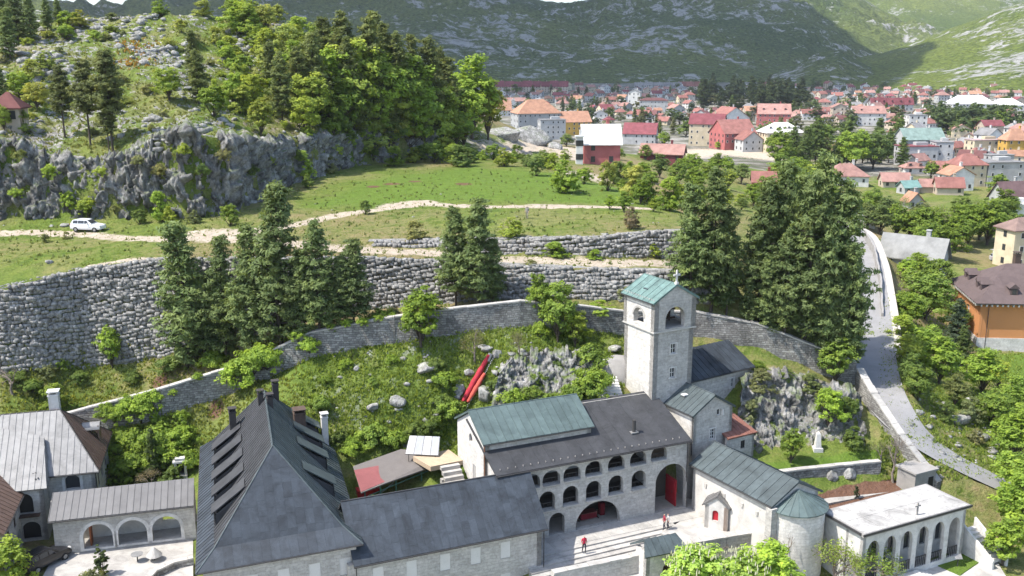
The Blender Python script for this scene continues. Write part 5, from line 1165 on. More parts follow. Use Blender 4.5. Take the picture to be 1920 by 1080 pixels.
# ------------------------------------------------------------------ arcade joining the residence and the guest house
ZA = 3.7; P0, P1 = at(96, 978, ZA), at(363, 948, ZA); uR, vR, fR = frame2(P0, P1); wR = (P1 - P0).length
ar = thing('arcade', 'single storey arcade with three white arches and grey seamed lean-to roof', 'arcade', fR(wR / 2, 1.5, 0))
hol = []
for k in range(3):
    c = 2.9 + k * (wR - 3.4) / 3 + .9; hol.append(arch(c - 1.3, c + 1.3, .35, 1.5, 16, 1.25))
wall('arcade_wall', fR(0, .4, 0), fR(wR, .4, 0), -.5, ZA - .05, hol, .5, M_ASH, ar)
for l in hol:
    cx = (l[0][0] + l[1][0]) / 2; mb = MB(); n_ = 14; A_, B_ = fR(0, .4, 0), fR(wR, .4, 0); un, nn = wall_axes(A_, B_)
    for k in range(n_):
        a0, a1 = math.pi * k / n_, math.pi * (k + 1) / n_
        mb.prism([on_wall(A_, B_, cx + rr * math.cos(a), 1.5 + ry * math.sin(a), .03) for rr, ry, a in ((1.29, 1.24, a0), (1.62, 1.57, a0), (1.62, 1.57, a1), (1.29, 1.24, a1))], nn * -.06)
    for sg in (-1, 1): mb.box(on_wall(A_, B_, cx + sg * 1.46, .9, 0), un, nn, Z3, .32, .08, 1.2)
    mb.box(on_wall(A_, B_, cx, .24, 0), un, nn, Z3, 3.3, .12, .2); mb.build('arch_surround', M_MARBLE, ar)
wall('rear_wall', fR(wR, 3.4, 0), fR(-.5, 3.4, 0), -.3, ZA + .6, [rect(.7, 3.2, 1.0, 3.2)], .3, M_PLASTER, ar)
MB().box(fR(wR / 2, 1.9, .08), uR, vR, Z3, wR, 3, .1).build('arcade_floor', M_PAVE, ar)
MB().box(fR(3.0, 1.7, 1.3), uR, vR, Z3, .12, 1.1, 2.3).build('arcade_door', simple('orange wood', (.3, .1, .04), .7), ar)
roof_slope(ar, [fR(-.3, 0, ZA), fR(wR, 0, ZA), fR(wR, 3.6, ZA + 1.3), fR(-.3, 3.6, ZA + 1.3)], .62, 10, M_GREYR); gutter(ar, fR(-.3, -.05, ZA - .1), fR(wR, -.05, ZA - .1), .07)
mb = MB().prism([at(70, 1100, .012), at(362, 1100, .012), at(362, 1012, .012), at(110, 1024, .012)], Z3 * -.4).build('forecourt', M_PAVE, None); tag(mb, kind='structure')
# ------------------------------------------------------------------ guest house with pale hipped roof
ZL = 5.8; gA, gB = at(100, 892, ZL), at(186, 884, ZL); uL = (at(363, 948, ZA) - at(96, 978, ZA)); uL.z = 0; uL.normalize(); vL = Vector((-uL.y, uL.x, 0))
def fL(s, t, z): return Vector((gB.x, gB.y, 0)) + uL * s + vL * t + Z3 * z
Gh = thing('guest_house', 'two storey guest house with pale zinc and brown hipped roof at the left edge', 'building', fL(-6, 5, 0))
DL = 11.0; WL = 13.0; zL = 10.6
A_, B_ = fL(-4.6, .5, 0), fL(-.5, .5, 0)
wall('front_wall', A_, B_, -.3, ZL, [arch(1.35, 2.65, 3.2 + .9, 5.0, 12, .5)], .4, M_ASH, Gh)
surround(A_, B_, 2.0, 4.0, 1.35, 1.7, Gh, .28); MB().prism([on_wall(A_, B_, s, z, -.2) for s, z in arch(1.35, 2.65, 4.1, 5.0, 12, .5)], wall_axes(A_, B_)[1] * -.04).build('pane', M_GLASS, Gh)
A_, B_ = fL(-.5, .5, 0), fL(-.5, DL - .5, 0); hs = [2.0, 4.6, 7.4]
wall('side_wall', A_, B_, -.3, ZL, [rect(s - .45, s + .45, 3.2, 4.9) for s in hs] + [rect(s - .45, s + .45, .5, 2.0) for s in hs], .4, M_ASH, Gh)
for s in hs: window(A_, B_, s, 3.2, .9, 1.7, Gh, .12, (1, 1), frame=M_WOODD); window(A_, B_, s, .5, .9, 1.5, Gh, .12, (1, 1), frame=M_WOODD)
wall('rear_wall', fL(-.5, DL - .5, 0), fL(-WL + .5, DL - .5, 0), 0, ZL, [], .4, M_ASH, Gh); wall('side_wall', fL(-WL + .5, DL - .5, 0), fL(-WL + .5, .5, 0), 0, ZL, [], .4, M_ASH, Gh); wall('front_wall', fL(-WL + .5, .5, 0), fL(-4.6, .5, 0), 0, ZL, [], .4, M_ASH, Gh)
e0, e1, e2_, e3 = fL(-WL, 0, ZL), fL(0, 0, ZL), fL(0, DL, ZL), fL(-WL, DL, ZL); r0, r1 = fL(-WL + 3.5, DL * .52, zL), fL(-4.0, DL * .52, zL)
roof_slope(Gh, [e0, e1, r1, r0], .62, 20, M_ZINC); roof_slope(Gh, [e1, e2_, r1], .62, 20, M_BROWN); roof_slope(Gh, [e2_, e3, r0, r1], .8, 20, M_BROWN); roof_slope(Gh, [e3, e0, r0], .8, 20, M_BROWN)
for a, b_ in ((e0, r0), (e1, r1), (e2_, r1), (r0, r1)): ridge_cap(Gh, a, b_, M_GUTTER, .07)
gutter(Gh, e0 - Z3 * .1, e1 - Z3 * .1); gutter(Gh, e1 - Z3 * .1, e2_ - Z3 * .1); downpipe(Gh, fL(-.4, .4, ZL - .2), 0)
chimney(Gh, fL(-4.6, DL * .6, zL - .5), .95, 2.0, M_MARBLE, True, math.atan2(uL.y, uL.x))
# barrel dormer
dm = MB(); n_ = 8; q = fL(-1.9, DL * .62, 7.2)
V = []; Fq = []
for k in range(n_ + 1):
    a = math.pi * k / n_
    for t_ in (0, 1): V.append(q + vL * (.75 * math.cos(a)) + Z3 * (.75 + .6 * math.sin(a)) + uL * (1.4 if t_ else -1.4))
for k in range(n_): Fq.append((2 * k, 2 * k + 2, 2 * k + 3, 2 * k + 1))
dmo = part('dormer', V, Fq, M_ZINC, Gh, True); MB().box(q + uL * 1.25 + Z3 * .4, vL, uL, Z3, 1.3, .1, 1.5).build('dormer_front', M_BROWN, dmo)
# projecting front wing with its own hipped roof, lower left corner
f0 = fL(-5.2, -.0, 0)
def fl2(s, t, z): return fL(-5.4 + s, t, z)
roof_slope(Gh, [fl2(-7, -2.0, ZL - .35), fl2(.9, -2.0, ZL - .35), fl2(.2, 3.0, 8.8), fl2(-7, 5.0, 10.4)], .55, 20, M_ZINC); roof_slope(Gh, [fl2(.9, -2.0, ZL - .35), fl2(.9, .1, ZL - .35), fl2(.2, 3.0, 8.8)], .55, 20, M_ZINC)
gr = MB()
for k in range(9):
    for j in range(2): gr.box(fl2(-.15 - k * .28 + j * .22, -1.0 + k * .62, 6.15 + k * .36 + j * .05), uL, vL, Z3, .12, .4, .03)
tag(gr.build('snow_grid', M_GUTTER, Gh), kind='stuff')
A_, B_ = fl2(-7, -1.6, 0), fl2(.5, -1.6, 0); L_ = 7.5
wall('bay_wall', A_, B_, -.3, ZL - .3, [arch(5.0, 6.5, 2.9, 4.2, 12, .75), arch(5.3, 6.9, .2, 1.3, 12, .7)], .4, M_ASH, Gh); wall('bay_side', fl2(.5, -1.6, 0), fl2(.5, .5, 0), -.3, ZL - .3, [], .4, M_ASH, Gh)
for (c_, z0_, zs_, r_, rs) in ((5.75, 2.9, 4.2, .75, .75), (6.1, .2, 1.3, .8, .7)): MB().prism([on_wall(A_, B_, s, z, -.3) for s, z in arch(c_ - r_, c_ + r_, z0_, zs_, 12, rs)], wall_axes(A_, B_)[1] * -.04).build('pane', M_DARK, Gh)
MB().box(on_wall(A_, B_, 5.75, 2.8, .3), *wall_axes(A_, B_), Z3, 2.6, .8, .12).build('balcony', M_WOODD, Gh)
ac_ = MB().box(on_wall(A_, B_, 4.3, 4.1, .3), *wall_axes(A_, B_), Z3, .9, .4, .7).build('air_conditioner', M_FRAME, Gh)
Lw2 = thing('brown_roof_wing', 'brown roofed wing with dark windows cut off by the left edge', 'building', at(10, 1000, 2))
qq = at(38, 920, ZL - .6); 
def fw(s, t, z): return Vector((qq.x, qq.y, 0)) + uL * s + vL * t + Z3 * z
A_, B_ = fw(-.1, 2.4, 0), fw(-.1, -8.5, 0)
wall('side_wall', fw(-.2, -8.5, 0), fw(-.2, 2.2, 0), -.3, ZL - .7, [rect(s - .45, s + .45, 2.6, 4.3) for s in (3.2, 6.0, 8.8)] + [arch(s - .7, s + .7, 0, 1.2, 10) for s in (4.0, 7.0)], .4, M_ASH, Lw2)
for s in (3.2, 6.0, 8.8): window(fw(-.2, -8.5, 0), fw(-.2, 2.2, 0), s, 2.6, .9, 1.7, Lw2, .12, (1, 1), frame=M_WOODD)
for s in (4.0, 7.0): MB().prism([on_wall(fw(-.2, -8.5, 0), fw(-.2, 2.2, 0), ss, z, -.3) for ss, z in arch(s - .7, s + .7, 0, 1.2, 10)], uL * -.04).build('pane', M_DARK, Lw2)
roof_slope(Lw2, [fw(.35, -9, ZL - .8), fw(.35, 2.0, ZL - .8), fw(-4.5, 2.0, 8.6), fw(-4.5, -9, 8.6)], .7, 20, M_BROWN); gutter(Lw2, fw(.4, -9, ZL - .9), fw(.4, 2, ZL - .9))
wall('front_wall', fw(-6, -8.4, 0), fw(-.2, -8.4, 0), -.3, ZL - .7, [], .4, M_ASH, Lw2)
# ------------------------------------------------------------------ shed with solar collector
sh = thing('metal_shed', 'open shed with flat grey roof, red patch and green posts behind the wing', 'shed', at(750, 930, .8))
sq = [at(662, 874, 4.7), at(840, 864, 4.6), at(838, 849, 5.3), at(752, 842, 5.2)]
MB().prism([at(677, 924, 4.0), at(720, 907, 4.15), at(841, 864, 4.7), at(837, 850, 5.2), at(752, 842, 5.2), at(662, 874, 4.6)], Z3 * -.12).build('roof', simple('brown grey felt', (.16, .145, .135), .9, var=.12), sh)
MB().prism([at(677, 922.5, 4.03), at(733, 899, 4.22), at(716, 872, 4.66), at(664, 882, 4.55)], Z3 * .03).build('red_roof_sheet', simple('dull red sheet', (.24, .085, .085), .8, var=.15), sh)
M_POST = simple('green steel', (.06, .16, .12), .5)
for px, py, zt in ((742, 897, 4.2), (790, 880, 4.4), (838, 864, 4.6), (713, 910, 4.0), (684, 922, 3.9)): q = at(px, py, zt); MB().box(Vector((q.x, q.y, zt / 2 + .2)), uC, vC, Z3, .12, .12, zt - .3).build('post', M_POST, sh)
a_, b_ = at(690, 930, 3.2), at(838, 868, 4.3); MB().tube([a_, b_], .06, 5).build('beam', M_POST, sh); MB().tube([at(686, 946, 2.2), at(738, 905, 3.6)], .06, 5).build('brace', M_ZINC, sh)
scl = thing('solar_collector', 'pale tilted panel on legs standing on the shed roof', 'solar panel', at(793, 855, 5.0))
p_ = [at(760, 851, 5.75), at(822, 854, 5.75), at(825, 819, 7.0), at(768, 817, 7.0)]
sc_ = MB().prism(p_, Vector((0, .03, -.08))).build('panel_frame', M_ZINC, scl)
for k in range(4):
    a0, a1 = k / 4 + .012, (k + 1) / 4 - .012; L0 = lambda t: p_[0].lerp(p_[1], t); L1 = lambda t: p_[3].lerp(p_[2], t); up_ = Vector((0, -.02, .03))
    MB().prism([L0(a0) + up_, L0(a1) + up_, L1(a1) + up_, L1(a0) + up_], Vector((0, .005, -.02))).build('panel', simple('solar sheet', (.34, .35, .36), .35, .2, .1, rnd_amt=.08) if k % 2 else simple('solar light sheet', (.48, .48, .47), .35, .2, .1), sc_)
for t in (.1, .9):
    for e in (0, 1): q = (p_[0].lerp(p_[1], t) if e == 0 else p_[3].lerp(p_[2], t)); MB().tube([Vector((q.x, q.y, 4.9)), q], .04, 5).build('leg', M_GUTTER, scl)
mb = MB().box(at(690, 925, 1.5), uC, vC, Z3, 2.4, 1.2, 1.3).box(at(690, 925, 1.5) + Z3 * .6 + uC * .3, uC, vC, Z3, 1.2, 1.1, .6); o = mb.build('red_machine', M_RED, None, loc=at(690, 935, .8)); tag(o, 'dark red machine parked under the near end of the shed', 'machine')

# ------------------------------------------------------------------ white mausoleum with flat roof
ZM = 3.6; m0, m1, m2, m3 = at(1620, 1000, ZM), at(1813, 946, ZM), at(1736, 913, ZM), at(1543, 957, ZM)
Mm = thing('mausoleum', 'white flat roofed stone building with a colonnade and a cross on the roof', 'building', (m0 + m2) / 2 - Z3 * 4)
uM = (m1 - m0); uM.z = 0; LM = uM.length; uM.normalize(); vM = Vector((-uM.y, uM.x, 0)); DM = (m3 - m0).dot(vM)
def fM(s, t, z): return Vector((m0.x, m0.y, 0)) + uM * s + vM * t + Z3 * z
skew = (m3 - m0).dot(uM)
MB().prism([fM(-.3, -.3, ZM), fM(LM + .3, -.3, ZM), fM(LM + .3, DM, ZM), fM(-.3, DM, ZM)], Z3 * -.28).build('roof_slab', M_CONC, Mm)
for i in range(6):
    for j in range(2):
        MB().prism([fM(LM * i / 6 + .02, DM * j / 2 + .02 - .15, ZM + .03), fM(LM * (i + 1) / 6 - .02, DM * j / 2 + .02 - .15, ZM + .03), fM(LM * (i + 1) / 6 - .02, DM * (j + 1) / 2 - .17, ZM + .03), fM(LM * i / 6 + .02, DM * (j + 1) / 2 - .17, ZM + .03)], Z3 * -.05).build('roof_slab_panel', simple('white membrane', (.46, .445, .415), .8, wear=.4, var=.25, scale=.5, rnd_amt=.05), Mm)
MB().box(fM(LM / 2, -.33, ZM - .05), uM, vM, Z3, LM + .7, .12, .2).box(fM(-.33, DM / 2, ZM - .05), uM, vM, Z3, .12, DM, .2).build('gutter', M_GUTTER, Mm)
bays = 6; bw = (LM - .6) / bays; hol = []
for k in range(bays): c = .3 + bw * (k + .5); hol.append(arch(c - bw * .36, c + bw * .36, -1.6, 1.4, 12, bw * .36 * 1.5))
wall('colonnade_wall', fM(0, 0, 0), fM(LM, 0, 0), -2.4, ZM - .3, hol, .35, M_MARBLE, Mm)
wall('inner_wall', fM(0, 1.8, 0), fM(LM, 1.8, 0), -2.4, ZM - .3, [arch(.3 + bw * (k + .5) - .4, .3 + bw * (k + .5) + .4, -.6, 1.3, 10, .55) for k in range(bays)], .3, M_MARBLE, Mm)
for k in range(bays): c = .3 + bw * (k + .5); MB().prism([on_wall(fM(0, 1.8, 0), fM(LM, 1.8, 0), s, z, -.2) for s, z in arch(c - .4, c + .4, -.6, 1.3, 10, .55)], vM * .04).build('pane', M_GLASS, Mm)
for k in range(bays):
    c = .3 + bw * (k + .5); mb = MB()
    for j in range(7): mb.box(fM(c - bw * .34 + j * bw * .113, .12, -1.1), uM, vM, Z3, .05, .05, 1.0)
    mb.box(fM(c, .12, -.6), uM, vM, Z3, bw * .72, .07, .07); mb.build('railing', M_GUTTER, Mm)
wall('side_wall', fM(0, DM, 0), fM(0, 0, 0), -2.4, ZM - .3, [], .35, M_MARBLE, Mm); wall('side_wall', fM(LM, 0, 0), fM(LM, DM, 0), -2.4, ZM - .3, [], .35, M_MARBLE, Mm); wall('rear_wall', fM(LM, DM, 0), fM(0, DM, 0), -2.4, ZM - .3, [], .35, M_MARBLE, Mm)
cp = fM(LM * .54, .5, ZM); MB().box(cp + Z3 * .65, uM, vM, Z3, .13, .13, 1.3).box(cp + Z3 * .95 + uM * .22, uM, vM, Z3, .3, .12, .13).box(cp + Z3 * .95 - uM * .22, uM, vM, Z3, .3, .12, .13).build('cross', M_CONC, Mm)
stp = thing('round_steps', 'white half round steps in front of the flat roofed mausoleum', 'steps', fM(LM * .42, -2, -2.2))
for k in range(4):
    r_ = 1.3 + .45 * (3 - k); c = fM(LM * .42, -.4, -2.2 + .17 * k); MB().prism([c + uM * (r_ * math.cos(a)) - vM * (r_ * math.sin(a)) for a in [math.pi * j / 14 for j in range(14, -1, -1)]], Z3 * .16).build('step', M_MARBLE, stp)
mb = MB().prism([at(1540, 1120, -2.2), at(1910, 1120, -2.2), at(1850, 1020, -2.2), at(1660, 1046, -2.2)][::-1], Z3 * -.3).build('plaza', M_PAVE, None); tag(mb, kind='structure')
ss = thing('stair', 'white stone stair with side walls at the right end of the mausoleum', 'steps', fM(LM + 1.6, -.6, -1))
for k in range(8): MB().box(fM(LM + 1.9, .9 - k * .42, .1 - k * .27), uM, vM, Z3, 1.6, .44, .3).build('step', M_MARBLE, ss)
for s in (LM + .9, LM + 2.9): MB().prism([fM(s, 1.2, 1.1), fM(s, -2.8, -1.3), fM(s, -2.8, -2.4), fM(s, 1.2, -2.4)], uM * .25).build('side_wall', M_MARBLE, ss)
obl = thing('obelisk', 'small white obelisk monument on the lawn above the garden wall', 'monument', at(1532, 848, 3.3))
q = at(1532, 848, 3.3); MB().box(q + Z3 * .3, X3, Y3, Z3, 1.0, 1.0, .6).build('plinth', M_MARBLE, obl)
V = [q + Vector((a * .34, b2 * .34, .6)) for a, b2 in ((-1, -1), (1, -1), (1, 1), (-1, 1))] + [q + Vector((a * .2, b2 * .2, 2.2)) for a, b2 in ((-1, -1), (1, -1), (1, 1), (-1, 1))] + [q + Z3 * 2.5]
part('shaft', V, [(0, 1, 5, 4), (1, 2, 6, 5), (2, 3, 7, 6), (3, 0, 4, 7), (4, 5, 8), (5, 6, 8), (6, 7, 8), (7, 4, 8)], M_MARBLE, obl)
mon = thing('stone_shrine', 'little white stone shrine in the garden left of the residence', 'shrine', at(341, 905, 1.0))
q = at(341, 905, 1.0); MB().box(q + Z3 * .5, uL, vL, Z3, 1.3, 1.0, 1.0).build('base', M_MARBLE, mon)
for k in (-1, 1): MB().box(q + uL * (k * .5) + Z3 * 1.7, uL, vL, Z3, .25, .6, 1.4).build('pillar', M_MARBLE, mon)
MB().box(q + Z3 * 2.5, uL, vL, Z3, 1.5, .9, .2).box(q + Z3 * 2.75, uL, vL, Z3, 1.0, .7, .3).build('cap', M_MARBLE, mon); MB().box(q + Z3 * 1.7 + vL * .2, uL, vL, Z3, .8, .1, 1.3).build('niche', M_DARK, mon)
path = MB().prism([at(1530, 948, .72), at(1690, 918, .82), at(1690, 908, .85), at(1530, 938, .75)], Z3 * -.2).build('garden_path', M_PAVE, None); tag(path, kind='structure')
shd = thing('stone_hut', 'small grey stone hut with flat mono roof below the road wall', 'hut', at(1716, 915, 1.0))
q = at(1716, 912, 1.0); MB().box(q + Z3 * .9, uM, vM, Z3, 3.0, 2.4, 2.4).build('wall', M_CONC, shd); MB().box(q + Z3 * 2.2, uM, vM, Z3, 3.4, 2.8, .18).build('roof', M_CONC, shd); MB().box(q + Z3 * .7 - vM * 1.21 + uM * .8, uM, vM, Z3, .7, .06, 1.5).build('door', M_DARK, shd)
info = thing('info_stand', 'grey lectern style information board on the small front lawn', 'sign', at(1795, 1062, -2.1))
q = at(1795, 1062, -2.1); MB().tube([q, q + Z3 * .9], .05, 6).build('post', M_GUTTER, info); MB().prism([q + Vector((-.35, -.2, .85)), q + Vector((.35, -.2, .85)), q + Vector((.35, .25, 1.15)), q + Vector((-.35, .25, 1.15))], Z3 * .04).build('board', M_ZINC, info)
lawn = MB().prism([at(1736, 1050, -2.1), at(1800, 1078, -2.1), at(1838, 1052, -2.1), at(1800, 1028, -2.1)], Z3 * -.2).build('front_lawn', M_GROUND, None); tag(lawn, kind='structure')
for nme, val in (('lush', 1.0), ('rock', 0), ('dry', 0), ('soil', 0), ('track', 0), ('town', 0)):
    a = lawn.data.attributes.new(nme, 'FLOAT', 'POINT'); a.data.foreach_set('value', np.full(len(lawn.data.vertices), val, np.float32))
# red bundled banner lying in the rock cleft, with white fringe
bn = thing('banner', 'long red bundled banner with white fringe leaning in the rock cleft', 'banner', aty(870, 775, 97.5))
def lobe(a, b2, r, mat, name, parent, n=14):
    """a length of bundled cloth lying on the rocks along the sight line from pixel a to pixel b2"""
    pts, rad = [], []
    for k in range(n + 1):
        t = k / n; q = drop(a[0] + (b2[0] - a[0]) * t, a[1] + (b2[1] - a[1]) * t); pts.append(q + Z3 * .75); rad.append(r * (0.4 + .6 * math.sin(math.pi * min(max(t, .08), .92)) ** .6) * (1 + .1 * math.sin(k * 2.1)))
    pts = smooth_line(pts, 3); return MB().tube(pts, rad, 8).build(name, mat, parent, True)
M_BAN = simple('red cloth', (.4, .03, .045), .85, var=.35, scale=2.5); M_BAN2 = simple('faded red cloth', (.55, .1, .07), .85, var=.3, scale=2.5)
l1 = lobe((863, 774), (917, 678), .33, M_BAN, 'banner_cloth', bn); l2 = lobe((877, 766), (909, 712), .28, M_BAN2, 'banner_cloth', bn)
fr = MB()
for k in range(34):
    t = k / 33; q = drop(873 + 51 * t, 777 - 95 * t); fr.box(q + Vector((rnd.uniform(-.05, .05), -.1, .6)), X3, Y3, Z3, .1, .06, .09)
tag(fr.build('fringe', M_MARBLE, bn), kind='stuff'); MB().tube([drop(914, 686) + Z3 * .55, drop(920, 672) + Z3 * .55], .26, 8).build('banner_tip', M_CONC, bn)
pole = MB().tube([aty(936, 700, 102), aty(960, 672, 104)], .06, 5).build('pole', M_CONC, None); tag(pole, 'thin pale pole lying on the rocks right of the red banner', 'pole')

# ------------------------------------------------------------------ people
def person(label, p, h, ang, top, trousers, skin=(0.45, 0.28, 0.2), hair=(0.03, .02, .015), walk=.14, pack=None):
    """standing or walking figure grown as one skin over a jointed skeleton"""
    k = h / 1.75
    J = {'pel': (0, 0, .95), 'spine': (0, 0, 1.15), 'chest': (0, .0, 1.36), 'neck': (0, .01, 1.5), 'head0': (0, .015, 1.58), 'head': (0, .02, 1.68),
         'hL': (-.1, 0, .9), 'kL': (-.11, walk * .6 + .02, .5), 'aL': (-.11, walk * .6 - .04, .09), 'tL': (-.11, walk * .6 + .12, .04), 'hR': (.1, 0, .9), 'kR': (.11, -walk * .4 + .03, .5), 'aR': (.11, -walk - .05, .09), 'tR': (.11, -walk + .1, .04),
         'sL': (-.18, 0, 1.42), 'eL': (-.25, -.06, 1.14), 'wL': (-.24, .1, .92), 'fL': (-.23, .15, .85), 'sR': (.18, 0, 1.42), 'eR': (.25, -.02, 1.14), 'wR': (.25, .12, .95), 'fR': (.24, .17, .88)}
    rad = dict(pel=.15, spine=.135, chest=.155, neck=.06, head0=.075, head=.095, hL=.1, kL=.065, aL=.048, tL=.045, hR=.1, kR=.065, aR=.048, tR=.045, sL=.07, eL=.048, wL=.035, fL=.04, sR=.07, eR=.048, wR=.035, fR=.04)
    names = list(J); E2 = [('pel', 'spine'), ('spine', 'chest'), ('chest', 'neck'), ('neck', 'head0'), ('head0', 'head'), ('pel', 'hL'), ('hL', 'kL'), ('kL', 'aL'), ('aL', 'tL'), ('pel', 'hR'), ('hR', 'kR'), ('kR', 'aR'), ('aR', 'tR'), ('chest', 'sL'), ('sL', 'eL'), ('eL', 'wL'), ('wL', 'fL'), ('chest', 'sR'), ('sR', 'eR'), ('eR', 'wR'), ('wR', 'fR')]
    me = bpy.data.meshes.new('person'); me.from_pydata([Vector(J[n]) * k for n in names], [(names.index(a), names.index(b2)) for a, b2 in E2], []); me.update()
    o = bpy.data.objects.new('person', me); COL.objects.link(o); md = o.modifiers.new('skin', 'SKIN')
    if not me.skin_vertices: me.attributes.new
    import bmesh
    bm = bmesh.new(); bm.from_mesh(me); lay = bm.verts.layers.skin.verify(); bm.verts.ensure_lookup_table()
    for i, n in enumerate(names): bm.verts[i][lay].radius = (rad[n] * k, rad[n] * k * (.78 if n in ('pel', 'spine', 'chest') else 1)); bm.verts[i][lay].use_root = (n == 'pel')
    bm.to_mesh(me); bm.free(); o.modifiers.new('sub', 'SUBSURF').levels = 1
    dg = bpy.context.evaluated_depsgraph_get(); ev = o.evaluated_get(dg); m2 = bpy.data.meshes.new_from_object(ev)
    COL.objects.unlink(o); bpy.data.objects.remove(o)
    for nm, col in (('skin', skin), ('shirt', top), ('trousers', trousers), ('hair', hair), ('shoe', (.03, .03, .03))): m2.materials.append(simple('%s %.2f %.2f %.2f' % (nm, *col), col, .8, var=.1))
    for pl in m2.polygons:
        c = pl.center / k; pl.use_smooth = True
        if c.z > 1.52: pl.material_index = 3 if (c.z > 1.7 or c.y < -.01) else 0
        elif abs(c.x) > .2 and c.z < 1.1: pl.material_index = 0
        elif c.z > .95 or (abs(c.x) > .19): pl.material_index = 1
        elif c.z < .08: pl.material_index = 4
        else: pl.material_index = 2
    t = link('person', m2, None, p, (0, 0, ang)); tag(t, label, 'person')
    if pack: b2 = MB().box(Vector((0, -.2, 1.3)) * k, X3, Y3, Z3, .34, .2, .5).build('backpack', simple('pack', pack, .8), None); b2.parent = t
    return t
def on_court(px, py):
    q = at(px, py, 0.02); return q
person('person in red jacket standing alone on the courtyard steps', at(1095, 1036, -.2), 1.78, R(200), (.5, .03, .06), (.03, .03, .04))
person('person in dark red top walking in a pair below the porch', at(1245, 993, .02), 1.75, R(100), (.3, .04, .06), (.04, .04, .06))
person('person in pale top walking beside the one in dark red', at(1252, 992, .02), 1.7, R(100), (.5, .48, .46), (.06, .06, .08))
hk = drop(988, 410); person('hiker with light hat and dark backpack walking across the meadow', hk, 1.85, R(170), (.3, .28, .25), (.28, .25, .22), hair=(.6, .58, .55), pack=(.05, .05, .06))

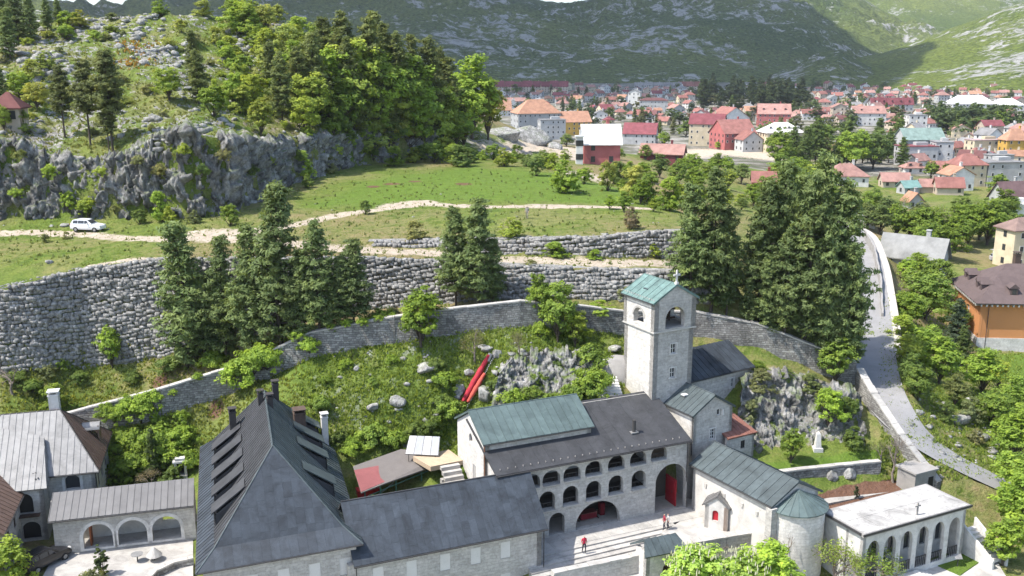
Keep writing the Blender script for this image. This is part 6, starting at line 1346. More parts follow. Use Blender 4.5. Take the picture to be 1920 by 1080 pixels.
# ------------------------------------------------------------------ cars
def car(label, p, ang, paint, L=4.5, Wd=1.85, H=1.68, group=None, tilt=0.0):
    t = thing('parked_car', label, 'car', p, group)
    t.rotation_euler = (0, tilt, ang)
    pm = simple('car paint %.2f %.2f %.2f' % paint, paint, .25, var=.04, spec=.6)
    xs = [-.5, -.49, -.44, -.3, -.02, .18, .3, .42, .48, .5]; bel = [.62, .66, .68, .68, .66, .64, .6, .56, .5, .42]; 
    secs = []                                            # lower body: sections along the length with rounded sides
    for x, b2 in zip(xs, bel):
        wid = Wd / 2 * (1 - .10 * (abs(x) * 2) ** 4); z0 = .3 + .06 * (abs(x) * 2) ** 6; z1 = b2 * H
        secs.append([(x * L, -wid * .93, z0), (x * L, -wid, z0 + .18), (x * L, -wid, (z0 + z1) * .55), (x * L, -wid * .93, z1), (x * L, wid * .93, z1), (x * L, wid, (z0 + z1) * .55), (x * L, wid, z0 + .18), (x * L, wid * .93, z0)])
    def loft(sec):
        V = [q for s in sec for q in s]; n = len(sec[0]); Fq = [(i * n + k, (i + 1) * n + k, (i + 1) * n + (k + 1) % n, i * n + (k + 1) % n) for i in range(len(sec) - 1) for k in range(n)]
        Fq += [tuple(range(n)), tuple(range(len(V) - 1, len(V) - n - 1, -1))]; return V, Fq
    def prt(name, V, Fq, mat, par=t, smooth=False): o = link(name, mesh_data(name, V, Fq, mat, smooth), par); return o
    body = prt('body', *loft(secs), pm)
    cab = []
    for x, zt, w in ((-.475, .7, .8), (-.41, .95, .72), (-.3, 1.0, .7), (-.05, 1.0, .7), (.06, .97, .7), (.22, .66, .82)):
        wt = Wd / 2 * w; wb = Wd / 2 * .9; zb = .66 * H; cab.append([(x * L, -wb, zb), (x * L, -wt, max(zt * H, zb + .02)), (x * L, wt, max(zt * H, zb + .02)), (x * L, wb, zb)])
    cb = prt('cabin', *loft(cab), pm)
    for sg in (-1, 1):
        for x0, x1 in ((-.4, -.24), (-.22, -.03), (-.01, .12)):
            y0, y1 = Wd / 2 * .88, Wd / 2 * .745; V = []
            for off in (.012, -.004):
                xt1 = x1 - (.06 if x1 > .1 else 0)
                for x, yy, z in ((x0, y0, .7), (x1, y0, .7), (xt1, y1, .93), (x0 + (.02 if x0 < -.3 else 0), y1, .93)): V.append((x * L, sg * (yy + off + .02), z * H))
            prt('window', V, [(0, 1, 2, 3), (7, 6, 5, 4), (0, 4, 5, 1), (1, 5, 6, 2), (2, 6, 7, 3), (3, 7, 4, 0)], M_GLASS, cb)
    def pane(x0, z0, x1, z1, w0, w1, nx):
        V = []
        for off in (.03, .0):
            for x, z, w in ((x0, z0, w0), (x1, z1, w1)):
                V += [(x * L + nx * off, -w, z * H + off * .5), (x * L + nx * off, w, z * H + off * .5)]
        prt('windscreen', V, [(0, 1, 3, 2), (4, 6, 7, 5), (0, 2, 6, 4), (1, 5, 7, 3), (0, 4, 5, 1), (2, 3, 7, 6)], M_GLASS, cb)
    pane(.205, .69, .07, .945, Wd / 2 * .78, Wd / 2 * .64, 1); pane(-.468, .74, -.418, .93, Wd / 2 * .74, Wd / 2 * .64, -1)
    for x in (-.31, .32):
        for sg in (-1, 1):
            w = prt('wheel', *(lambda mb: (mb.V, mb.F))(MB().tube([Vector((x * L, sg * (Wd / 2 - .2), .33)), Vector((x * L, sg * (Wd / 2 + .02), .33))], .34, 16)), simple('tyre', (.02, .02, .02), .9)); 
            prt('rim', *(lambda mb: (mb.V, mb.F))(MB().tube([Vector((x * L, sg * (Wd / 2), .33)), Vector((x * L, sg * (Wd / 2 + .035), .33))], .21, 10)), M_ZINC, w)
    for sg in (-1, 1):
        prt('headlight', *(lambda mb: (mb.V, mb.F))(MB().box(Vector((.485 * L, sg * Wd * .34, .5 * H)), X3, Y3, Z3, .16, .34, .16)), M_FRAME); prt('tail_light', *(lambda mb: (mb.V, mb.F))(MB().box(Vector((-.487 * L, sg * Wd * .4, .55 * H)), X3, Y3, Z3, .1, .16, .3)), M_RED); prt('mirror', *(lambda mb: (mb.V, mb.F))(MB().box(Vector((.1 * L, sg * (Wd / 2 + .06), .7 * H)), X3, Y3, Z3, .14, .2, .14)), pm)
    for r in (-1, 1): prt('roof_rail', *(lambda mb: (mb.V, mb.F))(MB().tube([Vector((-.36 * L, r * .55, 1.03 * H)), Vector((0, r * .55, 1.03 * H))], .025, 5)), M_GUTTER)
    return t
q = drop(166, 433); car('white estate car parked on the grass by the dirt track', q + Z3 * .02, R(-8), (.72, .72, .72))
car('black car parked in shade beside the guest house', at(85, 1058, .02), R(62), (.015, .015, .017), 4.6)
q = drop(1876, 490); car('silver car parked behind the brown roofed palace', q, R(-10), (.4, .4, .42))
# parasol base / table and curved wall in the forecourt
tb = thing('round_table', 'small round garden table with a pale cloth in the forecourt', 'table', at(258, 1052, .03))
q = at(258, 1052, .03); MB().tube([q, q + Z3 * .7], .06, 8).build('leg', M_GUTTER, tb); MB().tube([q + Z3 * .7, q + Z3 * .75], .55, 16).build('table_top', M_ZINC, tb)
q = at(290, 1050, .03); tb2 = thing('parasol', 'closed pale parasol lying low on its stand in the forecourt', 'parasol', q); MB().tube([q, q + Z3 * 1.2], .04, 6).build('pole', M_GUTTER, tb2); MB().tube([q + Z3 * .5, q + Z3 * .8, q + Z3 * 1.3], [.75, .5, .05], 10).build('canopy', M_PAVE, tb2)
rubble_wall('curved_wall', 'low curved stone garden wall in the forecourt by the residence', [at(268, 1092, .7), at(290, 1068, .7), at(325, 1052, .7), at(362, 1044, .7)], .8, .45, mat=M_RUB)

# ------------------------------------------------------------------ trees: a few crowns built once, every tree its own object sharing that data
def cards(C, N, size, rs, tint, aspect=0.7, jitter=0.5, tri=False):
    """leaf faces centred on C facing roughly N"""
    n = len(C); N = N + jitter * rs.randn(n, 3); N /= np.linalg.norm(N, axis=1, keepdims=True) + 1e-9
    a = np.cross(N, rs.randn(n, 3)); a /= np.linalg.norm(a, axis=1, keepdims=True) + 1e-9; b = np.cross(N, a)
    s = (size * (0.6 + 0.8 * rs.rand(n)))[:, None]
    if tri: V = np.stack([C - a * s * .5 - b * s * aspect * .4, C + a * s * .5 - b * s * aspect * .4, C + b * s * aspect], 1); k = 3
    else: V = np.stack([C - a * s * .55, C - b * s * aspect * .45 + a * s * .05, C + a * s * .55 + N * s * .12, C + b * s * aspect * .45 + a * s * .05], 1); k = 4
    return V.reshape(-1, 3), np.arange(n * k).reshape(n, k), np.repeat(tint, k)
def crown_mesh(name, V, Q, tint, mat):
    me = np_mesh(name, V, Q, mat); a = me.attributes.new('tint', 'FLOAT', 'POINT'); a.data.foreach_set('value', np.clip(tint, 0, 1).astype(np.float32)); return me
def limbs(name, segs, mat):
    mb = MB()
    for pts, rad in segs: mb.tube(pts, rad, 5, False)
    me = mesh_data(name, mb.V, mb.F, mat, True); return me
def broadleaf(seed, n_clump=120, per=36, base=0.1, width=0.42, size=0.045, top=1.0, nl=9):
    """unit-high crown: clumps of leaves spread unevenly through an irregular cluster of lobes, with limbs reaching into it"""
    rs = np.random.RandomState(seed); H_ = top - base; lobes = [(np.array([0, 0, base + H_ * .45]), width * .72, H_ * .42)]
    for k in range(nl):
        a = k * 2.4 + rs.rand(); f = rs.rand(); r_ = width * (.62 - .35 * f) * (.6 + .5 * rs.rand()); lobes.append((np.array([math.cos(a) * r_, math.sin(a) * r_, base + H_ * (.2 + .58 * f)]), width * (.34 + .2 * rs.rand()), H_ * (.15 + .12 * rs.rand())))
    lobes.append((np.array([.03 * rs.randn(), .03 * rs.randn(), base + H_ * .78]), width * .38, H_ * .22))
    C, Nn, T, S_ = [], [], [], []; segs = [([Vector((0, 0, -.05)), Vector((.01, 0, base * .7 + .03)), Vector((.0, .01, base + .3 * H_))], [.024, .018, .01])]
    wts = np.array([l[1] ** 2 for l in lobes]); wts /= wts.sum()
    for k in range(n_clump):
        c, rx, rz = lobes[rs.choice(len(lobes), p=wts)]; d = rs.randn(3); d /= np.linalg.norm(d)
        if d[2] < -.6: d[2] *= -.5
        q = c + d * np.array([rx, rx, rz]) * (0.72 + .34 * rs.rand()); q[2] = max(q[2], base - .02); cr = width * (.1 + .1 * rs.rand()); tint = .5 + .24 * rs.randn()
        dd = rs.randn(per, 3); dd /= np.linalg.norm(dd, axis=1, keepdims=True); r_ = rs.rand(per) ** .4
        C.append(q + dd * r_[:, None] * cr * np.array([1.15, 1.15, .8])); out = q - np.array([0, 0, base + H_ * .35]); out = out / (np.linalg.norm(out) + 1e-6)
        Nn.append(dd * .45 + out * .75 + np.array([0, 0, .5])); T.append(tint + .14 * rs.randn(per)); S_.append(np.full(per, size))
        if k % 9 == 0: m_ = q * .55; segs.append(([Vector((0, 0, base * .6)), Vector((m_[0], m_[1], base + (q[2] - base) * .5)), Vector(q)], [.01, .006, .002]))
    V, Q, t = cards(np.concatenate(C), np.concatenate(Nn), np.concatenate(S_), rs, np.concatenate(T), .75, .4)
    return crown_mesh('crown', V, Q, t, M_LEAF), limbs('trunk', segs, M_BARK)
def pine(seed, rings=21, spread=.2, base=.16, tuft=19, fat=1.0):
    """unit-high black pine: whorls of branches, each with tufts of upturned needles"""
    rs = np.random.RandomState(seed); C, Nn, T, S_ = [], [], [], []
    bend = rs.randn(2) * .012; ax = lambda z: np.array([bend[0] * math.sin(z * 5), bend[1] * math.sin(z * 4), z])
    segs = [([Vector(ax(z) if z > 0 else (0, 0, -.04)) for z in (0, .2, .4, .6, .8, .97)], [.014, .0125, .0105, .008, .005, .0015])]
    for k in range(rings):
        z = base + (1 - base) * (k / (rings - 1)) ** .92 * .985; f = (z - base) / (1 - base)
        prof = spread * (min(1, .5 + 1.7 * f) if f < .3 else 1.0) * (1 - f) ** .8 + .02
        nb = 6 if f < .8 else 4
        for b in range(nb):
            if rs.rand() < .1 and f < .75: continue
            a = b * 6.283 / nb + rs.rand() * 1.2 + k; L = prof * (.6 + .62 * rs.rand()); rise = .02 + .05 * f - .02 * (1 - f); p0 = ax(min(z + rs.randn() * .024, .985))
            tip = p0 + np.array([math.cos(a) * L, math.sin(a) * L, L * (.05 + .5 * f ** 2) + .02 * rs.randn() * L * 5]); segs.append(([Vector(p0), Vector((p0 + tip) / 2 - np.array([0, 0, .008])), Vector(tip)], [.0042 * (1.2 - f), .003, .0012])) if f < .93 else None
            nt_ = max(3, int(round(L / .026))); tb = .45 + .22 * rs.randn()
            for j in range(nt_):
                w = .25 + .8 * (j + rs.rand() * .7) / nt_; side = np.array([-math.sin(a), math.cos(a), 0]) * rs.randn() * .022 * (1.1 + L * 5); c = p0 + (tip - p0) * w + side + np.array([0, 0, .006 + .011 * rs.randn()]); dd = rs.randn(tuft, 3) * np.array([1, 1, .75]); dd[:, 2] = np.abs(dd[:, 2]) * .7 + .25 * rs.randn(tuft); dd /= np.linalg.norm(dd, axis=1, keepdims=True)
                C.append(c + dd * (.024 * rs.rand(tuft)[:, None] ** .6 + .004) * np.array([1.15, 1.15, 1.15])); Nn.append(np.array([0, 0, 1.0]) * .9 + dd * .8 + np.array([math.cos(a), math.sin(a), 0]) * .5); T.append(tb + .14 * rs.randn(tuft)); S_.append(np.full(tuft, .0125 * fat))
    V, Q, t = cards(np.concatenate(C), np.concatenate(Nn), np.concatenate(S_), rs, np.concatenate(T), 1.7, .7, True)
    return crown_mesh('crown', V, Q, t, M_NEEDLE), limbs('trunk', segs, M_BARK)
def bare(seed, leaf=0, spread=.5, mat=None):
    rs = np.random.RandomState(seed); segs = []; tips = []
    def grow(p, d, L, r_, lv):
        q = p + d * L; m_ = p + d * L * .5 + rs.randn(3) * L * .06; segs.append(([Vector(p), Vector(m_), Vector(q)], [r_ * 1.4, r_ * 1.15, r_ * .85]))
        if lv == 0: tips.append(q); return
        for _ in range(3 if lv > 1 else 4):
            nd = d + rs.randn(3) * spread + np.array([0, 0, .12]); nd /= np.linalg.norm(nd); grow(p + d * L * (.55 + .45 * rs.rand()), nd, L * (.6 + .2 * rs.rand()), r_ * .52, lv - 1)
    grow(np.array([0, 0, -.03]), np.array([0.02, 0, 1.0]), .34, .02, 4)
    tr = limbs('trunk', segs, mat or M_BARKL)
    if not leaf: return None, tr
    tips = np.array(tips); k = rs.randint(len(tips), size=leaf); P = tips[k] + rs.randn(leaf, 3) * .035
    V, Q, t = cards(P, rs.randn(leaf, 3) + np.array([0, 0, .6]), np.full(leaf, .026), rs, .5 + .25 * rs.randn(leaf)); return crown_mesh('crown', V, Q, t, M_LEAF), tr
PROTO = {'broad': [broadleaf(s, 130, 38, .12, .36 + .04 * (s % 3), .04) for s in (1, 2, 3, 4)], 'bush': [broadleaf(s, 120, 36, -.02, .46, .05, 1.0) for s in (11, 12, 13)], 'low': [broadleaf(s, 90, 34, -.15, .9, .085, .95) for s in (21, 22, 23)],
         'pine': [pine(s, 24, .19 + .025 * (s % 3), .1 + .04 * (s % 3)) for s in (31, 32, 33, 34)], 'tallpine': [pine(s, 18, .2, .4, 24) for s in (41, 42)], 'cone': [pine(51, 20, .2, .02, 24)],
         'far': [broadleaf(s, 60, 22, .05, .48, .075) for s in (61, 62)], 'farpine': [pine(71, 11, .2, .1, 9, 2.2), pine(72, 12, .17, .1, 9, 2.2)], 'bare': [bare(81), bare(82)], 'sparse': [bare(83, 900), bare(84, 1200, .55)], 'columnar': [broadleaf(91, 80, 40, .02, .17, .04)]}
F_ = 1.8
COLS = {'pine': (.064, .086, .037), 'tallpine': (.055, .075, .024), 'farpine': (.03, .05, .02), 'cone': (.05, .085, .035), 'broad': (.105, .175, .026), 'bush': (.12, .195, .025), 'low': (.09, .165, .022), 'far': (.075, .115, .026), 'sparse': (.13, .16, .045), 'bare': (.1, .1, .05), 'columnar': (.035, .065, .02)}
def tree(name, kind, label, p, h, wf=1.0, col=None, cat='tree', group=None, var=None, parts=True):
    protos = PROTO[kind]; cr, tr = protos[rnd.randrange(len(protos)) if var is None else var]
    t = thing(name, label, cat, p, group); sc = (h * wf, h * wf, h); ang = rnd.random() * 6.283
    c = col or COLS[kind]; j = rnd.uniform(.85, 1.2) * F_; c = (c[0] * j * rnd.uniform(.86, 1.04), c[1] * j * 1.04, c[2] * j * rnd.uniform(1.0, 1.4), 1) if kind not in ('pine', 'tallpine') else (c[0] * j * 1.6, c[1] * j * 1.58, c[2] * j * 1.45, 1)
    c = (max(c[0], .7 * c[1]), c[1], max(c[2], .17 * c[1]), 1)
    for nm, me in (('crown', cr), ('trunk', tr)):
        if me is None: continue
        o = link(nm, me, t, (0, 0, 0), (0, 0, ang), sc); o.color = c
    return t
def px_h(p, dpy): return dpy * proj(p)[2] / FPX
def T_(name, kind, label, px, py, top, wf=1.0, col=None, cat='tree', group=None, var=None):
    """tree by the pixel of its foot and the pixel row of its top"""
    p = drop(px, py); h = (py - top) * proj(p)[2] / FPX / cP * .985; return tree(name, kind, label, p - Z3 * .1, h, wf, col, cat, group, var)
LIME = (.19, .225, .034); YEL = (.2, .21, .045); DK = (.1, .135, .032); OLV = (.14, .142, .055); BRN = (.15, .118, .065)

# pines in front of the retaining wall, left group
for px, py, top, wf, lab in [(350, 690, 420, 1.15, 'bushy dark pine at the left end of the grove by the boulder wall'), (425, 672, 445, .95, 'slim dark pine second from left in the grove by the boulder wall'), (475, 662, 425, 1.0, 'dark pine just left of the tallest pine in the left grove'), (530, 652, 352, 1.02, 'tallest dark pine in the middle of the left grove'), (600, 640, 418, 1.0, 'grey green pine right of the tallest pine in the left grove'), (665, 622, 452, 1.1, 'rounded pine at the right end of the left grove'), (385, 676, 520, 1.2, 'short pine filling the gap at the left of the grove'), (570, 645, 470, 1.15, 'lower pine in front of the tallest pine of the left grove'), (640, 630, 480, 1.1, 'low dense pine near the right end of the left grove')]:
    T_('pine_tree', 'pine', lab, px, py, top, wf, group='pines of the left grove')
# pair in the middle
for px, py, top, wf, lab in [(855, 575, 392, .95, 'left of the two pines standing before the track wall'), (898, 578, 378, 1.15, 'taller right one of the two pines standing before the track wall'), (925, 575, 450, 1.0, 'short pine behind the pair at the track wall')]:
    T_('pine_tree', 'pine', lab, px, py, top, wf, group='pines before the track wall')
# grove right of the tower
right = [(1292, 572, 352), (1332, 588, 328), (1310, 556, 430), (1362, 590, 395), (1425, 605, 345), (1456, 612, 312), (1488, 600, 335), (1470, 645, 430), (1508, 655, 340), (1526, 640, 304), (1540, 675, 410), (1566, 660, 350), (1582, 692, 460), (1552, 695, 510), (1436, 632, 480), (1594, 696, 560), (1400, 618, 520)]
right.sort()
for i, (px, py, top) in enumerate(right): T_('pine_tree', 'pine', 'tall dark pine, %s from the left in the grove right of the bell tower' % words[i], px, py, top, rnd.uniform(.8, .98), group='pines of the big grove right of the tower', col=(.064, .086, .037))
# wooded hill: pines
hillp = [(590, 225, 70), (645, 205, 34), (655, 240, 80), (695, 235, 48), (722, 215, 56), (745, 245, 75), (775, 225, 74), (805, 262, 84), (825, 245, 100), (842, 262, 118), (665, 265, 135), (730, 270, 130), (705, 190, 32), (510, 195, 85), (530, 232, 105), (365, 160, 62), (372, 195, 100), (560, 220, 95), (612, 180, 42), (785, 270, 160)]
hillp.sort()
for i, (px, py, top) in enumerate(hillp): T_('pine_tree', 'pine', 'dark pine, %s from the left on the wooded hill' % words[i], px, py, top, rnd.uniform(.95, 1.2), group='pines of the wooded hill', col=(.068, .082, .032))
for px, py, top, lab in [(122, 258, 130, 'thin pine with bare lower trunk left of two others above the cliff'), (170, 272, 120, 'open pine with bare lower trunk in the middle of the cliff top trio'), (212, 285, 105, 'densest pine of the cliff top trio'), (205, 288, 190, 'low forked pine at the foot of the cliff top trio')]: T_('pine_tree', 'tallpine', lab, px, py, top, 1.05, group='pines above the cliff', col=(.068, .08, .034))
tl = [(10, 75, -20), (35, 85, -10), (60, 80, 0), (90, 60, 2), (20, 110, 20), (5, 200, 130), (110, 45, 0)]
for i, (px, py, top) in enumerate(sorted(tl)): T_('pine_tree', 'pine', 'dark pine, %s from the left on the upper left hilltop' % words[i], px, py, top, 1.2, group='pines of the upper left hilltop')
# bright broadleaf trees and bushes of the hill
hb = [(885, 262, 112, 1.1, LIME), (870, 280, 165, 1.2, LIME), (915, 262, 150, .9, YEL), (840, 285, 200, 1.0, (.12, .2, .025)), (318, 188, 122, 1.25, LIME), (490, 255, 182, 1.1, YEL), (430, 130, 85, 1.2, LIME), (450, 178, 115, 1.0, LIME), (470, 200, 138, 1.0, LIME), (440, 205, 140, 1.0, (.1, .22, .02)), (405, 200, 150, .8, LIME), (540, 120, 40, 1.2, YEL), (560, 80, 30, 1.3, LIME), (600, 110, 40, 1.1, LIME), (620, 130, 60, 1.0, LIME), (500, 60, 5, 1.2, YEL), (440, 40, -5, 1.3, LIME), (520, 45, 8, 1.2, YEL), (380, 30, 0, 1.5, YEL), (330, 28, -8, 1.4, LIME), (300, 30, -2, 1.3, LIME), (130, 55, 20, 1.6, LIME), (150, 50, 18, 1.4, YEL), (250, 28, 8, 1.4, YEL), (40, 190, 130, 1.3, LIME), (70, 205, 150, 1.2, YEL), (60, 150, 110, 1.4, YEL), (85, 130, 95, 1.4, YEL), (30, 240, 185, .8, LIME), (8, 245, 195, 1.0, LIME), (45, 248, 205, 1.0, YEL), (640, 275, 205, 1.0, DK), (600, 140, 88, 1.0, LIME), (580, 200, 140, .9, LIME), (540, 210, 160, .9, LIME), (520, 160, 100, 1.0, LIME), (480, 90, 50, 1.2, LIME), (690, 270, 220, 1.0, LIME), (735, 275, 205, .9, DK), (820, 280, 220, 1.0, DK), (660, 100, 45, 1.1, LIME), (125, 75, 45, 1.5, LIME), (340, 60, 35, 1.5, YEL), (200, 115, 92, 1.6, YEL), (80, 180, 155, 1.5, YEL)]
hb.sort(key=lambda q: q[0])
for i, (px, py, top, wf, col) in enumerate(hb): T_('broadleaf_tree', 'broad' if py - top > 45 else 'bush', 'bright spring green broadleaf tree, %s from the left on the hill' % words[i] if i < 30 else 'light green tree on the hill, %s in from the town side' % words[len(hb) - 1 - i], px, py, top, wf, col, group='spring green trees of the hill')
fill = [(rnd.uniform(400, 700), rnd.uniform(40, 225)) for _ in range(44)] + [(rnd.uniform(560, 870), rnd.uniform(225, 285)) for _ in range(26)]; fill.sort()
for i, (px, py) in enumerate(fill): T_('hill_thicket', 'bush', 'rounded spring green thicket on the wooded hill, %s from the left' % words[i], px, py, py - rnd.uniform(30, 64), rnd.uniform(1.0, 1.4), rnd.choice([LIME, LIME, YEL, (.13, .19, .026)]), 'bush', 'thickets of the wooded hill')
fill = [(rnd.uniform(0, 420), rnd.uniform(30, 265)) for _ in range(46)]; fill.sort()
for i, (px, py) in enumerate(fill): T_('hill_shrub', 'low', 'small low shrub among the rocks of the hill, %s from the left' % words[i], px, py, py - rnd.uniform(7, 18), rnd.uniform(.9, 1.3), rnd.choice([LIME, YEL, OLV, OLV]), 'shrub', 'shrubs among the rocks of the hill')
tall = [(585, 240, 130), (625, 215, 90), (650, 260, 150), (675, 225, 70), (700, 262, 140), (715, 240, 95), (738, 262, 130), (760, 240, 100), (790, 262, 130), (812, 275, 150), (830, 282, 175), (600, 180, 85), (635, 175, 65), (555, 165, 80), (850, 285, 190), (570, 255, 175), (770, 282, 190)]
for i, (px, py, top) in enumerate(sorted(tall)): T_('broadleaf_tree', 'broad', 'tall pale green broadleaf tree between the hill pines, %s from the left' % words[i], px, py, top, 1.1, rnd.choice([LIME, LIME, (.14, .2, .03)]), group='broadleaf trees between the hill pines')
hang = [(40, 300, 275), (95, 330, 300), (190, 330, 305), (260, 310, 285), (300, 330, 300), (345, 290, 262), (380, 330, 300), (420, 300, 272), (470, 330, 300), (505, 310, 285), (560, 300, 275), (30, 370, 345), (215, 400, 380), (395, 410, 385), (630, 290, 262), (680, 290, 265)]
for i, (px, py, top) in enumerate(sorted(hang)): q = aty(px, py, np.interp(px, [proj(p)[0] for p in CL_BOT], [p.y for p in CL_BOT]) - .3); tree('cliff_shrub', 'low', 'shrub rooted on the cliff face, %s from the left' % words[i], q, (py - top) * proj(q)[2] / FPX * .8, .9, rnd.choice([LIME, DK, OLV]), 'shrub', 'shrubs on the cliff face')
# meadow and cliff foot bushes
mb_ = [(165, 408, 368, 1.3, LIME, 'yellow green bush at the cliff foot behind the white car'), (130, 398, 355, .9, LIME, 'narrow green bush at the cliff foot left of the white car'), (303, 415, 355, .9, (.08, .2, .02), 'upright bright green shrub at the middle of the cliff foot'), (262, 420, 390, 1.2, DK, 'dark low bush left of the upright shrub at the cliff foot'), (318, 418, 385, 1.1, LIME, 'pale bush in front of the upright shrub at the cliff foot'), (365, 418, 392, 1.3, OLV, 'dull olive bush at the cliff foot'), (432, 423, 380, 1.1, (.1, .17, .025), 'round bush by the pale rubble at the right of the cliff foot'), (568, 335, 280, 1.0, LIME, 'bright bush at the right end of the cliff'), (577, 352, 325, 1.1, DK, 'low dark bush below the right end of the cliff'), (617, 325, 288, 1.2, OLV, 'pale olive bush under the cliff shoulder'), (740, 312, 272, 1.1, (.09, .2, .02), 'vivid green bush beside the dark rock at the meadow back'), (685, 402, 372, .95, DK, 'solitary dark bush beside the dirt track'), (1058, 362, 298, 1.15, LIME, 'big round lime green bush in the open meadow'), (1005, 330, 290, 1.1, DK, 'dark bush behind the big round lime bush'), (1035, 318, 285, 1.2, LIME, 'bush between the dark bush and the pink house'), (1140, 358, 300, .9, YEL, 'left bush of the row in front of the pink house'), (1185, 372, 308, 1.0, YEL, 'second bush of the row below the pink house'), (1215, 380, 320, 1.0, (.12, .17, .03), 'third bush of the row below the pink house'), (1255, 395, 328, 1.0, LIME, 'large bush at the right end of the meadow'), (1183, 430, 385, .9, BRN, 'brownish leafless looking shrub above the upper wall'), (960, 445, 405, 1.4, LIME, 'bright low bush right of the pine pair on the meadow edge'), (780, 448, 412, 1.4, OLV, 'sprawling dull bush left of the pine pair'), (1040, 482, 450, 1.9, (.1, .2, .022), 'low spreading bush against the upper boulder wall'), (1115, 486, 466, 2.0, (.1, .19, .022), 'small low bush at the foot of the upper boulder wall'), (1225, 480, 455, 1.4, LIME, 'bush at the right end of the upper boulder wall'), (85, 455, 436, 1.2, OLV, 'small dry shrub below the track near the car'), (125, 448, 432, 1.2, OLV, 'tiny dry shrub in front of the car'), (995, 497, 484, 2.2, OLV, 'low scrub in the middle of the track')]
for px, py, top, wf, col, lab in mb_: T_('bush', 'bush', lab, px, py, top, wf, col, 'bush', 'bushes of the meadow')
back_ = [(815, 305, 262), (850, 308, 268), (790, 300, 270), (880, 305, 275), (925, 300, 268), (960, 305, 285), (905, 300, 280), (700, 300, 275), (775, 305, 275), (990, 312, 288), (1020, 312, 280), (945, 312, 276), (865, 312, 270), (835, 300, 255), (1095, 345, 312), (1160, 345, 300), (1060, 300, 278), (970, 298, 270)]
for i, (px, py, top) in enumerate(sorted(back_)): T_('bush', 'bush', 'dense bush, %s from the left along the back edge of the meadow' % words[i], px, py, top, 1.3, rnd.choice([LIME, DK, (.1, .17, .03)]), 'bush', 'bushes along the back of the meadow')
# garden trees inside and by the wall
gtr = [(210, 690, 605, .9, (.14, .23, .03), 'broad', 'slender yellow green sapling before the left boulder wall'), (790, 650, 530, 1.15, (.13, .2, .025), 'broad', 'round yellow green tree in front of the garden wall'), (1045, 640, 515, .9, (.11, .18, .03), 'broad', 'leafy tree in the rockery left of the tower'), (1010, 600, 512, .9, (.11, .19, .028), 'broad', 'light green tree behind the garden wall left of the tower'), (1078, 650, 575, 1.0, LIME, 'broad', 'pale tree just left of the tower'), (890, 680, 598, 1.0, OLV, 'sparse', 'sparse young tree above the red banner'), (975, 680, 600, .8, OLV, 'sparse', 'thin leaning sapling on the rockery'), (1125, 590, 560, 2.2, LIME, 'bush', 'low bush on top of the wall left of the tower'), (1565, 720, 625, 1.2, (.12, .16, .035), 'broad', 'rounded olive tree by the wall at the road'), (1552, 805, 720, 1.0, (.11, .22, .02), 'broad', 'bright green tree growing from the garden crag'), (1483, 868, 795, 1.0, (.09, .16, .03), 'broad', 'green tree on the lawn beside the obelisk'), (1425, 735, 690, 1.5, OLV, 'bush', 'bush on the ledge above the garden crag'), (1470, 720, 688, 1.6, DK, 'bush', 'second bush along the ledge above the garden crag'), (1520, 735, 695, 1.4, OLV, 'bush', 'bush at the right of the ledge above the garden crag'), (1590, 790, 740, 1.1, DK, 'bush', 'dark bush in the right end of the garden crag'), (1600, 842, 795, 1.2, DK, 'bush', 'shrub at the right foot of the garden crag'), (1405, 790, 745, 1.0, OLV, 'bush', 'shrub clinging to the left of the garden crag'), (1605, 935, 905, 1.2, (.03, .06, .025), 'columnar', 'small round clipped conifer in the brown garden bed'), (1675, 905, 790, .9, (.15, .12, .06), 'bare', 'leafless tree below the road wall'), (1650, 870, 810, 1.0, OLV, 'sparse', 'half leafless shrub at the end of the lawn'), (100, 770, 715, 1.2, LIME, 'bush', 'green bush behind the guest house chimney'), (25, 740, 650, 1.1, BRN, 'bare', 'brown bare shrub at the left edge by the wall foot'), (290, 905, 800, .8, (.04, .09, .025), 'cone', 'dark young conifer in the garden beside the residence'), (285, 922, 865, 1.3, BRN, 'sparse', 'dry brown bush beside the stone shrine'), (325, 915, 870, 1.2, DK, 'bush', 'dark laurel bush next to the stone shrine'), (192, 1085, 1015, 1.3, (.03, .06, .02), 'columnar', 'small dark cypress in the forecourt'), (1480, 905, 900, 1, DK, 'bush', None)]
for px, py, top, wf, col, kd, lab in gtr:
    if lab: T_('garden_tree' if kd in ('broad', 'sparse', 'bare') else 'shrub', kd, lab, px, py, top, wf, col, 'tree' if kd in ('broad', 'sparse', 'bare', 'cone', 'columnar') else 'shrub')
low = [(235, 835, 790), (260, 850, 795), (300, 840, 785), (340, 835, 790), (275, 880, 820), (320, 870, 815), (245, 900, 840), (215, 860, 815), (350, 880, 835), (300, 800, 775), (340, 790, 765)]
for i, (px, py, top) in enumerate(sorted(low)): T_('shrub', 'low', 'lush climbing shrub, %s from the left in the bank behind the arcade' % words[i], px, py, top, 1.0, (.1, .2, .022), 'shrub', 'shrubs of the bank behind the arcade')
ivy = [(460, 722, 660), (490, 690, 640), (265, 790, 735), (200, 785, 752), (680, 610, 592), (620, 618, 604), (1010, 640, 600), (580, 660, 625), (325, 742, 728), (370, 712, 696), (240, 775, 738), (285, 770, 728), (440, 705, 668), (475, 700, 648), (500, 690, 640), (650, 612, 596), (710, 604, 588), (215, 790, 755), (560, 640, 615), (1060, 600, 565)]
for i, (px, py, top) in enumerate(sorted(ivy)):
    Yw = np.interp(px, [proj(p)[0] for p in W_TOP], [p.y for p in W_TOP]); q = aty(px, py, Yw - .5); tree('ivy', 'low', 'bright green ivy patch over the enclosure wall, %s from the left' % words[i], q, (py - top) * proj(q)[2] / FPX, .9, (.11, .22, .02), 'ivy', 'ivy patches on the enclosure wall')
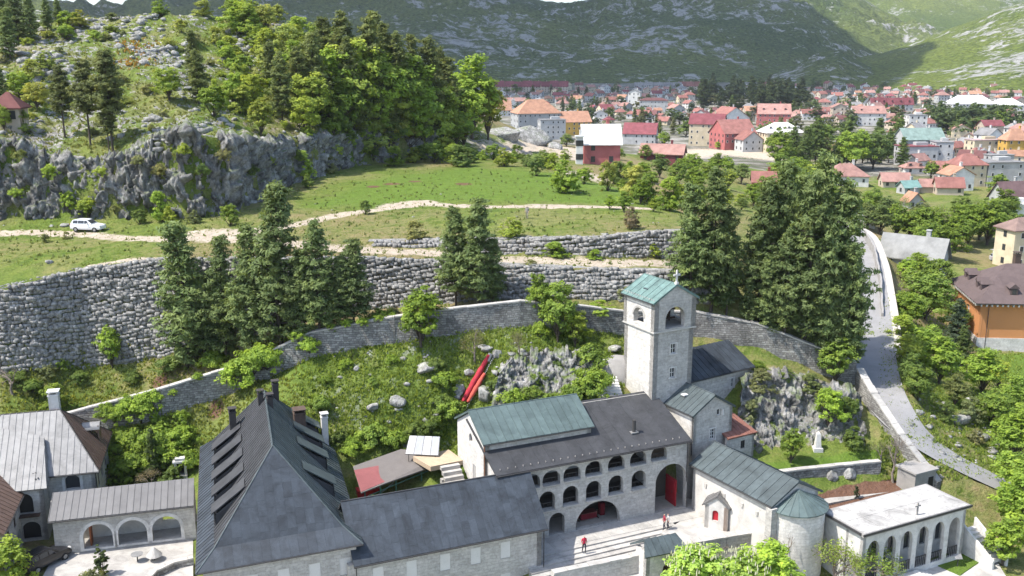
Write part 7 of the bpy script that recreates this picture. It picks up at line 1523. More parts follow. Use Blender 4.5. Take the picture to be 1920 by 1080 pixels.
rk = [(700, 835, 790), (640, 830, 800), (660, 850, 815), (740, 840, 800), (780, 820, 785), (810, 810, 775), (845, 790, 740), (835, 725, 690), (830, 770, 735), (820, 690, 665), (960, 770, 725), (995, 755, 720), (1030, 770, 730), (1060, 770, 725), (1090, 760, 700), (1110, 740, 680), (1010, 720, 690), (1050, 690, 660), (1110, 690, 640), (940, 740, 700), (980, 690, 665), (650, 690, 670), (610, 720, 700), (600, 770, 735), (1130, 770, 735), (700, 720, 705), (735, 680, 660), (1080, 640, 610)]
for i, (px, py, top) in enumerate(sorted(rk)): T_('shrub', 'low', 'low green shrub on the garden slope, %s from the left' % words[i], px, py, top, rnd.uniform(.8, 1.1), rnd.choice([(.1, .19, .022), DK, (.12, .18, .03)]), 'shrub', 'shrubs of the garden slope')
wf_ = [(120, 690, 668), (90, 705, 680), (150, 715, 690), (250, 715, 690), (320, 700, 660), (30, 720, 690), (690, 615, 590), (720, 610, 570), (60, 735, 705), (400, 690, 650), (740, 600, 575), (555, 640, 605), (1180, 565, 530), (1340, 690, 665), (1420, 690, 672), (1350, 575, 545)]
for i, (px, py, top) in enumerate(sorted(wf_)): T_('shrub', 'low', 'undergrowth shrub at the foot of the walls, %s from the left' % words[i], px, py, top, 1.0, rnd.choice([DK, OLV, (.1, .17, .03)]), 'shrub', 'undergrowth at the wall feet')
# right hand slope by the road
rs_ = [(1700, 530, 480, 'broad', LIME), (1700, 610, 540, 'broad', (.12, .2, .03)), (1735, 600, 500, 'broad', (.1, .17, .03)), (1720, 520, 470, 'broad', LIME), (1750, 570, 480, 'broad', (.11, .18, .028)), (1700, 690, 620, 'broad', LIME), (1730, 680, 600, 'broad', (.13, .21, .03)), (1705, 720, 660, 'broad', DK), (1760, 720, 620, 'broad', (.11, .19, .028)), (1790, 660, 560, 'cone', (.055, .075, .035)), (1800, 700, 610, 'pine', (.05, .07, .025)), (1720, 750, 680, 'broad', DK), (1790, 760, 700, 'broad', (.13, .14, .04)), (1840, 740, 650, 'broad', (.13, .2, .03)), (1870, 730, 670, 'broad', LIME), (1820, 790, 740, 'bush', OLV), (1860, 800, 720, 'broad', (.12, .18, .03)), (1900, 790, 700, 'broad', (.13, .2, .03)), (1690, 640, 585, 'bush', LIME), (1775, 790, 750, 'bush', DK), (1900, 870, 760, 'broad', (.12, .19, .03)), (1912, 940, 830, 'broad', (.12, .2, .03)), (1905, 1010, 880, 'broad', (.13, .21, .03)), (1880, 1060, 960, 'broad', (.12, .2, .03)), (1830, 830, 800, 'bush', OLV), (1790, 620, 560, 'broad', (.12, .16, .035))]
rs_.sort(key=lambda q: q[0])
for i, (px, py, top, kd, col) in enumerate(rs_): T_('slope_tree', kd, ('dark conifer' if kd in ('cone', 'pine') else 'spring green tree' if kd == 'broad' else 'roadside bush') + ' on the slope right of the road, %s from the left' % words[i], px, py, top, rnd.uniform(1.1, 1.4) if kd != 'pine' else 1.1, col, 'bush' if kd == 'bush' else 'tree', 'trees of the slope right of the road')
# foreground crowns at the bottom edge
fgc = [((1300, 1150), 1022, -3.5, 1.1, (.2, .27, .05), 'pale chestnut crown with white blossom at the bottom edge, left one'), ((1385, 1150), 1030, -3.5, 1.0, (.2, .28, .05), 'pale chestnut crown with white blossom at the bottom edge, middle one'), ((1440, 1140), 1018, -3.5, 1.0, (.13, .27, .02), 'vivid green chestnut crown at the bottom edge, right one')]
for (px, py), top, z, wf, col, lab in fgc:
    p = at(px, py, -3.0); h = (py - top) * proj(p)[2] / FPX / .9; t = tree('chestnut_tree', 'broad', lab, p, h, wf * 1.25, col, 'tree', 'chestnuts at the bottom edge')
    if 'blossom' in lab:
        mb = MB()
        for _ in range(110):
            a = rnd.random() * 6.28; r_ = rnd.random() ** .5 * h * .4; z_ = p.z + h * (.62 + .36 * (1 - (r_ / (h * .45)) ** 2)) + rnd.uniform(-.25, .15); q = Vector((p.x + r_ * math.cos(a), p.y + r_ * math.sin(a), z_)); mb.tube([q, q + Z3 * .16, q + Z3 * .34], [.05, .05, .01], 5, True)
        o = mb.build('blossoms', simple('blossom', (.55, .53, .36), .8, var=.1), t); tag(o, kind='stuff')
for px, py, top, kd, wf, col, lab in [(1485, 1105, 940, 'bare', 1.0, None, 'tall leafless tree in front of the apse'), (1565, 1110, 985, 'sparse', 1.3, (.13, .16, .04), 'thin leaved tree in front of the mausoleum, left'), (1610, 1110, 995, 'sparse', 1.3, (.14, .18, .04), 'thin leaved tree in front of the mausoleum, middle'), (1650, 1105, 1010, 'sparse', 1.2, (.14, .17, .05), 'thin leaved tree in front of the mausoleum, right'), (1335, 1090, 990, 'bare', 1.1, None, 'bare slim tree before the courtyard wall'), (10, 1120, 1005, 'broad', 1.2, LIME, 'bright leafy tree at the bottom left corner'), (1772, 1052, 1028, 'columnar', 1.2, (.04, .06, .02), 'tiny conifer on the small front lawn'), (1075, 1110, 1062, 'sparse', 1.6, OLV, 'tops of a thin shrub at the bottom edge below the courtyard'), (170, 1110, 1070, 'low', 1.0, OLV, 'low pale shrub beside the forecourt cypress')]:
    p = at(px, py, -3.0 if px > 1000 else -.5); tree('tree', kd, lab, p, (py - top) * proj(p)[2] / FPX / .9, wf, col, 'tree' if kd != 'low' else 'shrub')

# grass and weeds: tufts over the slopes, uncountable
def tufts(name, label, n, sampler, size, cols, h=1.0):
    C = sampler(n)
    rs = np.random.RandomState(7); k = 4; n = len(C); P = np.repeat(C, k, 0) + rs.randn(n * k, 3) * np.array([.16, .16, 0]) * size * 2
    s = size * (.5 + rs.rand(n * k))[:, None]; a = rs.randn(n * k, 3); a[:, 2] = 0; a /= np.linalg.norm(a, axis=1, keepdims=True); lean = rs.randn(n * k, 3) * .35; lean[:, 2] = 1
    V = np.stack([P - a * s * .45 - np.array([0, 0, .04]), P + a * s * .45 - np.array([0, 0, .04]), P + lean * s * h], 1).reshape(-1, 3)
    me = crown_mesh(name, V, np.arange(n * k * 3).reshape(-1, 3), np.repeat(.5 + .3 * rs.randn(n * k), 3), M_LEAF); o = link(name, me); o.color = (*cols, 1); tag(o, label, 'grass', None, 'stuff')
_ra = np.random.RandomState(77)
def area(x0, x1, y0, y1): return lambda n: drop_np(_ra.uniform(x0, x1, n), _ra.uniform(y0, y1, n))
tufts('garden_weeds', 'tall grass and weeds on the garden slope behind the monastery', 9000, area(560, 1170, 610, 850), .24, (.25, .33, .075))
tufts('bank_weeds', 'weeds on the bank below the left boulder wall', 4500, area(0, 560, 640, 840), .24, (.26, .3, .08))
tufts('meadow_grass', 'short meadow grass along the track', 9000, area(0, 1260, 305, 500), .12, (.24, .3, .07), .8)
tufts('meadow_tussocks', 'taller tussocks and dry weeds dotted over the meadow', 1500, area(0, 1260, 310, 500), .3, (.2, .24, .09), .9)
tufts('verge_weeds', 'grass on the slope right of the road', 5000, area(1650, 1919, 560, 900), .24, (.25, .33, .075))
tufts('hill_grass', 'dry grass on the rocky hill', 4500, area(0, 640, 30, 300), .3, (.22, .24, .08))
orange = lambda n: drop_np(_ra.choice([232., 255, 250, 245, 280], n) + _ra.randn(n) * 14, _ra.choice([118., 80, 120, 85, 95], n) + _ra.randn(n) * 5)
tufts('orange_scrub', 'orange flowering scrub patches on the rocky hill', 130, orange, .4, (.38, .22, .05))

# ------------------------------------------------------------------ town
REDR, PINKR, CRIM, ORAN, DARKR, GREYF = (.27, .125, .105), (.33, .19, .16), (.21, .07, .077), (.37, .205, .135), (.17, .08, .075), (.24, .235, .23)
WHITE, CREAM, YELW, GREYW, PINKW, TAN, BRICK = (.66, .64, .6), (.56, .48, .34), (.58, .36, .09), (.4, .4, .39), (.44, .15, .14), (.5, .42, .33), (.3, .09, .07)
BOXES = []
def house(label, p, w, d, he, hr, rot, roofc, wallc, kind='gable', ridge='x', group=None, big=False, floors=2, chim=True, dorm=0):
    """house: walls, pitched roof with overhang, windows, chimney; front faces the viewer side"""
    t = thing('house', label, 'house', p, group); t.rotation_euler = (0, 0, rot)
    def prt(name, V, Fq, mat, col=None, par=None): o = link(name, mesh_data(name, V, Fq, mat), par or t); o.color = (*(col or (1, 1, 1)), 1); return o
    x, y = w / 2, d / 2; zb = -2.0
    if kind == 'flat':
        mb = MB().box(Vector((0, 0, (he + zb) / 2)), X3, Y3, Z3, w, d, he - zb); prt('wall', mb.V, mb.F, M_WALLC, wallc)
        mb = MB().box(Vector((0, 0, he + .15)), X3, Y3, Z3, w + .5, d + .5, .3); prt('roof', mb.V, mb.F, M_TERRA, roofc); mb = MB().box(Vector((w * .15, d * .1, he + (.9 if chim else .1))), X3, Y3, Z3, w * .35, d * .35, 1.3); prt('roof_housing', mb.V, mb.F, M_WALLC, wallc)
    else:
        if ridge == 'x': G = [(-x, -y, he), (x, -y, he), (x, y, he), (-x, y, he), (-x, 0, hr), (x, 0, hr)]
        else: G = [(-x, -y, he), (x, -y, he), (x, y, he), (-x, y, he), (0, -y, hr), (0, y, hr)]
        V = [(-x, -y, zb), (x, -y, zb), (x, y, zb), (-x, y, zb)] + G[:4]; Fq = [(0, 1, 5, 4), (1, 2, 6, 5), (2, 3, 7, 6), (3, 0, 4, 7)]
        if kind == 'gable': V += G[4:]; Fq += ([(5, 6, 9), (7, 4, 8)] if ridge == 'x' else [(4, 5, 8), (6, 7, 9)])
        prt('wall', V, Fq, M_WALLC, wallc)
        o = .5; k = (hr - he) / (y if ridge == 'x' else x); zo = he - o * k
        if kind == 'gable':
            q = ([[(-x - o, -y - o, zo), (x + o, -y - o, zo), (x + o, 0, hr), (-x - o, 0, hr)], [(x + o, y + o, zo), (-x - o, y + o, zo), (-x - o, 0, hr), (x + o, 0, hr)]] if ridge == 'x' else
                 [[(-x - o, y + o, zo), (-x - o, -y - o, zo), (0, -y - o, hr), (0, y + o, hr)], [(x + o, -y - o, zo), (x + o, y + o, zo), (0, y + o, hr), (0, -y - o, hr)]])
        else:
            e = min(x, y) * .9; r0, r1 = ((-x + e, 0, hr), (x - e, 0, hr)) if x >= y else ((0, -y + e, hr), (0, y - e, hr)); c = [(-x - o, -y - o, zo), (x + o, -y - o, zo), (x + o, y + o, zo), (-x - o, y + o, zo)]
            q = [[c[0], c[1], r1, r0], [c[1], c[2], r1], [c[2], c[3], r0, r1], [c[3], c[0], r0]] if x >= y else [[c[0], c[1], r0], [c[1], c[2], r1, r0], [c[2], c[3], r1], [c[3], c[0], r0, r1]]
        for pl in q: mb = MB().prism([Vector(a) + Z3 * .2 for a in pl], Z3 * -.2); prt('roof', mb.V, mb.F, M_TERRA, roofc)
        if chim: mb = MB().box(Vector((w * .2, d * .08, hr + .3)), X3, Y3, Z3, .7, .7, 2.0).box(Vector((w * .2, d * .08, hr + 1.3)), X3, Y3, Z3, .9, .9, .15); prt('chimney', mb.V, mb.F, M_WALLC, wallc)
        for j in range(dorm):
            xx = -x + (j + .5) * w / dorm; f = .45; zz = he + (hr - he) * f; mb = MB().box(Vector((xx, -y * (1 - f) - .2, zz + .35)), X3, Y3, Z3, 1.3, 1.6, 1.1); dd = prt('dormer', mb.V, mb.F, M_WALLC, roofc); mb = MB().box(Vector((xx, -y * (1 - f) - 1.03, zz + .4)), X3, Y3, Z3, .8, .05, .7); prt('pane', mb.V, mb.F, M_GLASS, None, dd)
    fl = max(1, int(round(he / 2.9))); nx = max(2, int(w / 2.8)); ny = max(1, int(d / 3.2)); every = MB()
    for f in range(fl):
        z = he / fl * (f + .55)
        for sx, n_, axis in ((0, nx, 'f'), (1, ny, 'r'), (-1, ny, 'l')):
            for i in range(n_):
                if axis == 'f': c, u_, nn = Vector((-x + (i + .5) * w / n_, -y - .02, z)), X3, Y3
                else: c, u_, nn = Vector((sx * (x + .02), -y + (i + .5) * d / n_, z)), Y3, X3
                if rnd.random() < .18: continue
                mb = MB().box(c, u_, nn, Z3, .95, .08, 1.3)
                if big and axis == 'f':
                    wo = prt('window', mb.V, mb.F, M_FRAME)
                    m2 = MB().box(c - nn * (.04 if axis == 'f' else -.04 * sx), u_, nn, Z3, .78, .05, 1.12); prt('pane', m2.V, m2.F, M_GLASS, None, wo)
                else: every.box(c, u_, nn, Z3, .95, .08, 1.3)
    if every.V: tag(prt('windows', every.V, every.F, M_GLASS), kind='stuff')
    return t
def H(label, pl, pr, base, eave, rid, roofc, wallc, kind='gable', ridge='x', rot=0.0, deep=.8, big=False, dorm=0, group=None, chim=True):
    p = drop((pl + pr) / 2, base, 150); dep = proj(p)[2]; w = (pr - pl) * dep / FPX / (1 + .25 * abs(math.sin(R(rot)))); BOXES.append((pl - 3, pr + 3, rid - 2, base + 1))
    d = w * deep; he = max(2.4, (base - eave) * dep / FPX / .99); hr = he + max(.6, (base - rid) * dep / FPX - he) * .8 + .2
    n = Vector((math.sin(R(rot)), -math.cos(R(rot)), 0)); c = p - n * d / 2
    return house(label, c, w, d, he, max(hr, he + .8), R(rot), roofc, wallc, kind, ridge, group, big, dorm=dorm, chim=chim)
TG = 'houses of the town'
H('large house with broad orange hipped roof and grey upper wall', 968, 1056, 254, 213, 184, ORAN, GREYW, 'hip', 'x', 14, .7, True)
H('grey unfinished house block below the big orange roof', 1012, 1062, 262, 226, 219, GREYF, GREYW, 'flat', 'x', 10, .6, True)
H('small orange roofed house half hidden behind the lime trees', 932, 960, 218, 206, 186, ORAN, WHITE, 'gable', 'x', 10)
H('yellow house with orange roof behind the grey unfinished house', 1050, 1112, 254, 229, 207, ORAN, YELW, 'gable', 'x', 16, .8, True)
ph = H('pink house with plain white roof at the end of the meadow', 1094, 1163, 310, 268, 231, (.75, .74, .72), PINKW, 'gable', 'x', 3, .75, False)
H('white glazed extension on the left of the pink house', 1080, 1093, 308, 258, 250, (.7, .7, .68), WHITE, 'flat', 'x', 3, .8)
H('grey and white house with crimson roof right of the pink house', 1166, 1230, 271, 251, 229, CRIM, GREYW, 'gable', 'x', -14, .8, True)
H('low crimson barn with pinkish roof behind the meadow bushes', 1196, 1282, 306, 288, 270, PINKR, CRIM, 'gable', 'x', -18, .5)
H('tall cream house with twin crimson gables beside the sandy lot', 1288, 1356, 274, 233, 212, CRIM, CREAM, 'gable', 'x', -20, .7, True)
H('pink house with long red roof beside the tall cream house', 1352, 1422, 281, 250, 222, REDR, PINKW, 'gable', 'x', 18, .9, True)
H('small grey gabled house with red roof near the sandy lot', 1390, 1432, 285, 262, 245, REDR, GREYW, 'gable', 'y', 14, .9, True)
H('cream apartment house with white mansard roof behind the trees', 1434, 1508, 286, 249, 229, (.62, .6, .56), CREAM, 'hip', 'x', 8, .7, True, 4)
H('white chalet like house with pink red roof', 1345, 1412, 238, 222, 198, REDR, WHITE, 'gable', 'y', 20, .8)
H('pink mansion with tall red roof and dormers', 1420, 1482, 238, 214, 193, PINKR, PINKW, 'gable', 'x', -10, .8, True, 3)
H('white house with pink hipped roof in front of the town trees', 1551, 1628, 349, 330, 307, PINKR, WHITE, 'hip', 'x', -6, .8, True)
H('little brick house with red roof among the bushes', 1410, 1455, 356, 340, 321, REDR, BRICK, 'gable', 'x', -10, .7)
H('white three storey house with pink roof and two dormers', 1600, 1660, 236, 213, 198, PINKR, WHITE, 'gable', 'x', -4, .7, True, 2)
H('big white roofed hall at the right of the town', 1785, 1866, 208, 195, 177, (.74, .73, .71), WHITE, 'hip', 'x', 0, .5)
H('long white roofed hall beside the right edge', 1866, 1919, 208, 197, 184, (.74, .73, .71), WHITE, 'hip', 'x', 0, .6)
H('pale grey building with green pedimented roof', 1692, 1772, 300, 262, 239, (.2, .27, .24), GREYW, 'gable', 'x', 6, .6, True)
H('building with long crimson flat roof below the green roof', 1690, 1758, 312, 276, 262, CRIM, GREYW, 'flat', 'x', 4, .6)
H('tall grey block with plain side wall next to the crimson roof', 1752, 1784, 312, 268, 262, GREYF, GREYW, 'flat', 'x', -6, 1.2, True)
H('white block tower with flat roof among red roofs', 1702, 1736, 256, 217, 212, GREYF, WHITE, 'flat', 'x', 0, .8)
H('cream house with red hipped roof left of the modern grey house', 1792, 1850, 350, 309, 288, REDR, CREAM, 'hip', 'x', 8, .8, True)
H('modern grey flat roofed house with terrace at the right edge', 1846, 1922, 350, 306, 298, GREYF, GREYW, 'flat', 'x', 8, .8, True)
H('roof storey block set back on the modern grey house', 1852, 1900, 330, 292, 287, GREYF, GREYW, 'flat', 'x', 8, .5)
H('long cream building with flat reddish roof at the right', 1820, 1886, 296, 264, 254, (.4, .3, .28), CREAM, 'flat', 'x', 10, .5, True)
H('yellow plastered building at the right edge with orange roof', 1884, 1930, 300, 262, 240, ORAN, YELW, 'hip', 'x', 4, .7, True)
H('low terracotta roofed house left of the teal roof', 1655, 1706, 352, 341, 324, PINKR, TAN, 'gable', 'x', -4, .6)
H('small shed with pale teal roof', 1692, 1728, 364, 352, 339, (.2, .33, .3), GREYW, 'gable', 'x', 18, .7)
H('low terracotta roof right of the teal roofed shed', 1726, 1764, 362, 350, 336, PINKR, TAN, 'gable', 'x', -5, .6)
H('long low red roofed house in front of the white arched gable', 1756, 1806, 366, 350, 332, REDR, TAN, 'gable', 'x', -8, .6)
H('white house with rounded gable wall', 1776, 1828, 358, 328, 312, ORAN, WHITE, 'gable', 'y', 10, .8)
H('small orange gabled house among trees below the teal roof', 1702, 1732, 392, 378, 360, ORAN, GREYW, 'gable', 'y', 10, .9)
H('pink roofed cottage with white dormer among trees', 1697, 1735, 326, 315, 305, PINKR, WHITE, 'hip', 'x', 0, .8, False, 2)
H('house with steep brown roof and grey gable at the right edge', 1876, 1935, 400, 372, 338, (.14, .09, .09), GREYW, 'gable', 'x', 12, .8)
H('white flat building with row of windows at the right edge', 1884, 1940, 420, 385, 378, (.6, .6, .58), WHITE, 'flat', 'x', 6, .7, True)
H('long grey roofed hall beside the uphill road', 1640, 1768, 505, 482, 440, (.24, .24, .23), GREYW, 'gable', 'x', -38, .45)
H('small white flat roofed kiosk at the top of the uphill road', 1596, 1640, 424, 416, 412, (.72, .72, .7), WHITE, 'flat', 'x', -4, .6, chim=False)
H('cream corner building with tall windows cut by the right edge', 1890, 1960, 505, 430, 410, (.2, .14, .12), CREAM, 'hip', 'x', 12, .8, True)
H('tiny summer house with dark red pyramid roof at the left edge', -14, 38, 236, 200, 174, (.13, .055, .05), TAN, 'hip', 'x', 8, 1.0, chim=False)
H('orange roofed house high on the far green slope', 1622, 1641, 153, 149, 143, ORAN, WHITE, 'gable', 'x', 0, .7)
H('white house wall gable end in the cloud shadow', 1176, 1200, 200, 174, 168, GREYF, WHITE, 'gable', 'y', -12, 1.4)
H('grey slab apartment block in the cloud shadow', 1198, 1252, 210, 189, 184, DARKR, GREYW, 'hip', 'x', -8, .5, True)
for i in range(8): H('dark crimson roofed terrace house, %s from the left in the far shaded row' % words[i], 930 + i * 17, 946 + i * 17, 172 + (i % 2), 162, 150 + (i % 3), CRIM, TAN, 'gable', 'x', rnd.uniform(-8, 8), .8, group='far shaded terrace')
for i in range(5): H('pale long row house, %s from the left below the mountain foot' % words[i], 1190 + i * 18, 1206 + i * 18, 168, 160, 154, GREYF, GREYW, 'gable', 'x', 0, .5, group='pale far rows')
for i in range(6): H('red roofed house, %s from the left under the mountain foot' % words[i], 1272 + i * 15 + (i > 2) * 110, 1286 + i * 15 + (i > 2) * 110, 168, 161, 152, REDR, TAN, 'gable', 'x', rnd.uniform(-10, 10), .7, group='far red roofs under the mountain')
for i in range(6): H('small pink roofed house, %s from the left below the right spur' % words[i], 1845 + i * 13, 1857 + i * 13, 172 + (i % 2) * 3, 166, 156, PINKR, WHITE, 'gable', 'x', rnd.uniform(-20, 20), .8, group='houses below the right spur')
for i in range(5): H('house with crimson mansard roof, %s from the left in the long terrace' % words[i], 1632 + i * 16, 1648 + i * 16, 208, 195, 182, CRIM, GREYW, 'gable', 'x', 2, .7, False, 1, 'crimson terrace')
gen = []
for _ in range(9000):
    if len(gen) >= 290: break
    px = rnd.uniform(935, 1915); py = 166 + 95 * rnd.random() ** 1.35
    if rnd.random() < .12: px, py = rnd.uniform(1640, 1915), rnd.uniform(250, 335)
    if px < 1100 and py > 205: continue
    if 1300 < px < 1515 and 168 < py < 212: continue
    if 1745 < px < 1895 and 195 < py < 250: continue
    if 1450 < px < 1680 and py > 238: continue
    if py > 235 and px < 1560: continue
    wpx = max(8, 10 * 1850 / 49 * math.tan(PITCH - math.atan((540 - py) / FPX)) * rnd.uniform(.65, 1.25)); hpx = wpx * .55
    b = (px - wpx / 2, px + wpx / 2, py - hpx * 1.6, py)
    if any(b[0] < q[1] and b[1] > q[0] and b[2] < q[3] and b[3] > q[2] and not (abs(b[3] - q[3]) > 3.5) for q in BOXES): continue
    BOXES.append((b[0] + 2, b[1] - 2, b[2] + hpx * .7, b[3])); gen.append((px, py, wpx))
gen.sort(key=lambda q: (int((q[1] - 160) / 16), q[0])); row_names = ['farthest', 'second farthest', 'third farthest', 'middle', 'near', 'nearest', 'front', 'first', 'lower', 'lowest', 'bottom', 'last']
cnt = {}
for px, py, wpx in gen:
    row = int((py - 160) / 16); cnt[row] = cnt.get(row, 0) + 1; rc, wc = rnd.choice([REDR, PINKR, PINKR, CRIM, ORAN, REDR, GREYF, DARKR]), rnd.choice([WHITE, CREAM, GREYW, TAN, WHITE])
    cn = {REDR: 'red', PINKR: 'pink red', CRIM: 'crimson', ORAN: 'orange', GREYF: 'grey', DARKR: 'dark red'}[rc]
    h = wpx * rnd.uniform(.3, .65); H('%s roofed house, %s from the left in the %s town row' % (cn, words[cnt[row] - 1], row_names[min(row, len(row_names) - 1)]), px - wpx / 2, px + wpx / 2, py, py - h, py - h - wpx * .3, rc, wc, rnd.choice(['gable', 'gable', 'gable', 'hip']), rnd.choice(['x', 'x', 'y']), rnd.uniform(-40, 40), .8, py > 225, 0, TG)

# palace on the right: orange walls, white rusticated base, brown hipped roof with dormers and eave brackets
pc0 = at(1830, 656, .9); uP = Vector((math.cos(R(-4)), math.sin(R(-4)), 0)); vP = Vector((-uP.y, uP.x, 0)); vP = Vector((.17, .985, 0)).normalized()
def fpz(s, t, z): return Vector((pc0.x, pc0.y, 0)) + uP * s + vP * t + Z3 * z
Pa = thing('palace', 'orange walled palace with white stone base and brown hipped roof at the right edge', 'building', fpz(9, 7, .8))
M_OR = simple('orange render', (.56, .25, .1), .9, var=.06, scale=.3); M_BRR = simple('brown shingle roof', (.115, .085, .08), .85, var=.2, scale=1.2, rnd_amt=.06); zE = 8.6
MB().prism([fpz(-.15, -.15, -1), fpz(19, -.15, -1), fpz(19, 15.2, -1), fpz(-.15, 15.2, -1)], Z3 * 3.9).build('stone_base', masonry('white rustic', (.62, .6, .57), (.68, .66, .63), (.5, .48, .46), 1.2, .5, .02, .4), Pa)
wall('front_wall', fpz(0, 0, 0), fpz(19, 0, 0), 2.9, zE, [], .4, M_OR, Pa); wall('side_wall', fpz(0, 15, 0), fpz(0, 0, 0), 2.9, zE, [rect(4, 5.2, 4.4, 6.6), rect(8, 9.2, 4.4, 6.6)], .4, M_OR, Pa)
for s in (4.6, 8.6): window(fpz(0, 15, 0), fpz(0, 0, 0), s, 4.4, 1.2, 2.2, Pa)
E4 = [fpz(-1, -1, zE), fpz(20, -1, zE), fpz(20, 16, zE), fpz(-1, 16, zE)]; r0, r1 = fpz(5.5, 7.5, 13.2), fpz(16, 7.5, 13.2)
for pl in ([E4[0], E4[1], r1, r0], [E4[3], E4[0], r0], [E4[2], E4[3], r0, r1], [E4[1], E4[2], r1]): roof_slope(Pa, pl, 2.6, 1.6, M_BRR, seam=False)
for k in range(26): MB().box(fpz(-.2 + k * .8, -.6, zE - .32), uP, vP, Z3, .22, .7, .36).build('eave_bracket', M_MARBLE, Pa)
for k in range(18): MB().box(fpz(-.6, -.2 + k * .85, zE - .32), uP, vP, Z3, .7, .22, .36).build('eave_bracket', M_MARBLE, Pa)
MB().box(fpz(9.5, -.98, zE - .08), uP, vP, Z3, 21.2, .1, .16).build('gutter', M_GUTTER, Pa); downpipe(Pa, fpz(1.2, -.15, zE - .2), 0)
sl = (13.2 - zE) / 8.5
for s, t in ((5.0, 1.2), (9.0, 1.2), (13.0, 1.2)):
    z = zE + (t + 1) * sl; d_ = MB().box(fpz(s, t + .4, z + .3), uP, vP, Z3, 1.1, 1.6, 1.3).build('dormer', M_BRR, Pa); MB().prism([fpz(s - .8, t - .5, z + .85), fpz(s + .8, t - .5, z + .85), fpz(s, t - .5, z + 1.55)], vP * 2.0).build('dormer_roof', M_BRR, d_); MB().box(fpz(s, t - .42, z + .3), uP, vP, Z3, .6, .05, .8).build('pane', M_GLASS, d_)
for t in (3.5, 5.6, 10.5, 12.5):
    s = .9; z = zE + (s + 1) * 4.6 / 6.5; d_ = MB().box(fpz(s + .5, t, z + .3), vP, uP, Z3, 1.0, 1.5, 1.2).build('dormer', M_BRR, Pa); MB().prism([fpz(s - .4, t - .7, z + .8), fpz(s - .4, t + .7, z + .8), fpz(s - .4, t, z + 1.4)], uP * 2).build('dormer_roof', M_BRR, d_)
chimney(Pa, fpz(7.5, 9, 12.3), .9, 2.2, M_CHB); chimney(Pa, fpz(13, 9, 12.3), .9, 2.0, M_CHB)
lot = MB().prism([at(1770, 495, .9), at(1960, 500, .9), at(1960, 462, .9), at(1770, 468, .9)], Z3 * -.5).build('car_park', M_PAVE, None); tag(lot, kind='structure')
# town trees
park = [(rnd.uniform(1312, 1512), rnd.uniform(178, 212)) for _ in range(44)]; park.sort()
for i, (px, py) in enumerate(park): k = rnd.choice(['farpine', 'far', 'farpine']); p = drop(px, py); tree('park_tree', k, 'dark %s in the shaded town park, %s from the left' % ('conifer' if k == 'farpine' else 'tree', words[i]), p, rnd.uniform(16, 26), rnd.uniform(1, 1.5), (.028, .05, .02), 'tree', 'trees of the shaded town park')
park2 = [(rnd.uniform(1752, 1892), rnd.uniform(222, 252)) for _ in range(30)]; park2.sort()
for i, (px, py) in enumerate(park2): k = rnd.choice(['far', 'far', 'farpine']); p = drop(px, py); tree('park_tree', k, '%s in the sunlit park below the white halls, %s from the left' % ('conifer' if k == 'farpine' else 'leafy tree', words[i]), p, rnd.uniform(9, 17), rnd.uniform(1, 1.4), rnd.choice([(.05, .09, .025), (.085, .15, .025), (.05, .08, .03)]), 'tree', 'trees of the sunlit park')
grp = []
for px in range(1462, 1690, 9): grp.append((px + rnd.uniform(-4, 4), rnd.uniform(288, 322), rnd.uniform(212, 262)))
for i, (px, py, top) in enumerate(grp): k = 'pine' if (1470 < px < 1530 or 1560 < px < 1600 or px > 1640) and rnd.random() < .6 else 'broad'; T_('town_tree', k, '%s in the tree belt above the pink roofed house, %s from the left' % ('dark conifer' if k == 'pine' else 'green tree', words[i]), px, py, top if k == 'pine' else top + 16, 1.2, (.05, .075, .025) if k == 'pine' else rnd.choice([(.1, .18, .025), (.09, .14, .035), BRN]), 'tree', 'belt of town trees')
mid = [(1270, 350, 300), (1300, 355, 310), (1330, 345, 300), (1365, 355, 315), (1390, 345, 305), (1440, 370, 325), (1480, 365, 300), (1510, 380, 310), (1530, 360, 305), (1460, 350, 290), (1350, 395, 345), (1310, 395, 350), (1280, 330, 295), (1540, 395, 350), (1490, 330, 292), (1210, 300, 270), (1160, 300, 275), (1245, 275, 245), (1225, 270, 250), (1062, 275, 248), (1600, 400, 360), (1630, 405, 355), (1560, 380, 345), (1345, 280, 265)] + [(rnd.uniform(1130, 1560), rnd.uniform(322, 402), -1) for _ in range(34)]
mid = [(a, b, c if c > 0 else b - rnd.uniform(24, 46)) for a, b, c in mid if not (1080 < a < 1290 and b < 330 and c < 0)]
for i, (px, py, top) in enumerate(sorted(mid)): T_('broadleaf_tree', 'broad', 'leafy tree between the meadow and the town, %s from the left' % words[i], px, py, top, 1.3, rnd.choice([LIME, (.1, .17, .03), (.12, .15, .04), (.11, .19, .025)]), 'tree', 'trees between meadow and town')
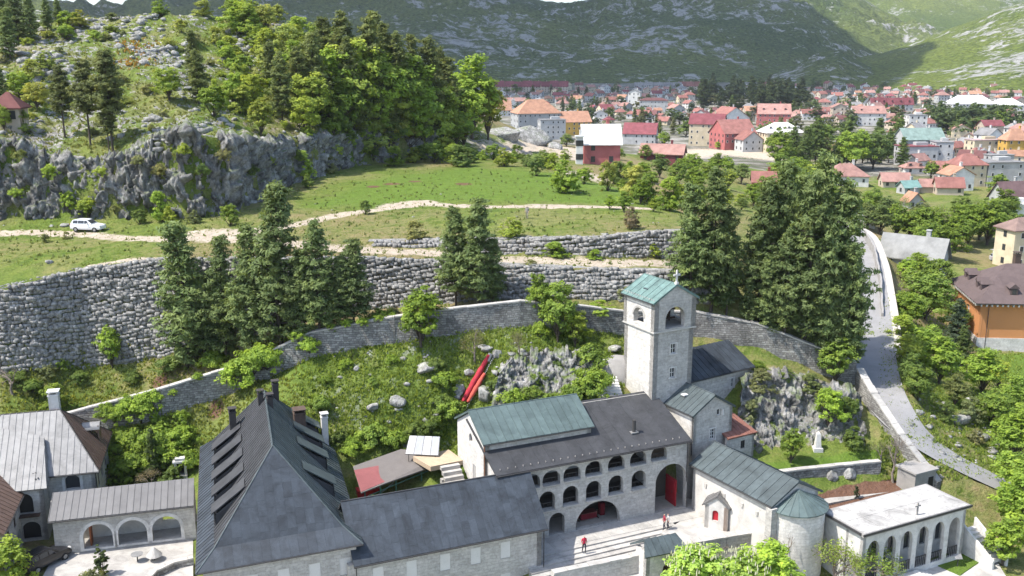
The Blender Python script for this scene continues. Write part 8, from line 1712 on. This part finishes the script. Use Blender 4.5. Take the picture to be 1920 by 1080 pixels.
rt = [(1625, 430, 378), (1650, 440, 385), (1680, 445, 380), (1705, 450, 395), (1730, 460, 385), (1755, 465, 390), (1790, 470, 400), (1815, 460, 380), (1850, 460, 370), (1870, 455, 365), (1835, 450, 385), (1660, 415, 365), (1690, 410, 360), (1725, 425, 375), (1760, 430, 370), (1800, 430, 365), (1840, 425, 360), (1610, 400, 362), (1640, 385, 350), (1770, 490, 420), (1740, 480, 410), (1870, 375, 325), (1745, 335, 300), (1780, 345, 300), (1670, 470, 440), (1880, 420, 355)]
for i, (px, py, top) in enumerate(sorted(rt)): T_('broadleaf_tree', 'broad' if i % 7 else 'sparse', 'tree in the leafy hollow right of the uphill road, %s from the left' % words[i], px, py, top, 1.35, rnd.choice([(.1, .19, .025), (.11, .16, .035), (.08, .15, .025), (.12, .14, .045)]), 'tree', 'trees of the leafy hollow')
st_ = []
for _ in range(3000):
    if len(st_) >= 295: break
    px, py = rnd.uniform(935, 1915), 163 + 95 * rnd.random() ** 1.2
    if px < 1090 and py > 215: continue
    st_.append((px, py))
st_.sort()
for i, (px, py) in enumerate(st_): p = drop(px, py); tree('street_tree', rnd.choice(['far', 'far', 'farpine']), 'small tree between the town roofs, %s counted from the left' % words[i], p, rnd.uniform(6, 12), rnd.uniform(1, 1.7), rnd.choice([(.07, .1, .03), (.1, .13, .035), (.05, .07, .03), (.09, .09, .04)]), 'tree', 'trees between the town roofs')

# ------------------------------------------------------------------ the air: thin even haze over the valley
hz = MB().box(Vector((0, 3300, 295)), X3, Y3, Z3, 7400, 6800, 620).build('haze', None, None); tag(hz, kind='stuff')
hm = bpy.data.materials.new('haze'); hm.use_nodes = True; nt = hm.node_tree; nt.nodes.remove(nt.nodes['Principled BSDF'])
pv_ = nt.nodes.new('ShaderNodeVolumePrincipled'); pv_.inputs['Color'].default_value = (0.9, 0.94, 1.0, 1); pv_.inputs['Density'].default_value = 0.00006; pv_.inputs['Anisotropy'].default_value = 0.2
nt.links.new(pv_.outputs[0], nt.nodes['Material Output'].inputs['Volume']); hz.data.materials.append(hm)
